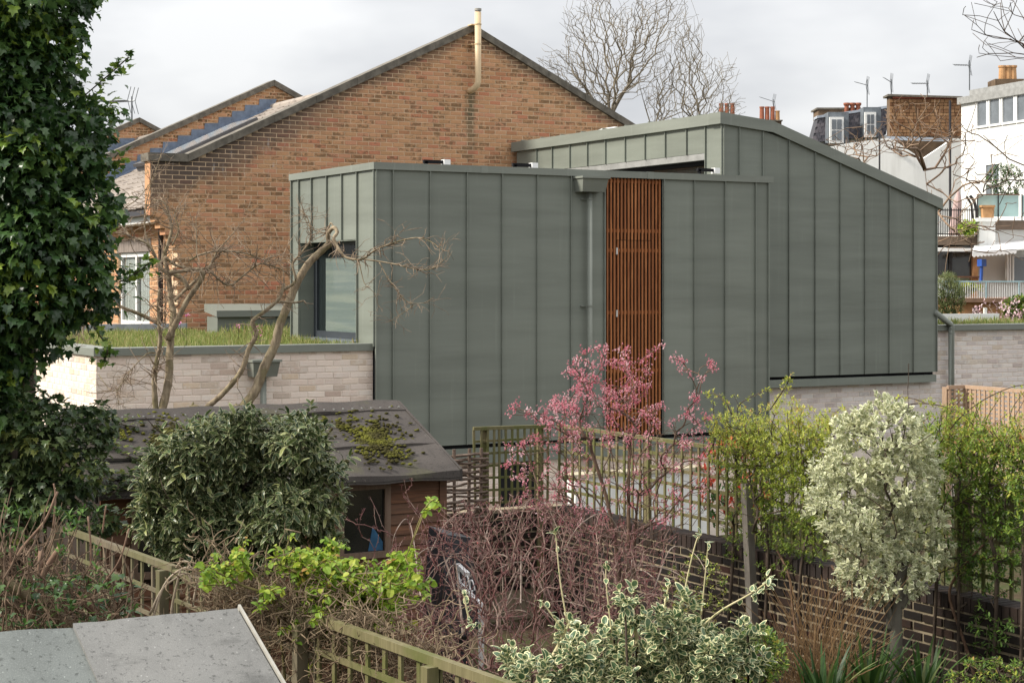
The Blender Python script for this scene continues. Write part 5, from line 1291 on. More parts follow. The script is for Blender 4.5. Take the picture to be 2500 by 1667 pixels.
# ivy that crawls over the shed's end and onto its roof
iv2 = thing('ivy_mound', (3.5, 12.8, 0), 'ivy mound sprawling over the left end of the shed roof', 'plant')
bl = []
for (x, y, r) in ((60, 1010, 75), (120, 1050, 85), (190, 1060, 80), (120, 1120, 90), (60, 1100, 80), (190, 1140, 75), (40, 1190, 80), (110, 1200, 75), (170, 1215, 60), (235, 1030, 55), (30, 1270, 70), (230, 1275, 45), (265, 1265, 35)):
    rr = r/FOC*12.3; bl.append((at(x, y, 12.3+RS.uniform(-0.2, 0.1)), rr))
P, D = blob_points(bl, 520, 0.55); n = len(P)
rn = np.clip(RS.rand(n)*0.78+np.where(np.sin(P[:, 2]*9+P[:, 0]*4) > 0.7, 0.22, 0), 0, 1)
M_ivy2 = leaf_mat('roof_ivy_leaf', [(0.0, (0.024, 0.048, 0.018)), (0.45, (0.065, 0.105, 0.038)), (0.75, (0.15, 0.20, 0.07)), (1.0, (0.38, 0.41, 0.11))], (0.30, 0.32, 0.16), 0.3, 0.4, (0.9, 1.12))
leaves_obj('foliage', L_ivy, P, D*0.5+np.stack([RS.normal(0, .4, n), RS.normal(0, .4, n), RS.normal(-0.6, .4, n)], -1), RS.uniform(0.04, 0.075, n), M_ivy2, iv2, rnd=rn, n_ind=150)
for (pts, n) in (([(150, 1015), (260, 1030), (330, 1042)], 90), ([(190, 1060), (260, 1085), (330, 1120), (372, 1135)], 120), ([(160, 1100), (230, 1140), (300, 1180), (345, 1195)], 110), ([(200, 1180), (270, 1205), (320, 1160), (430, 1140)], 150), ([(270, 1175), (330, 1165), (390, 1150), (440, 1143)], 100)):
    # runners lying on the felt
    path = []
    for (x, y) in pts:
        r_ = ray(x, y); sl_ = (SRZ-SEZ)/(SRY-SE); tt = (SEZ-sl_*SE-HC+0.03)/(r_[2]-sl_*r_[1]); q = CAM+r_*tt
        path.append(q)
    path = smooth_path(path, 6); k = RS.randint(0, len(path), n); P = path[k]+RS.normal(0, 0.03, (n, 3))+np.array([0, 0, 0.02])
    leaves_obj('runner', L_ivy, P, np.stack([RS.normal(0.3, .5, n), RS.normal(-0.6, .4, n), RS.normal(0.1, .3, n)], -1), RS.uniform(0.03, 0.055, n), M_ivy2, iv2, rnd=RS.uniform(0.2, 1, n))
    mb = MB(); mb.tube(path, 0.005, 5); mb.obj('stem', M_twigd, iv2)

# ---- bare pruned trees before the pale wall
Z2 = lambda pts: [(150+x/2.24, 350+y/2.24) for x, y in pts]
Z3 = lambda pts: [(700+x/2.614, 250+y/2.614) for x, y in pts]
def limb_tree(name, label, limbs, depth, ntw, seed, twl=(0.1, 0.45), mat_=None):
    """limbs: (pixel polyline, base radius, tip radius, depth slope)"""
    t_ = thing(name, tuple(at(limbs[0][0][0][0], limbs[0][0][0][1], depth)*np.array([1, 1, 0])), label, 'tree')
    rng = np.random.RandomState(seed); mb = MB(); allp = []
    for i, (pts, r0, r1, ds) in enumerate(limbs):
        P = np.array([at(x, y, depth+ds*k/max(1, len(pts)-1)) for k, (x, y) in enumerate(pts)])
        if i == 0 or pts[0][1] > 975: P = np.concatenate([[[P[0][0]+2.2*(P[0][0]-P[1][0]), P[0][1], 0.0], P[0]+(P[0]-P[1])], P])
        path = smooth_path(P, 6); rr = np.linspace(r0, r1, len(path))*(1+0.06*np.sin(np.arange(len(path))*1.9)); mb.tube(path, rr, 10 if r0 > 0.02 else 6)
        if r0 > 0.03: 
            for q in rng.randint(3, len(path)-1, 4): mb.tube([path[q], path[q]+rng.normal(0, 1, 3)*rr[q]*0.9], [rr[q]*0.55, rr[q]*0.3], 6)
        if r1 < 0.02: allp += [(path[k], path[min(k+1, len(path)-1)]-path[k-1], rr[k]) for k in range(len(path)//3, len(path))]
    mb.obj('limbs', mat_ or M_bark, t_, smooth=True)
    mb = MB()
    for _ in range(ntw):
        p, d, r = allp[rng.randint(len(allp))]; d = d/(np.linalg.norm(d)+1e-9); L = rng.uniform(*twl)
        dr = d*0.5+rng.normal(0, 0.7, 3); dr /= np.linalg.norm(dr); pts = [p]
        for k in range(5): dr = dr+rng.normal(0, 0.28, 3); dr /= np.linalg.norm(dr); pts.append(pts[-1]+dr*L/5)
        mb.tube(pts, np.linspace(min(r*0.8, 0.006), 0.0018, 6), 4, cap=False)
        if rng.rand() < 0.6:
            q = pts[3]; d2 = dr+rng.normal(0, 0.9, 3); mb.tube([q, q+d2*L*0.12, q+d2*L*0.22+rng.normal(0, 0.01, 3)], [0.003, 0.0025, 0.0015], 4, cap=False)
    mb.obj('twigs', bark_mat('pale_twig', (0.16, 0.11, 0.075), (0.32, 0.25, 0.18)) if 'pale_twig' not in bpy.data.materials else gmat('pale_twig'), t_, kind='stuff')
    return t_
limb_tree('bare_tree', 'bare forked tree with pale bark and a wide tangle of twigs', [
    (Z2([(550, 1460), (585, 1300), (592, 1150), (600, 1050), (612, 930), (600, 870), (592, 780), (578, 690), (562, 620), (580, 560), (602, 470), (585, 380), (560, 322), (500, 310)]), 0.052, 0.008, 0.3),
    (Z2([(515, 1460), (508, 1300), (520, 1200), (540, 1080), (533, 980), (530, 880), (536, 800)]), 0.036, 0.014, -0.2),
    (Z2([(533, 985), (430, 935), (320, 890), (270, 835), (200, 870), (90, 910), (-10, 920)]), 0.022, 0.005, -0.6),
    (Z2([(270, 835), (180, 940), (120, 980), (60, 1080)]), 0.012, 0.004, 0.2),
    (Z2([(580, 1075), (640, 955), (690, 855), (770, 735), (750, 692), (640, 700), (560, 700), (480, 560), (380, 510), (320, 480)]), 0.034, 0.007, -0.3),
    (Z2([(618, 860), (690, 790), (800, 685), (850, 590), (840, 560)]), 0.020, 0.007, 0.3),
    (Z2([(592, 700), (660, 740), (700, 800)]), 0.03, 0.02, 0.0),
    (Z2([(562, 622), (640, 672), (750, 690), (800, 690), (910, 775), (1000, 720), (1085, 660), (1180, 680), (1250, 720)]), 0.018, 0.005, 0.4),
    (Z2([(700, 640), (760, 610), (850, 590), (1000, 600), (1100, 635), (1200, 640)]), 0.013, 0.004, 0.3),
    (Z2([(740, 620), (738, 500), (735, 400)]), 0.008, 0.003, 0.0),
    (Z2([(480, 560), (455, 460), (470, 300), (545, 60)]), 0.010, 0.003, 0.1),
    (Z2([(380, 510), (300, 400), (420, 300), (520, 170)]), 0.008, 0.003, 0.1),
    (Z2([(512, 1145), (470, 1150), (400, 1215), (345, 1290), (305, 1360), (315, 1430)]), 0.008, 0.003, -0.4),
    (Z2([(200, 1260), (270, 1350), (320, 1340)]), 0.005, 0.003, -0.4),
    (Z2([(605, 560), (640, 470), (620, 390), (650, 330)]), 0.009, 0.003, 0.1),
    (Z2([(850, 590), (930, 500), (1030, 380)]), 0.006, 0.002, 0.1),
], 18.6, 620, 5)
limb_tree('bare_tree', 'bare tree of two leaning trunks sawn at the top, before the bay window', [
    (Z2([(990, 1450), (1060, 1350), (1112, 1220), (1168, 1100), (1192, 1000), (1240, 880), (1290, 760), (1350, 660), (1420, 590), (1472, 545)]), 0.060, 0.036, 0.2),
    (Z2([(780, 1455), (880, 1370), (980, 1250), (1022, 1130), (1066, 1040), (1044, 975), (1110, 920), (1190, 850), (1218, 765)]), 0.038, 0.016, -0.1),
    (Z2([(1215, 800), (1280, 752), (1265, 660), (1312, 600), (1362, 520), (1350, 420), (1310, 370)]), 0.018, 0.004, 0.2),
    (Z2([(1190, 865), (1280, 870), (1325, 860)]), 0.016, 0.008, 0.0),
    (Z3([(270, 900), (265, 840), (300, 800), (322, 830), (300, 870), (330, 930), (380, 990), (480, 1000), (570, 940), (690, 895), (820, 865), (910, 885), (1005, 950)]), 0.026, 0.003, -0.6),
    (Z3([(480, 1000), (590, 1015), (700, 1035), (830, 1065), (930, 1060), (1025, 985)]), 0.010, 0.003, -0.4),
    (Z3([(590, 1020), (640, 1110), (690, 1180), (770, 1270), (870, 1280), (940, 1240)]), 0.008, 0.002, -0.3),
    (Z3([(770, 1270), (800, 1300), (700, 1370), (655, 1400)]), 0.005, 0.002, 0),
    (Z3([(460, 1005), (480, 1100), (500, 1160), (560, 1220), (590, 1315)]), 0.006, 0.002, 0),
    (Z3([(685, 895), (690, 820)]), 0.004, 0.002, 0), (Z3([(820, 1055), (865, 1000)]), 0.004, 0.002, 0),
    (Z3([(300, 800), (280, 770), (250, 830), (150, 800), (100, 690)]), 0.010, 0.003, 0.2),
], 19.0, 260, 6, (0.08, 0.35))

# ---- big bare plane tree beyond the gable and the thin trees by the white houses
def far_tree(name, label, depth, trunk, tips, rmin, wob, seed, mat_, rmax=None, rootlimbs=(), reach=0.35, upb=0.05, tan=0.15):
    t_ = thing(name, tuple(at(trunk[0][0], 690, depth)*np.array([1, 1, 0])), label, 'tree')
    rng = np.random.RandomState(seed)
    roots = [smooth_path([at(x, y, depth) for x, y in trunk], 5)]
    for lb in rootlimbs: roots.append(smooth_path([at(x, y, depth+rng.uniform(-0.5, 0.5)) for x, y in lb], 5))
    tp = [at(x, y, depth+rng.normal(0, 1.2)) for x, y in tips]
    N, par, rad, leaf = colonize(roots, tp, seg=depth*0.0085, rmin=rmin, wob=wob, seed=seed, reach=reach, upb=upb, tan=tan)
    tree_mesh('branches', N, par, rad, mat_, t_, 7, rmax); return t_
rg = np.random.RandomState(21); tips = []
for _ in range(3600):
    a = rg.uniform(-0.15, math.pi+0.12); r = math.sqrt(rg.uniform(0.05, 1.0))*(0.92+0.10*math.sin(a*7)+0.06*math.sin(a*17+1))*(1-0.15*rg.rand()); x = 1538+292*r*math.cos(a); y = 290-(370*r*math.sin(a) if True else 0)+rg.normal(0, 10)
    if x < 1250+0: continue
    tips.append((x, min(y, 305)))
for _ in range(40): tips.append((rg.uniform(1560, 1780), rg.uniform(190, 290)))
M_plane = bark_mat('plane_bark', (0.13, 0.108, 0.08), (0.26, 0.225, 0.17), 3)
far_tree('bare_plane_tree', 'large bare pollarded plane tree rising behind the brick gable', 52, [(1500, 700), (1490, 420), (1484, 300), (1482, 220), (1480, 145)], tips, 0.0052, 0.12, 3, M_plane, 0.32,
    rootlimbs=[[(1484, 300), (1440, 230), (1412, 190), (1400, 172)], [(1486, 290), (1530, 215), (1580, 165), (1615, 168)], [(1625, 420), (1618, 300), (1630, 235), (1655, 222), (1668, 262), (1672, 300)], [(1600, 340), (1575, 260), (1560, 200), (1556, 150)], [(1700, 350), (1705, 285), (1725, 252)]], reach=0.42, upb=0.10, tan=0.05)
tips = []
for _ in range(150):
    a = rg.uniform(0.5, 2.75); r = rg.uniform(0.35, 1.0); tips.append((2255+150*r*math.cos(a)*1.0, 400-170*r*math.sin(a)+rg.normal(0, 8)))
for _ in range(50): tips.append((rg.uniform(2260, 2400), rg.uniform(300, 600)))
M_far = bark_mat('far_twig', (0.15, 0.10, 0.07), (0.27, 0.19, 0.13), 3)
far_tree('bare_street_tree', 'thin bare tree with upright shoots before the white back wall', 40, [(2290, 760), (2275, 560), (2262, 450), (2258, 415)], tips, 0.008, 0.3, 4, M_far, 0.14, rootlimbs=[[(2258, 415), (2245, 370)], [(2262, 450), (2300, 420), (2310, 390)]])
tips = []
for _ in range(70):
    a = rg.uniform(0.3, 2.85); r = rg.uniform(0.3, 1.0); tips.append((2105+105*r*math.cos(a), 395-95*r*math.sin(a)+rg.normal(0, 6)))
far_tree('bare_street_tree', 'small pollarded bare tree before the mansard house', 41, [(2118, 760), (2112, 500), (2110, 410), (2108, 390)], tips, 0.007, 0.3, 5, M_far, 0.13)
tips = []
for _ in range(75):
    tips.append((rg.uniform(2330, 2520), rg.uniform(330, 640)))
far_tree('bare_street_tree', 'sparse bare tree arching before the balcony glass', 43, [(2300, 800), (2310, 640), (2340, 540), (2385, 480)], tips, 0.008, 0.5, 6, M_far, 0.10, rootlimbs=[[(2290, 520), (2320, 555), (2370, 595), (2400, 590)]])
tips = []
for _ in range(60): tips.append((rg.uniform(2345, 2530), rg.uniform(-10, 150)))
far_tree('bare_branch_tree', 'dark bare branches reaching in over the white house roof', 24, [(2720, 900), (2660, 400), (2600, 160), (2540, 60)], tips, 0.0045, 0.15, 7, M_twigd, 0.04, tan=0.04, reach=0.5)
tips = [(2400, 330), (2345, 300), (2440, 400), (2400, 470), (2380, 420), (2460, 330), (2500, 420), (2440, 500), (2385, 250)]
far_tree('bare_branch_tree', 'few dark bare twigs hanging before the white house windows', 23, [(2700, 800), (2620, 520), (2540, 440)], tips, 0.006, 0.3, 8, M_twigd, 0.03)
# ------------------------------------------------------------------ shrubs of the garden
def ell_tips(n, cx, cy, rx, ry, depth, dd, rng, inner=0.25, amin=0, amax=2*math.pi):
    o = []
    for _ in range(n):
        a = rng.uniform(amin, amax); r = math.sqrt(rng.uniform(inner**2, 1)); o.append(at(cx+rx*r*math.cos(a), cy-ry*r*math.sin(a), depth+rng.normal(0, dd)))
    return o
# ---- pink viburnum
rng = np.random.RandomState(31); VD = 15.2
vb = thing('viburnum_bush', tuple(at(1535, 1700, VD)*np.array([1, 1, 0])), 'pink-flowering bare-stemmed shrub before the timber slat screen', 'shrub')
tips = ell_tips(85, 1490, 925, 112, 80, VD, 0.25, rng) + ell_tips(45, 1470, 1010, 150, 70, VD, 0.3, rng)
tips += ell_tips(230, 1490, 1130, 260, 180, VD, 0.4, rng, 0.2)
for pts in ([(1245, 1005), (1262, 990), (1290, 1010), (1310, 1020), (1330, 1025), (1350, 990), (1380, 985), (1355, 975), (1300, 1070), (1270, 1085), (1405, 1000), (1340, 1045), (1375, 1040)], [(1705, 930), (1735, 885), (1740, 895), (1700, 965), (1690, 970), (1668, 910), (1640, 870), (1655, 885), (1700, 1005), (1680, 1000), (1640, 1035), (1720, 1020)], [(1405, 915), (1415, 905), (1420, 925), (1440, 895), (1478, 850), (1610, 840), (1590, 858), (1530, 855)]):
    for (x, y) in pts:
        for _ in range(2): tips.append(at(x+rng.normal(0, 6), y+rng.normal(0, 5), VD+rng.normal(0, 0.2)))
stems = [smooth_path([at(1535+dx, 1600, VD), at(1530+dx*0.6, 1400, VD), at(1520+dx*1.2, 1230, VD+rng.normal(0, .1)), at(1510+dx*2.2, 1100, VD+rng.normal(0, .1))], 6) for dx in (-30, -8, 12, 30)]
N, par, rad, leaf = colonize(stems, tips, seg=0.07, rmin=0.0032, wob=0.35, seed=31, reach=0.3, upb=0.08)
M_vib = bark_mat('viburnum_bark', (0.075, 0.045, 0.034), (0.17, 0.115, 0.08), 18)
tree_mesh('stems', N, par, rad, M_vib, vb, 6, 0.03)
ext = ell_tips(420, 1500, 1180, 240, 190, VD, 0.45, rng, 0.1)
N2, p2, r2, l2 = colonize(stems, ext, seg=0.07, rmin=0.002, wob=0.4, seed=32, reach=0.3, upb=0.05, tan=0.15); tree_mesh('twigs', N2, p2, r2, M_vib, vb, 5, 0.012)
tp = np.array(tips); nf = 13
fp = np.repeat(tp, nf, 0)+RS.normal(0, 0.022, (len(tp)*nf, 3)); fd = RS.normal(size=(len(fp), 3)); fd /= np.linalg.norm(fd, axis=1, keepdims=True)
# every blossom is a five-petalled trumpet
ref = np.cross(fd, RS.normal(size=fd.shape)); ref /= np.linalg.norm(ref, axis=1, keepdims=True); w2 = np.cross(fd, ref)
PP, DD = [], []
for k in range(5):
    a = k*2*math.pi/5; DD.append(fd*0.45+ref*math.cos(a)+w2*math.sin(a)); PP.append(fp)
M_pet = leaf_mat('pink_petal', [(0.0, (0.44, 0.085, 0.135)), (0.4, (0.64, 0.21, 0.27)), (0.75, (0.74, 0.42, 0.46)), (1.0, (0.86, 0.68, 0.70))], None, 0.35, 0.6, spec=0.2)
rr = np.tile(np.clip(np.repeat(RS.rand(len(tp))*0.5, nf)+RS.rand(len(fp))*0.55, 0, 1), 5)
leaves_obj('blossom', L_petal, np.concatenate(PP), np.concatenate(DD), RS.uniform(0.009, 0.017, len(fp)*5), M_pet, vb, rnd=rr)

# ---- purple thorn bush
rng = np.random.RandomState(41); TD = 11.3
tbz = thing('thorn_bush', tuple(at(1320, 1700, TD)*np.array([1, 1, 0])), 'dense leafless purple-brown thorn bush filling the middle of the garden', 'shrub')
tips = ell_tips(2700, 1290, 1455, 330, 250, TD, 0.55, rng, 0.05) + ell_tips(260, 1080, 1420, 190, 210, TD-0.3, 0.3, rng, 0.3) + ell_tips(150, 1560, 1400, 130, 150, TD+0.5, 0.3, rng, 0.3)
tips = [t for t in tips if t[2] > 0.05]
for (x, y) in ((985, 1200), (1010, 1250), (930, 1290), (1180, 1240), (1250, 1215), (1060, 1290), (1350, 1240), (1450, 1275), (900, 1240), (1000, 1180), (960, 1330), (870, 1300), (1610, 1330), (1560, 1290)): tips += [at(x+rng.normal(0, 12), y+rng.normal(0, 12), TD+rng.normal(0, .2)) for _ in range(4)]
stems = [smooth_path([at(1300+dx, 2050, TD+dz), at(1300+dx*1.6, 1780, TD+dz), at(1300+dx*3.0, 1600, TD+dz*1.4)], 5) for dx, dz in ((-100, 0), (-60, 0.2), (-30, -0.2), (0, 0.1), (30, -0.1), (60, 0.2), (90, 0))]
N, par, rad, leaf = colonize(stems, tips, seg=0.06, rmin=0.0017, wob=0.28, seed=41, reach=0.42, upb=0.03, tan=0.08)
M_thorn = NT('thorn_bark'); _p = M_thorn.pos(); _n = M_thorn.noise(_p, 7, 4, 0.6); M_thorn = M_thorn.bsdf(M_thorn.mix(M_thorn.step(_n, 0.38, 0.66), (0.120, 0.045, 0.043), (0.28, 0.195, 0.16)), 0.75, 0, None, 0.3)
tree_mesh('canes', N, par, rad, M_thorn, tbz, 5, 0.010)
# thorns and tiny red buds along the canes
k = RS.randint(0, len(N), 26000); P = N[k]+RS.normal(0, 0.004, (len(k), 3))
M_bud = leaf_mat('red_bud', [(0.0, (0.085, 0.022, 0.028)), (0.6, (0.16, 0.045, 0.045)), (0.93, (0.20, 0.13, 0.10)), (1.0, (0.30, 0.035, 0.04))], None, 0.1, 0.6)
leaves_obj('thorns', L_small, P, RS.normal(size=(len(k), 3)), RS.uniform(0.006, 0.016, len(k)), M_bud, tbz)
# long arching whips
mb = MB()
for _ in range(26):
    x0 = rng.uniform(1000, 1600); y0 = rng.uniform(1350, 1560); dx = rng.uniform(-200, 200); hh = rng.uniform(60, 190)
    pts = [at(x0, y0, TD+rng.normal(0, .3)), at(x0+dx*0.35, y0-hh, TD+rng.normal(0, .3)), at(x0+dx*0.8, y0-hh*0.9, TD+rng.normal(0, .3)), at(x0+dx*1.1, y0-hh*0.4, TD+rng.normal(0, .3))]
    mb.tube(smooth_path(pts, 6), np.linspace(0.005, 0.002, 19), 5, cap=False)
mb.obj('whips', bark_mat('grey_whip', (0.17, 0.12, 0.10), (0.30, 0.245, 0.20)), tbz, kind='stuff')

# ---- cream-edged euonymus in the foreground
rng = np.random.RandomState(51); ED = 8.3; fpx = lambda r: r/FOC*ED
eu = thing('euonymus_bush', tuple(at(1600, 1700, ED)*np.array([1, 1, 0])), 'cream-edged green euonymus bush with tall pale shoots at the front', 'shrub')
bl = []
for (x, y, r) in ((1255, 1610, 42), (1300, 1650, 50), (1350, 1640, 45), (1380, 1540, 40), (1405, 1590, 48), (1440, 1640, 60), (1530, 1460, 36), (1550, 1500, 30), (1500, 1560, 52), (1555, 1570, 60), (1620, 1540, 60), (1665, 1490, 46), (1640, 1600, 70), (1560, 1640, 70), (1700, 1570, 55), (1740, 1610, 60), (1790, 1590, 50), (1825, 1550, 38), (1840, 1610, 42), (1690, 1650, 70), (1790, 1660, 60), (1480, 1690, 80), (1620, 1700, 90), (1340, 1710, 70), (1720, 1540, 34)):
    bl.append((at(x, y, ED+rng.uniform(-0.25, 0.3)), fpx(r)))
P, D = blob_points(bl, 190, 0.66)
D = D*0.8+np.array([0, 0, 0.55])
P2, D2, S2 = whorl(P, D, 7, 1.0, 0.056); S2 = S2*RS.uniform(0.6, 1.2, len(S2))
M_euo = leaf_mat('euonymus_leaf', [(0.0, (0.045, 0.095, 0.040)), (0.5, (0.085, 0.15, 0.070)), (1.0, (0.15, 0.22, 0.115))], (0.74, 0.71, 0.42), 0.22, 0.4, (0.50, 0.66))
leaves_obj('foliage', L_euo, P2, D2, S2, M_euo, eu, roll=RS.normal(0, 0.4, len(P2)), n_ind=300)
mb = MB(); shoots = [([(1385, 1520), (1368, 1420), (1358, 1320), (1354, 1300)], 0.004), ([(1500, 1600), (1488, 1500), (1480, 1420), (1479, 1375)], 0.004), ([(1665, 1480), (1680, 1400), (1700, 1320), (1712, 1305)], 0.004), ([(1712, 1500), (1722, 1400), (1729, 1325)], 0.0035), ([(1700, 1540), (1760, 1490), (1830, 1450), (1880, 1415)], 0.006), ([(1370, 1530), (1340, 1490), (1320, 1465)], 0.005), ([(1490, 1610), (1460, 1570), (1435, 1535)], 0.005), ([(1620, 1490), (1628, 1450), (1634, 1420)], 0.005), ([(1145, 1510), (1138, 1480), (1133, 1450)], 0.005), ([(1290, 1700), (1350, 1600), (1390, 1520)], 0.012), ([(1560, 1740), (1560, 1600), (1540, 1480)], 0.014), ([(1640, 1740), (1660, 1600), (1665, 1500)], 0.014)]
sp_, sd_ = [], []
for pts, r in shoots:
    path = smooth_path([at(x, y, ED+0.05) for x, y in pts], 6); mb.tube(path, np.linspace(r, r*0.6, len(path)), 6)
    if r < 0.009:
        for f in np.linspace(0.25, 1.0, 6):
            q = path[min(len(path)-1, int(f*len(path)))]; nl = 4 if f > 0.98 else 1
            for _ in range(nl): sp_.append(q); sd_.append(RS.normal(0, 0.7, 3)+np.array([0, 0, 0.3]))
mb.obj('shoots', bark_mat('pale_shoot', (0.42, 0.38, 0.20), (0.55, 0.48, 0.30)), eu, smooth=True, kind='stuff')
for c in (at(1880, 1420, ED), at(1850, 1440, ED), at(1838, 1452, ED), at(1145, 1520, ED), at(1160, 1530, ED)):
    for _ in range(6): sp_.append(c+RS.normal(0, 0.015, 3)); sd_.append(RS.normal(0, 0.8, 3))
leaves_obj('shoot_leaves', L_euo, np.array(sp_), np.array(sd_), RS.uniform(0.022, 0.05, len(sp_)), M_euo, eu)
mb = MB()
for _ in range(45):
    b_ = bl[rng.randint(len(bl))]; q = np.asarray(b_[0]); mb.tube(smooth_path([np.array([q[0]*0.6+at(1600, 1700, ED)[0]*0.4, q[1], 0.3]), q-np.array([0, 0, 0.25]), q], 4), [0.006]*9, 5)
mb.obj('stems', M_twigd, eu, kind='stuff')

# ---- silver pittosporum standard
rng = np.random.RandomState(61); PD = 12.6
pt = thing('pittosporum_tree', tuple(at(2187, 1700, PD)*np.array([1, 1, 0])), 'small silver variegated tree with clipped crown on a smooth grey trunk', 'tree')
bl = []; g = PD/FOC
for (x, y, rx, ry) in ((2120, 1090, 95, 95), (2180, 1075, 90, 90), (2080, 1170, 110, 95), (2170, 1180, 120, 110), (2215, 1160, 85, 100), (2060, 1240, 95, 85), (2150, 1290, 110, 95), (2240, 1260, 70, 85), (2240, 1340, 65, 70), (2120, 1360, 90, 75), (2180, 1400, 85, 60), (2100, 1410, 60, 48), (2215, 1420, 55, 45), (2150, 1020, 45, 40), (2200, 1030, 40, 40), (2090, 1050, 45, 40), (2025, 1180, 55, 55)):
    bl.append((at(x, y, PD+rng.uniform(-0.15, 0.15)), (rx*g*0.97, rx*g*0.97, ry*g*0.97)))
P, D = blob_points(bl, 270, 0.66); kk = np.sin(P[:, 2]*16+P[:, 0]*9)+np.sin(P[:, 1]*14-P[:, 2]*8) > -0.95; P, D = P[kk], D[kk]; P = P+D*RS.exponential(0.022, (len(P), 1))
D = D+np.array([0, 0, 0.55]); P2, D2, S2 = whorl(P, D, 8, 1.0, 0.043); S2 = S2*RS.uniform(0.6, 1.25, len(S2))
M_pit = leaf_mat('pittosporum_leaf', [(0.0, (0.28, 0.32, 0.17)), (0.5, (0.44, 0.47, 0.27)), (1.0, (0.60, 0.60, 0.36))], (0.80, 0.78, 0.58), 0.18, 0.5, (0.52, 0.66))
leaves_obj('crown', L_pit, P2, D2, S2, M_pit, pt, roll=RS.normal(0, 0.4, len(P2)), n_ind=300)
# top tufts and side sprig
pts_ = [(2145, 985), (2150, 965), (2205, 1000), (2225, 1005), (2120, 1010), (2325, 1345), (2315, 1355), (2300, 1370), (2085, 1015), (2255, 1040)]
P = np.repeat(np.array([at(x, y, PD) for x, y in pts_]), 3, 0)+RS.normal(0, 0.02, (30, 3)); P2, D2, S2 = whorl(P, RS.normal(0, 0.3, P.shape)+np.array([0, 0, 1.0]), 7, 0.8, 0.035)
leaves_obj('tufts', L_pit, P2, D2, S2, M_pit, pt)
M_grey = bark_mat('smooth_grey_bark', (0.095, 0.085, 0.070), (0.16, 0.145, 0.12), 5)
mb = MB(); c = lambda x, y: at(x, y, PD)
tr = smooth_path([np.array([c(2190, 1700)[0], c(2190, 1700)[1], 0]), c(2189, 1667), c(2188, 1580), c(2188, 1500), c(2196, 1440), c(2205, 1380)], 5); mb.tube(tr, np.linspace(0.053, 0.034, len(tr)), 14)
for pts in ([(2188, 1545), (2172, 1500), (2155, 1440), (2130, 1380)], [(2196, 1480), (2215, 1450), (2230, 1400)], [(2190, 1510), (2172, 1530), (2170, 1500)]): 
    q = smooth_path([c(x, y) for x, y in pts], 5); mb.tube(q, np.linspace(0.036, 0.016, len(q)), 10)
mb.obj('trunk', M_grey, pt, smooth=True)
tips = [np.asarray(b[0])+RS.normal(0, 0.12, 3) for b in bl for _ in range(8)]
N, par, rad, _ = colonize([tr[-8:]], tips, 0.08, 0.003, wob=0.4, seed=9); tree_mesh('branches', N, par, rad, M_twigd, pt, 5, 0.02)

# ---- long-leaved evergreen before the shed
rng = np.random.RandomState(71); LD_ = 11.9; g = LD_/FOC
la = thing('evergreen_shrub', tuple(at(600, 1700, LD_)*np.array([1, 1, 0])), 'big dark evergreen shrub with narrow cream-edged leaves before the shed', 'shrub')
bl = []
for (x, y, rx, ry) in ((470, 1120, 75, 65), (560, 1085, 75, 70), (640, 1075, 70, 60), (720, 1080, 75, 60), (770, 1120, 45, 50), (500, 1190, 95, 70), (600, 1170, 100, 85), (700, 1170, 100, 80), (765, 1190, 50, 65), (420, 1265, 70, 65), (500, 1275, 90, 75), (600, 1270, 100, 80), (700, 1255, 95, 75), (765, 1260, 48, 50), (450, 1340, 60, 45), (540, 1340, 70, 45), (640, 1330, 80, 50), (808, 1235, 36, 26), (812, 1150, 28, 20), (795, 1300, 34, 24), (826, 1200, 18, 14), (360, 1240, 40, 40), (400, 1190, 55, 50), (590, 1030, 35, 30), (740, 1035, 40, 30), (520, 1050, 40, 35), (385, 1130, 30, 25)):
    bl.append((at(x, y, LD_+rng.uniform(-0.22, 0.22)), (rx*g, rx*g, ry*g)))
P, D = blob_points(bl, 180, 0.55); P = P+D*RS.exponential(0.035, (len(P), 1))
D = D*0.9+np.array([0, 0, 0.35]); P2, D2, S2 = whorl(P, D, 9, 1.2, 0.085)
D2 = D2+np.array([0, 0, -0.12])
M_lau = leaf_mat('evergreen_leaf', [(0.0, (0.024, 0.046, 0.017)), (0.55, (0.052, 0.086, 0.030)), (0.88, (0.10, 0.14, 0.045)), (1.0, (0.38, 0.40, 0.15))], (0.48, 0.48, 0.26), 0.2, 0.32, (0.70, 0.94))
leaves_obj('foliage', L_long, P2, D2, S2, M_lau, la, roll=RS.normal(0, 0.5, len(P2)), n_ind=300)
N, par, rad, _ = colonize([smooth_path([np.array([at(600, 1500, LD_)[0], at(600, 1500, LD_)[1], 0]), at(600, 1400, LD_), at(600, 1300, LD_)], 5)], [np.asarray(b[0])+RS.normal(0, 0.1, 3) for b in bl for _ in range(5)], 0.1, 0.004, seed=10)
tree_mesh('branches', N, par, rad, M_twigd, la, 6, 0.04)

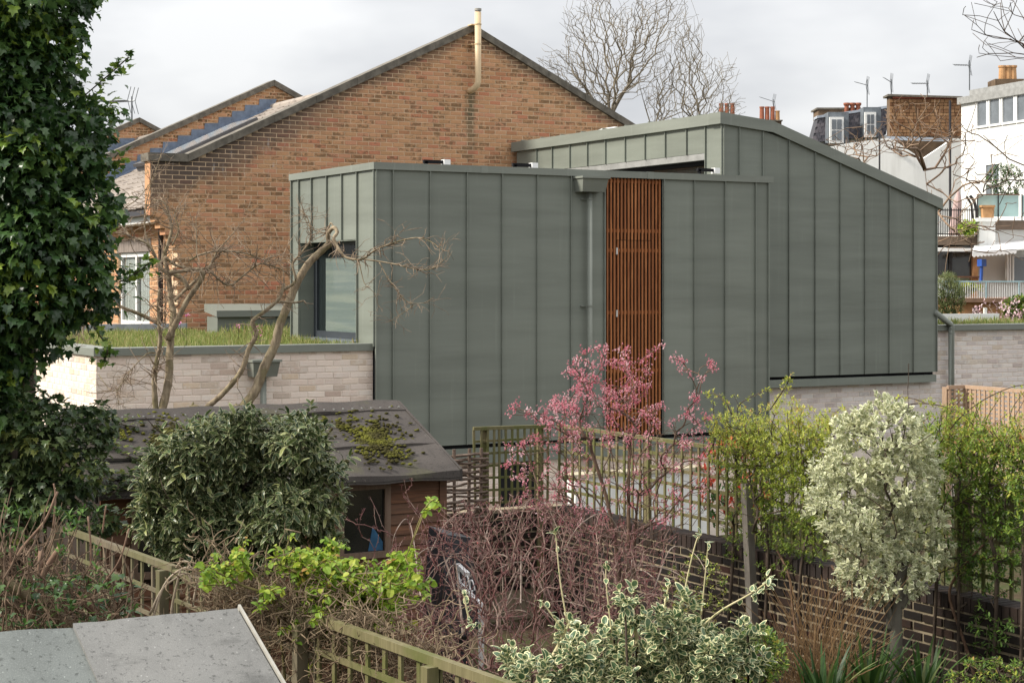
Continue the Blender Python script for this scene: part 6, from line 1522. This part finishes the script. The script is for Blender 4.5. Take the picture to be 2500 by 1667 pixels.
# ---- lime-leaved climber on the trellis
rng = np.random.RandomState(81); RD = 9.0; g = RD/FOC
ro_ = thing('lime_climber', tuple(at(800, 1750, RD)*np.array([1, 1, 0])), 'climber with fresh lime-green leaves on the front trellis', 'plant')
cl = []
for (x, y, rx, ry, n) in ((720, 1360, 60, 40, 34), (790, 1350, 60, 40, 40), (760, 1430, 80, 45, 50), (850, 1390, 70, 50, 48), (900, 1430, 60, 50, 42), (840, 1470, 80, 50, 42), (940, 1390, 50, 45, 26), (740, 1490, 60, 40, 24), (900, 1510, 70, 40, 26), (800, 1530, 90, 35, 22), (570, 1340, 20, 18, 10), (545, 1370, 24, 18, 12), (590, 1355, 16, 14, 6), (500, 1385, 22, 22, 12), (965, 1345, 25, 25, 12), (1000, 1400, 30, 30, 10), (985, 1335, 14, 20, 8), (1045, 1200, 10, 10, 4), (950, 1440, 40, 60, 24), (640, 1420, 30, 25, 12), (730, 1600, 12, 12, 5), (830, 1555, 60, 20, 14)):
    cl += [at(x+10+rng.normal(0, rx*0.45), y+18+rng.normal(0, ry*0.45), RD+rng.normal(0, 0.14)) for _ in range(int(n*0.8))]
cl = np.array(cl); cl = np.concatenate([cl, cl+RS.normal(0, 0.03, cl.shape)]); P2, D2, S2 = whorl(cl, RS.normal(0, 0.55, cl.shape)+np.array([0, 0, 0.6]), 6, 1.35, 0.040); S2 = S2*RS.uniform(0.55, 1.2, len(S2))
D2 = D2+np.array([0, 0, -0.55])
M_lime = leaf_mat('lime_leaf', [(0.0, (0.14, 0.25, 0.03)), (0.4, (0.25, 0.38, 0.045)), (0.75, (0.38, 0.48, 0.06)), (0.94, (0.48, 0.50, 0.08)), (1.0, (0.42, 0.22, 0.07))], None, 0.45, 0.5)
leaves_obj('foliage', L_round, P2, D2, S2, M_lime, ro_, roll=RS.normal(0, 0.5, len(P2)), n_ind=250)
stm = [smooth_path([at(x, 1750, RD), at(x+rng.normal(0, 10), 1600, RD), at(x+rng.normal(0, 15), 1480, RD)], 5) for x in (700, 760, 820, 880, 930)]
N, par, rad, _ = colonize(stm, cl, 0.07, 0.0022, wob=0.35, seed=12, reach=0.2); tree_mesh('stems', N, par, rad, bark_mat('green_stem', (0.10, 0.085, 0.035), (0.20, 0.17, 0.06)), ro_, 5, 0.008)

# ---- dry tangle hanging on the trellis
rng = np.random.RandomState(91)
dt = thing('dry_climber', (3.4, 9.0, 0), 'dead brown tangle of dry climber hung over the trellis', 'plant')
mb = MB()
for _ in range(1500):
    x = rng.choice([540, 600, 680, 760, 850, 950, 1050])+rng.normal(0, 50); y = 1445+(x-600)*0.34+rng.normal(0, 50)+ (rng.rand() < 0.3)*90
    dpt = 9.6-(x-450)/700*1.6+rng.normal(0, 0.10); p = at(x, y, dpt); d = rng.normal(0, 1, 3); d[2] -= 0.3; d /= np.linalg.norm(d); L = rng.uniform(0.08, 0.32); pts = [p]
    for k in range(5): d = d+rng.normal(0, 0.5, 3); d /= np.linalg.norm(d); pts.append(pts[-1]+d*L/5)
    mb.tube(pts, np.linspace(0.0035, 0.0016, 6), 4, cap=False)
M_dry = bark_mat('dry_stem', (0.115, 0.080, 0.05), (0.27, 0.205, 0.135)); mb.obj('stems', M_dry, dt, kind='stuff')
n = 1500; x = rng.choice([540, 620, 700, 780, 860, 960], n)+rng.normal(0, 50, n); y = 1465+(x-600)*0.36+rng.normal(0, 50, n)
P = np.array([at(a, b, 9.6-(a-450)/700*1.6+rng.normal(0, 0.1)) for a, b in zip(x, y)]); M_dead = leaf_mat('dead_leaf', [(0.0, (0.075, 0.05, 0.032)), (0.6, (0.15, 0.105, 0.065)), (1.0, (0.25, 0.19, 0.12))], None, 0.2, 0.8)
leaves_obj('dead_leaves', L_small, P, RS.normal(size=P.shape), RS.uniform(0.015, 0.04, n), M_dead, dt)
mb = MB()
for pts in ([(370, 1520), (400, 1430), (440, 1390), (470, 1385)], [(365, 1500), (395, 1440), (430, 1410), (455, 1400), (470, 1420)], [(470, 1385), (480, 1420), (470, 1480)], [(440, 1390), (420, 1480), (415, 1560)], [(430, 1385), (445, 1370), (462, 1375), (455, 1395)]): mb.tube(smooth_path([at(x, y, 9.7) for x, y in pts], 6), 0.007, 6)
mb.obj('vine', bark_mat('pale_vine', (0.28, 0.225, 0.16), (0.40, 0.33, 0.25)), dt, smooth=True, kind='stuff')

# ---- brush pile at the left
rng = np.random.RandomState(101)
bp_ = thing('brush_pile', tuple(at(120, 1750, 9.6)*np.array([1, 1, 0])), 'heap of cut stems and brush behind the grey felt roof', 'plant')
mb = MB()
for _ in range(620):
    x, y = rng.uniform(-40, 330), rng.uniform(1340, 1580)
    if y < 1330+x*0.4: continue
    p = at(x, y, 9.7+rng.uniform(-0.4, 0.5)); d = np.array([rng.normal(0, 0.6), rng.normal(0, 0.4), rng.normal(0.45, 0.8)]); d /= np.linalg.norm(d); L = rng.uniform(0.12, 0.42); pts = [p]
    for k in range(4): d = d+rng.normal(0, 0.18, 3); d /= np.linalg.norm(d); pts.append(pts[-1]+d*L/4)
    mb.tube(pts, np.linspace(rng.uniform(0.003, 0.007), 0.0022, 5), 5, cap=False)
mb.obj('brush', bark_mat('brush_stem', (0.075, 0.048, 0.032), (0.20, 0.14, 0.095)), bp_, kind='stuff')
big = [([(-20, 1400), (20, 1425), (120, 1480), (200, 1550)], 0.040), ([(75, 1510), (95, 1440), (105, 1400), (148, 1335)], 0.022), ([(98, 1410), (100, 1345)], 0.018), ([(190, 1500), (240, 1440), (290, 1370), (315, 1290)], 0.006), ([(200, 1480), (215, 1420), (240, 1370)], 0.006), ([(215, 1480), (222, 1350), (215, 1260)], 0.006), ([(130, 1290), (135, 1210), (131, 1180)], 0.006), ([(60, 1480), (30, 1400), (25, 1330)], 0.006), ([(20, 1390), (60, 1330), (110, 1270), (140, 1200)], 0.009), ([(250, 1300), (258, 1240), (260, 1235)], 0.005), ([(165, 1500), (150, 1420), (120, 1370), (95, 1370)], 0.006), ([(235, 1500), (185, 1440)], 0.022)]
for pts, r in big:
    q = smooth_path([at(x, y, 9.55) for x, y in pts], 6); mb = MB(); mb.tube(q, np.linspace(r, r*0.8, len(q)), 10 if r > 0.01 else 6); mb.obj('cut_branch' if r > 0.01 else 'stem', M_bark if r > 0.03 else bark_mat('cut_stem', (0.16, 0.095, 0.065), (0.26, 0.175, 0.125)) if 'cut_stem' not in bpy.data.materials else gmat('cut_stem'), bp_, smooth=True)
cl = np.array([at(rng.uniform(-10, 260), rng.uniform(1230, 1560), 9.5+rng.normal(0, 0.3)) for _ in range(75)]); P2, D2, S2 = whorl(cl, RS.normal(0, 0.5, cl.shape)+np.array([0, 0, 0.8]), 6, 1.1, 0.042)
M_gr = leaf_mat('fresh_leaf', [(0.0, (0.020, 0.045, 0.012)), (0.5, (0.05, 0.11, 0.022)), (1.0, (0.13, 0.24, 0.04))], None, 0.35, 0.5)
leaves_obj('young_leaves', L_small, P2, D2, S2*1.1, M_gr, bp_)
n = 380; P = np.array([at(rng.uniform(-20, 330), rng.uniform(1400, 1570), 9.6+rng.normal(0, 0.3)) for _ in range(n)]); leaves_obj('ivy_leaves', L_ivy, P, RS.normal(0, .6, P.shape)+np.array([0, -0.3, -0.3]), RS.uniform(0.03, 0.06, n), M_ivy, bp_, rnd=RS.uniform(0.1, 0.75, n))

# ---- climbers on the wall trellis
def wall_climber(label, spots, dens, leafL, mat_, seed, tmpl, fl=None, depthoff=0.0, twigs=True, stops=None):
    rng = np.random.RandomState(seed); t_ = thing('wall_climber', tuple(onX(spots[0][0], 1600, XR)*np.array([1, 1, 0])), label, 'plant')
    P = []
    for (x, y, rx, ry) in spots:
        n = int(dens*rx*ry/1000)
        for _ in range(n): 
            a = rng.uniform(0, 2*math.pi); r = rng.rand()**0.5; q = onX(x+rx*r*math.cos(a), y+ry*r*math.sin(a), XR+0.08+depthoff+rng.normal(0, 0.16)); P.append(q)
    P = np.array(P); P2, D2, S2 = whorl(P, RS.normal(0, 0.6, P.shape)+np.array([-0.4, -0.2, 0.5]), 7, 1.2, leafL)
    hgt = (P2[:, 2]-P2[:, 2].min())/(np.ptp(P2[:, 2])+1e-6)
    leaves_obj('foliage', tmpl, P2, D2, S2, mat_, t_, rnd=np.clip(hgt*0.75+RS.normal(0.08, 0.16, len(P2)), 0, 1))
    bx = [s[0] for s in spots]; st = [smooth_path([np.array([XR-0.06, onX(x, 1500, XR)[1], 0]), onX(x+rng.normal(0, 8), 1420, XR-0.06), onX(x+rng.normal(0, 15), 1280, XR)], 5) for x in np.linspace(min(bx), max(bx), 4)]
    sub = P[rng.permutation(len(P))[:min(len(P), 420)]]; N, par, rad, _ = colonize(st, sub, 0.09, 0.0024, wob=0.4, seed=seed, reach=0.15); tree_mesh('stems', N, par, rad, M_twigd, t_, 5, 0.016)
    return t_, P
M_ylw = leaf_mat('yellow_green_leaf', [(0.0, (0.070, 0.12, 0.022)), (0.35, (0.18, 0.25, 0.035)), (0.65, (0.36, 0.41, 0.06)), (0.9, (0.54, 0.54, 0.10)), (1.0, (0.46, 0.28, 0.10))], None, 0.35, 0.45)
sp1 = [(1860, 1010, 70, 50), (1810, 1060, 80, 50), (1900, 1060, 90, 60), (1960, 1020, 60, 50), (1850, 1120, 90, 60), (1930, 1130, 90, 70), (1990, 1090, 70, 60), (1870, 1190, 80, 60), (1940, 1220, 80, 70), (1990, 1190, 60, 80), (1900, 1290, 80, 60), (1960, 1320, 70, 60), (1880, 1370, 60, 50), (1780, 1010, 50, 30), (1800, 1280, 35, 45), (1830, 1240, 30, 50), (2050, 1020, 70, 50), (1920, 960, 30, 25), (1790, 1340, 20, 35)]
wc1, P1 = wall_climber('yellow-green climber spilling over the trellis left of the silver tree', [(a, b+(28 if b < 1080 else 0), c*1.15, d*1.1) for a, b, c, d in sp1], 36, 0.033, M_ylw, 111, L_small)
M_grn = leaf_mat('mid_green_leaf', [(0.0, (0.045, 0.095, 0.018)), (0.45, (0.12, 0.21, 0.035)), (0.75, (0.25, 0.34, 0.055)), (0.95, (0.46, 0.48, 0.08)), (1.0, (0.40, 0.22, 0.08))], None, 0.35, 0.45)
sp2 = [(2330, 1010, 90, 50), (2420, 1060, 90, 60), (2330, 1090, 80, 60), (2420, 1140, 100, 70), (2340, 1180, 90, 70), (2440, 1230, 90, 70), (2330, 1270, 80, 60), (2430, 1320, 80, 60), (2320, 1370, 60, 45), (2280, 1060, 50, 50), (2500, 1100, 60, 80), (2500, 1250, 60, 90), (2420, 1400, 70, 50), (2380, 1500, 30, 40), (2430, 1540, 40, 50), (2390, 1600, 30, 35)]
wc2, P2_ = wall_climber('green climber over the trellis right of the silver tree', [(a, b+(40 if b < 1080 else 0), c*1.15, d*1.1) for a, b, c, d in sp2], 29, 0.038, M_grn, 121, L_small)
# stray upright shoots above the mass
for par_, xs_, ya_, yb_ in ((wc1, (1720, 2050), 930, 1080), (wc2, (2270, 2520), 930, 1080)):
    mb = MB(); sP = []
    for _ in range(30):
        x = RS.uniform(*xs_); y0 = RS.uniform(1060, 1160); y1 = y0-RS.uniform(50, 130); q = smooth_path([onX(x, y0, XR+0.05), onX(x+RS.normal(0, 12), (y0+y1)/2, XR+0.02), onX(x+RS.normal(0, 30), y1, XR-0.05)], 5)
        mb.tube(q, np.linspace(0.004, 0.002, len(q)), 4, cap=False); sP += [q[i] for i in RS.randint(2, len(q), 9)]
    mb.obj('whips', M_twigd, par_, kind='stuff'); sP = np.array(sP); a, b, c_ = whorl(sP+RS.normal(0, 0.015, sP.shape), RS.normal(0, .5, sP.shape)+np.array([0, 0, 0.7]), 5, 1.0, 0.030)
    leaves_obj('tip_leaves', L_small, a, b, c_, M_ylw, par_, rnd=RS.uniform(0.5, 1.0, len(a)))
# long arching shoots
for par_, pl, d in ((wc2, [[(2050, 1420), (2180, 1250), (2310, 1060), (2380, 990), (2470, 945), (2540, 940)], [(2160, 1000), (2250, 985), (2330, 1000), (2380, 1040)], [(2100, 1000), (2200, 970), (2280, 990)], [(2300, 1250), (2420, 1190), (2520, 1150)], [(2250, 1420), (2340, 1380), (2500, 1340)]], 0.0), (wc1, [[(1790, 1020), (1770, 980), (1740, 960), (1720, 970)], [(1960, 1130), (1950, 1040), (1955, 1020)], [(1880, 1000), (1920, 940), (1925, 920)], [(1850, 1100), (1800, 1000), (1870, 950)]], 0.0)):
    mb = MB(); sP = []
    for pts in pl:
        q = smooth_path([onX(x, y, XR-0.1) for x, y in pts], 8); mb.tube(q, np.linspace(0.006, 0.003, len(q)), 5); sP += [q[i] for i in RS.randint(0, len(q), 26)]
    mb.obj('shoot', M_twigd, par_); sP = np.array(sP); a, b, c_ = whorl(sP+RS.normal(0, 0.02, sP.shape), RS.normal(0, .5, sP.shape)+np.array([0, 0, 0.7]), 5, 1.0, 0.032)
    leaves_obj('shoot_leaves', L_small, a, b, c_, M_ylw, par_, rnd=RS.uniform(0.45, 1.0, len(a)))
mb = MB()
for pts, r in (([(2390, 1690), (2365, 1600), (2345, 1540), (2318, 1450), (2345, 1390), (2400, 1330)], 0.013), ([(1950, 1600), (1935, 1480), (1925, 1400), (1890, 1330)], 0.012), ([(1990, 1560), (2030, 1470), (2060, 1430), (2030, 1380)], 0.014)):
    q = smooth_path([onX(x, y, XR-0.05) for x, y in pts], 6); mb.tube(q, np.linspace(r, r*0.7, len(q)), 8)
mb.obj('bare_vine', bark_mat('vine_bark', (0.09, 0.052, 0.033), (0.19, 0.12, 0.08)), wc2, smooth=True, kind='stuff')

# ---- red-leaved photinia in the yard behind
rng = np.random.RandomState(131); ph = thing('photinia_shrub', tuple(at(1800, 1700, 17.2)*np.array([1, 1, 0])), 'shrub with scarlet young leaves behind the trellis', 'shrub')
P = np.array(ell_tips(130, 1800, 1180, 95, 120, 17.0, 0.35, rng, 0.1)); P2, D2, S2 = whorl(P, RS.normal(0, 0.4, P.shape)+np.array([0, -0.2, 0.9]), 8, 0.85, 0.085)
M_red = leaf_mat('photinia_leaf', [(0.0, (0.02, 0.06, 0.015)), (0.42, (0.05, 0.12, 0.025)), (0.55, (0.45, 0.05, 0.025)), (1.0, (0.72, 0.12, 0.06))], None, 0.3, 0.4)
leaves_obj('foliage', leaf_template(oval(0.34, 6, 0.4)), P2, D2, S2, M_red, ph, rnd=np.clip(np.repeat(RS.rand(len(P))[None], 8, 0).ravel()*0.8+RS.rand(len(P2))*0.25, 0, 1))
N, par, rad, _ = colonize([smooth_path([np.array([at(1800, 1500, 17.0)[0], at(1800, 1500, 17.0)[1], 0]), at(1800, 1300, 17.0)], 5)], P, 0.12, 0.003, seed=13); tree_mesh('stems', N, par, rad, M_twigd, ph, 5, 0.02)

# ---- strap-leaved clumps and rough growth at the wall foot
rng = np.random.RandomState(141)
def strap_clump(label, cx, cy, depth, n, hgt, mat_, spread):
    t_ = thing('strap_leaf_clump', tuple(at(cx, cy, depth)*np.array([1, 1, 0])), label, 'plant'); b = at(cx, cy, depth); b[2] = max(0.02, at(cx, cy, depth)[2])
    for _ in range(n):
        a = rng.uniform(0, 2*math.pi); L = hgt*rng.uniform(0.6, 1.15); out_ = np.array([math.cos(a), math.sin(a), 0]); lean = rng.uniform(0.15, 0.75); p0 = b+out_*rng.uniform(0, spread*0.35); sd = np.array([-out_[1], out_[0], 0])
        V = []; 
        for k in range(6):
            u = k/5; c_ = p0+out_*lean*L*u**1.6+np.array([0, 0, L*(u-0.35*lean*u*u)]); w = 0.016*(1-u**2.2)+0.001; V += [c_-sd*w, c_+sd*w+np.array([0, 0, 0.003])]
        F = np.array([[2*k, 2*k+1, 2*k+3, 2*k+2] for k in range(5)]); me = mesh_from('leaf', V, [F], mat_, attrs={'rnd': np.full(12, rng.rand()), 'rim': np.zeros(12)}, smooth=True); add('leaf', me, t_)
    return t_
M_strap = leaf_mat('strap_leaf', [(0.0, (0.022, 0.055, 0.014)), (0.6, (0.05, 0.11, 0.024)), (0.9, (0.10, 0.18, 0.04)), (1.0, (0.25, 0.20, 0.10))], None, 0.25, 0.45)
strap_clump('strap-leaved green clump at the foot of the silver tree', 2120, 1730, 12.2, 60, 0.55, M_strap, 0.45)
strap_clump('strap-leaved green clump right of the grey trunk', 2250, 1720, 12.3, 34, 0.5, M_strap, 0.35)
strap_clump('strap-leaved green clump left of the dry stalks', 2010, 1740, 11.8, 40, 0.5, M_strap, 0.4)
rb = thing('dry_stalks', tuple(at(2000, 1700, 12.4)*np.array([1, 1, 0])), 'sheaf of dry brown stalks against the sooty brick wall', 'plant'); mb = MB()
for _ in range(260):
    x0 = 2000+rng.normal(0, 45); y0 = 1700; x1 = x0+rng.normal(10, 90); y1 = rng.uniform(1400, 1640); dd_ = rng.normal(0, 0.2); q = smooth_path([at(x0, y0, 12.4+dd_), at((x0*1.3+x1*0.7)/2+rng.normal(0, 8), (y0+y1)/2, 12.4+dd_), at(x1, y1, 12.4+dd_)], 4); mb.tube(q, np.linspace(0.004, 0.0018, len(q)), 4, cap=False)
mb.obj('stalks', bark_mat('dry_stalk', (0.13, 0.075, 0.035), (0.27, 0.17, 0.085)), rb, kind='stuff')
def low_bush(label, cx, cy, rx, ry, depth, n, mat_, L=0.035, tmpl=None, name='low_bush'):
    t_ = thing(name, tuple(at(cx, cy, depth)*np.array([1, 1, 0])), label, 'shrub'); P = np.array(ell_tips(n, cx, cy, rx, ry, depth, 0.2, rng, 0.05)); P2, D2, S2 = whorl(P, RS.normal(0, .5, P.shape)+np.array([0, 0, 0.8]), 7, 1.1, L); leaves_obj('foliage', tmpl or L_small, P2, D2, S2, mat_, t_)
    b = np.array([at(cx, cy+ry, depth)[0], at(cx, cy+ry, depth)[1], 0.0]); N, par, rad, _ = colonize([np.array([b, b+np.array([0, 0, 0.15])])], P[:160], 0.1, 0.0025, seed=3); tree_mesh('stems', N, par, rad, M_twigd, t_, 5, 0.01); return t_
low_bush('low leafy green bush behind the euonymus near the wall', 1845, 1600, 75, 75, 11.5, 260, M_grn, 0.04)
low_bush('sparse bush of tiny fresh leaves before the sooty brick wall', 1700, 1450, 90, 100, 12.0, 130, M_ylw, 0.026)
low_bush('green weeds along the sooty wall foot right of the tree', 2420, 1660, 110, 60, 11.6, 150, M_grn, 0.035)

# ---- beyond the pale wall: conifer, clipped green and magnolia
low_bush('feathery grey-green conifer beside the terrace railing', 2312, 722, 42, 56, 42.5, 700, leaf_mat('conifer_needle', [(0.0, (0.10, 0.13, 0.045)), (0.6, (0.20, 0.24, 0.09)), (1.0, (0.32, 0.34, 0.15))], None, 0.3), 0.13, tmpl=leaf_template(oval(0.12, 6, 0.3)), name='conifer')
low_bush('dark green shrub below the terrace railing', 2487, 752, 40, 28, 44, 200, M_grn, 0.12)
low_bush('yellowish pot plants on the terrace behind the railing', 2365, 702, 32, 12, 46.8, 70, M_ylw, 0.12)
low_bush('bright green trailing plant on the black roof railing', 2364, 555, 22, 18, 49.5, 90, M_lime, 0.12)
low_bush('olive shrub before the white house sash window', 2455, 440, 48, 40, 50.5, 150, M_gr, 0.10)
mg = thing('magnolia_bush', tuple(at(2440, 780, 40)*np.array([1, 1, 0])), 'bare magnolia with scattered pale pink flowers beyond the brick wall', 'shrub'); tips = ell_tips(80, 2440, 762, 80, 30, 40, 0.6, rng, 0.1)
N, par, rad, _ = colonize([np.array([at(2450, 830, 40), at(2448, 800, 40)])], tips, 0.25, 0.008, seed=4); tree_mesh('branches', N, par, rad, bark_mat('magnolia_bark', (0.20, 0.14, 0.11), (0.33, 0.26, 0.21), 4), mg, 5, 0.05)
P = np.repeat(np.array(tips)[:45], 5, 0)+RS.normal(0, 0.04, (225, 3)); leaves_obj('flowers', L_petal, P, RS.normal(0, .5, P.shape)+np.array([0, 0, .8]), 0.065, leaf_mat('magnolia_petal', [(0.0, (0.62, 0.36, 0.40)), (1.0, (0.82, 0.68, 0.68))], None, 0.3, 0.6), mg)

# ---- grass on the green roofs, moss on the shed
def grass(name, x0, x1, y0, y1, z, n, hgt, label, mat_, dens=None):
    P = np.stack([RS.uniform(x0, x1, n), RS.uniform(y0, y1, n), np.full(n, z)], -1)
    clump = 0.5+0.5*np.sin(P[:, 0]*5.3+np.sin(P[:, 1]*4.1)*2)*np.sin(P[:, 1]*6.7+P[:, 0]); keep = RS.rand(n) < 0.45+0.55*clump; P = P[keep]; n = len(P)
    D = RS.normal(0, 0.42, (n, 3)); D[:, 2] = 1.0
    tm = (np.array([[-0.045, 0, 0], [0.045, 0, 0], [0.03, 0.55, 0.02], [-0.03, 0.55, 0.02], [0, 1.0, 0.12]]), None, None)
    Rm = frames(D, RS.uniform(0, 6.28, n)); S = RS.uniform(0.5, 1.2, n)*hgt*(0.6+0.6*clump[keep])
    V = tm[0]; W = (np.einsum('nij,vj->nvi', Rm, V)*S[:, None, None]+P[:, None]).reshape(-1, 3); o = (np.arange(n)*5)[:, None]
    F4 = np.array([[0, 1, 2, 3]])+o; F3 = np.array([[3, 2, 4]])+o
    me = mesh_from(name, W, [F4, F3], mat_, attrs={'rnd': np.repeat(RS.rand(n), 5), 'rim': np.zeros(n*5)}); return add(name, me, None, label=label, cat='grass', kind='stuff')
M_grass = leaf_mat('roof_grass_blade', [(0.0, (0.10, 0.15, 0.03)), (0.4, (0.22, 0.28, 0.06)), (0.7, (0.34, 0.36, 0.11)), (0.88, (0.46, 0.40, 0.19)), (1.0, (0.40, 0.26, 0.13))], None, 0.35, 0.6)
grass('roof_grass', LX+0.28, X0-0.03, LY+0.25, 26.9, LZ-0.06, 34000, 0.115, 'tufted grass growing on the low flat roof', M_grass)
grass('roof_grass', X0+0.3, X0+1.4, BY+0.1, 26.3, LZ-0.06, 3000, 0.19, 'grass strip on the flat roof behind the bay', M_grass)
grass('roof_grass', TX1+0.05, WX1, 21.45, 24.1, RZ-0.06, 5000, 0.13, 'thin grass on the right-hand flat roof', M_grass)
mb = MB(); fl_p = []
for (x, y) in ((630, 800), (636, 815), (582, 797), (455, 770), (440, 790)):
    p = onY(x, y, 22.5); mb.tube([(p[0], p[1], LZ-0.05), p], 0.003, 4, cap=False); fl_p += [p+RS.normal(0, 0.015, 3) for _ in range(8)]
wf_ = thing('roof_wildflowers', (7, 22.5, LZ-0.06), 'few pink wildflowers standing in the roof grass', 'flowers'); mb.obj('stems', M_gr, wf_, kind='stuff'); leaves_obj('petals', L_petal, np.array(fl_p), RS.normal(size=(len(fl_p), 3)), 0.035, leaf_mat('magenta_petal', [(0.0, (0.55, 0.08, 0.28)), (1.0, (0.8, 0.35, 0.55))], None, 0.3), wf_)
# moss cushions
t = NT('moss'); _p = t.pos(); M_moss = t.bsdf(t.mix(t.step(t.noise(_p, 5, 4), 0.4, 0.65), (0.045, 0.040, 0.014), (0.115, 0.115, 0.02)), 0.95, 0, t.bump(t.noise(_p, 120, 3), 0.6, 0.01), 0.1)
ico = []
import bmesh
bm = bmesh.new(); bmesh.ops.create_icosphere(bm, subdivisions=1, radius=1.0); mv = np.array([v.co[:] for v in bm.verts]); mf = np.array([[v.index for v in f.verts] for f in bm.faces]); bm.free()
mp_ = []
for (cx, cy, rx, ry, n) in ((905, 1065, 55, 50, 330), (930, 1080, 90, 60, 170), (400, 1080, 40, 35, 330), (420, 1050, 70, 55, 170), (480, 1060, 90, 50, 120), (850, 1040, 120, 50, 100), (385, 1172, 22, 10, 40), (600, 1040, 200, 40, 80), (960, 1110, 60, 30, 70), (300, 1060, 60, 40, 40)):
    for _ in range(n):
        a = rng.uniform(0, 6.28); r = abs(rng.normal(0, 0.55)); x, y = cx+rx*r*math.cos(a), cy+ry*r*math.sin(a); r_ = ray(x, y); sl_ = (SRZ-SEZ)/(SRY-SE); tt = (SEZ-sl_*SE-HC+0.012)/(r_[2]-sl_*r_[1]); q = CAM+r_*tt
        if SL+0.05 < q[0] < SR-0.03 and SE+0.03 < q[1] < SRY-0.05: mp_.append(q)
mp_ = np.array(mp_); n = len(mp_); S = np.stack([RS.uniform(0.008, 0.026, n), RS.uniform(0.008, 0.026, n), RS.uniform(0.006, 0.015, n)], -1)
W = (mv[None]*S[:, None]+mp_[:, None]).reshape(-1, 3); add('moss', mesh_from('moss', W, [(mf[None]+(np.arange(n)*len(mv))[:, None, None]).reshape(-1, 3)], M_moss, smooth=True), shed, kind='stuff')
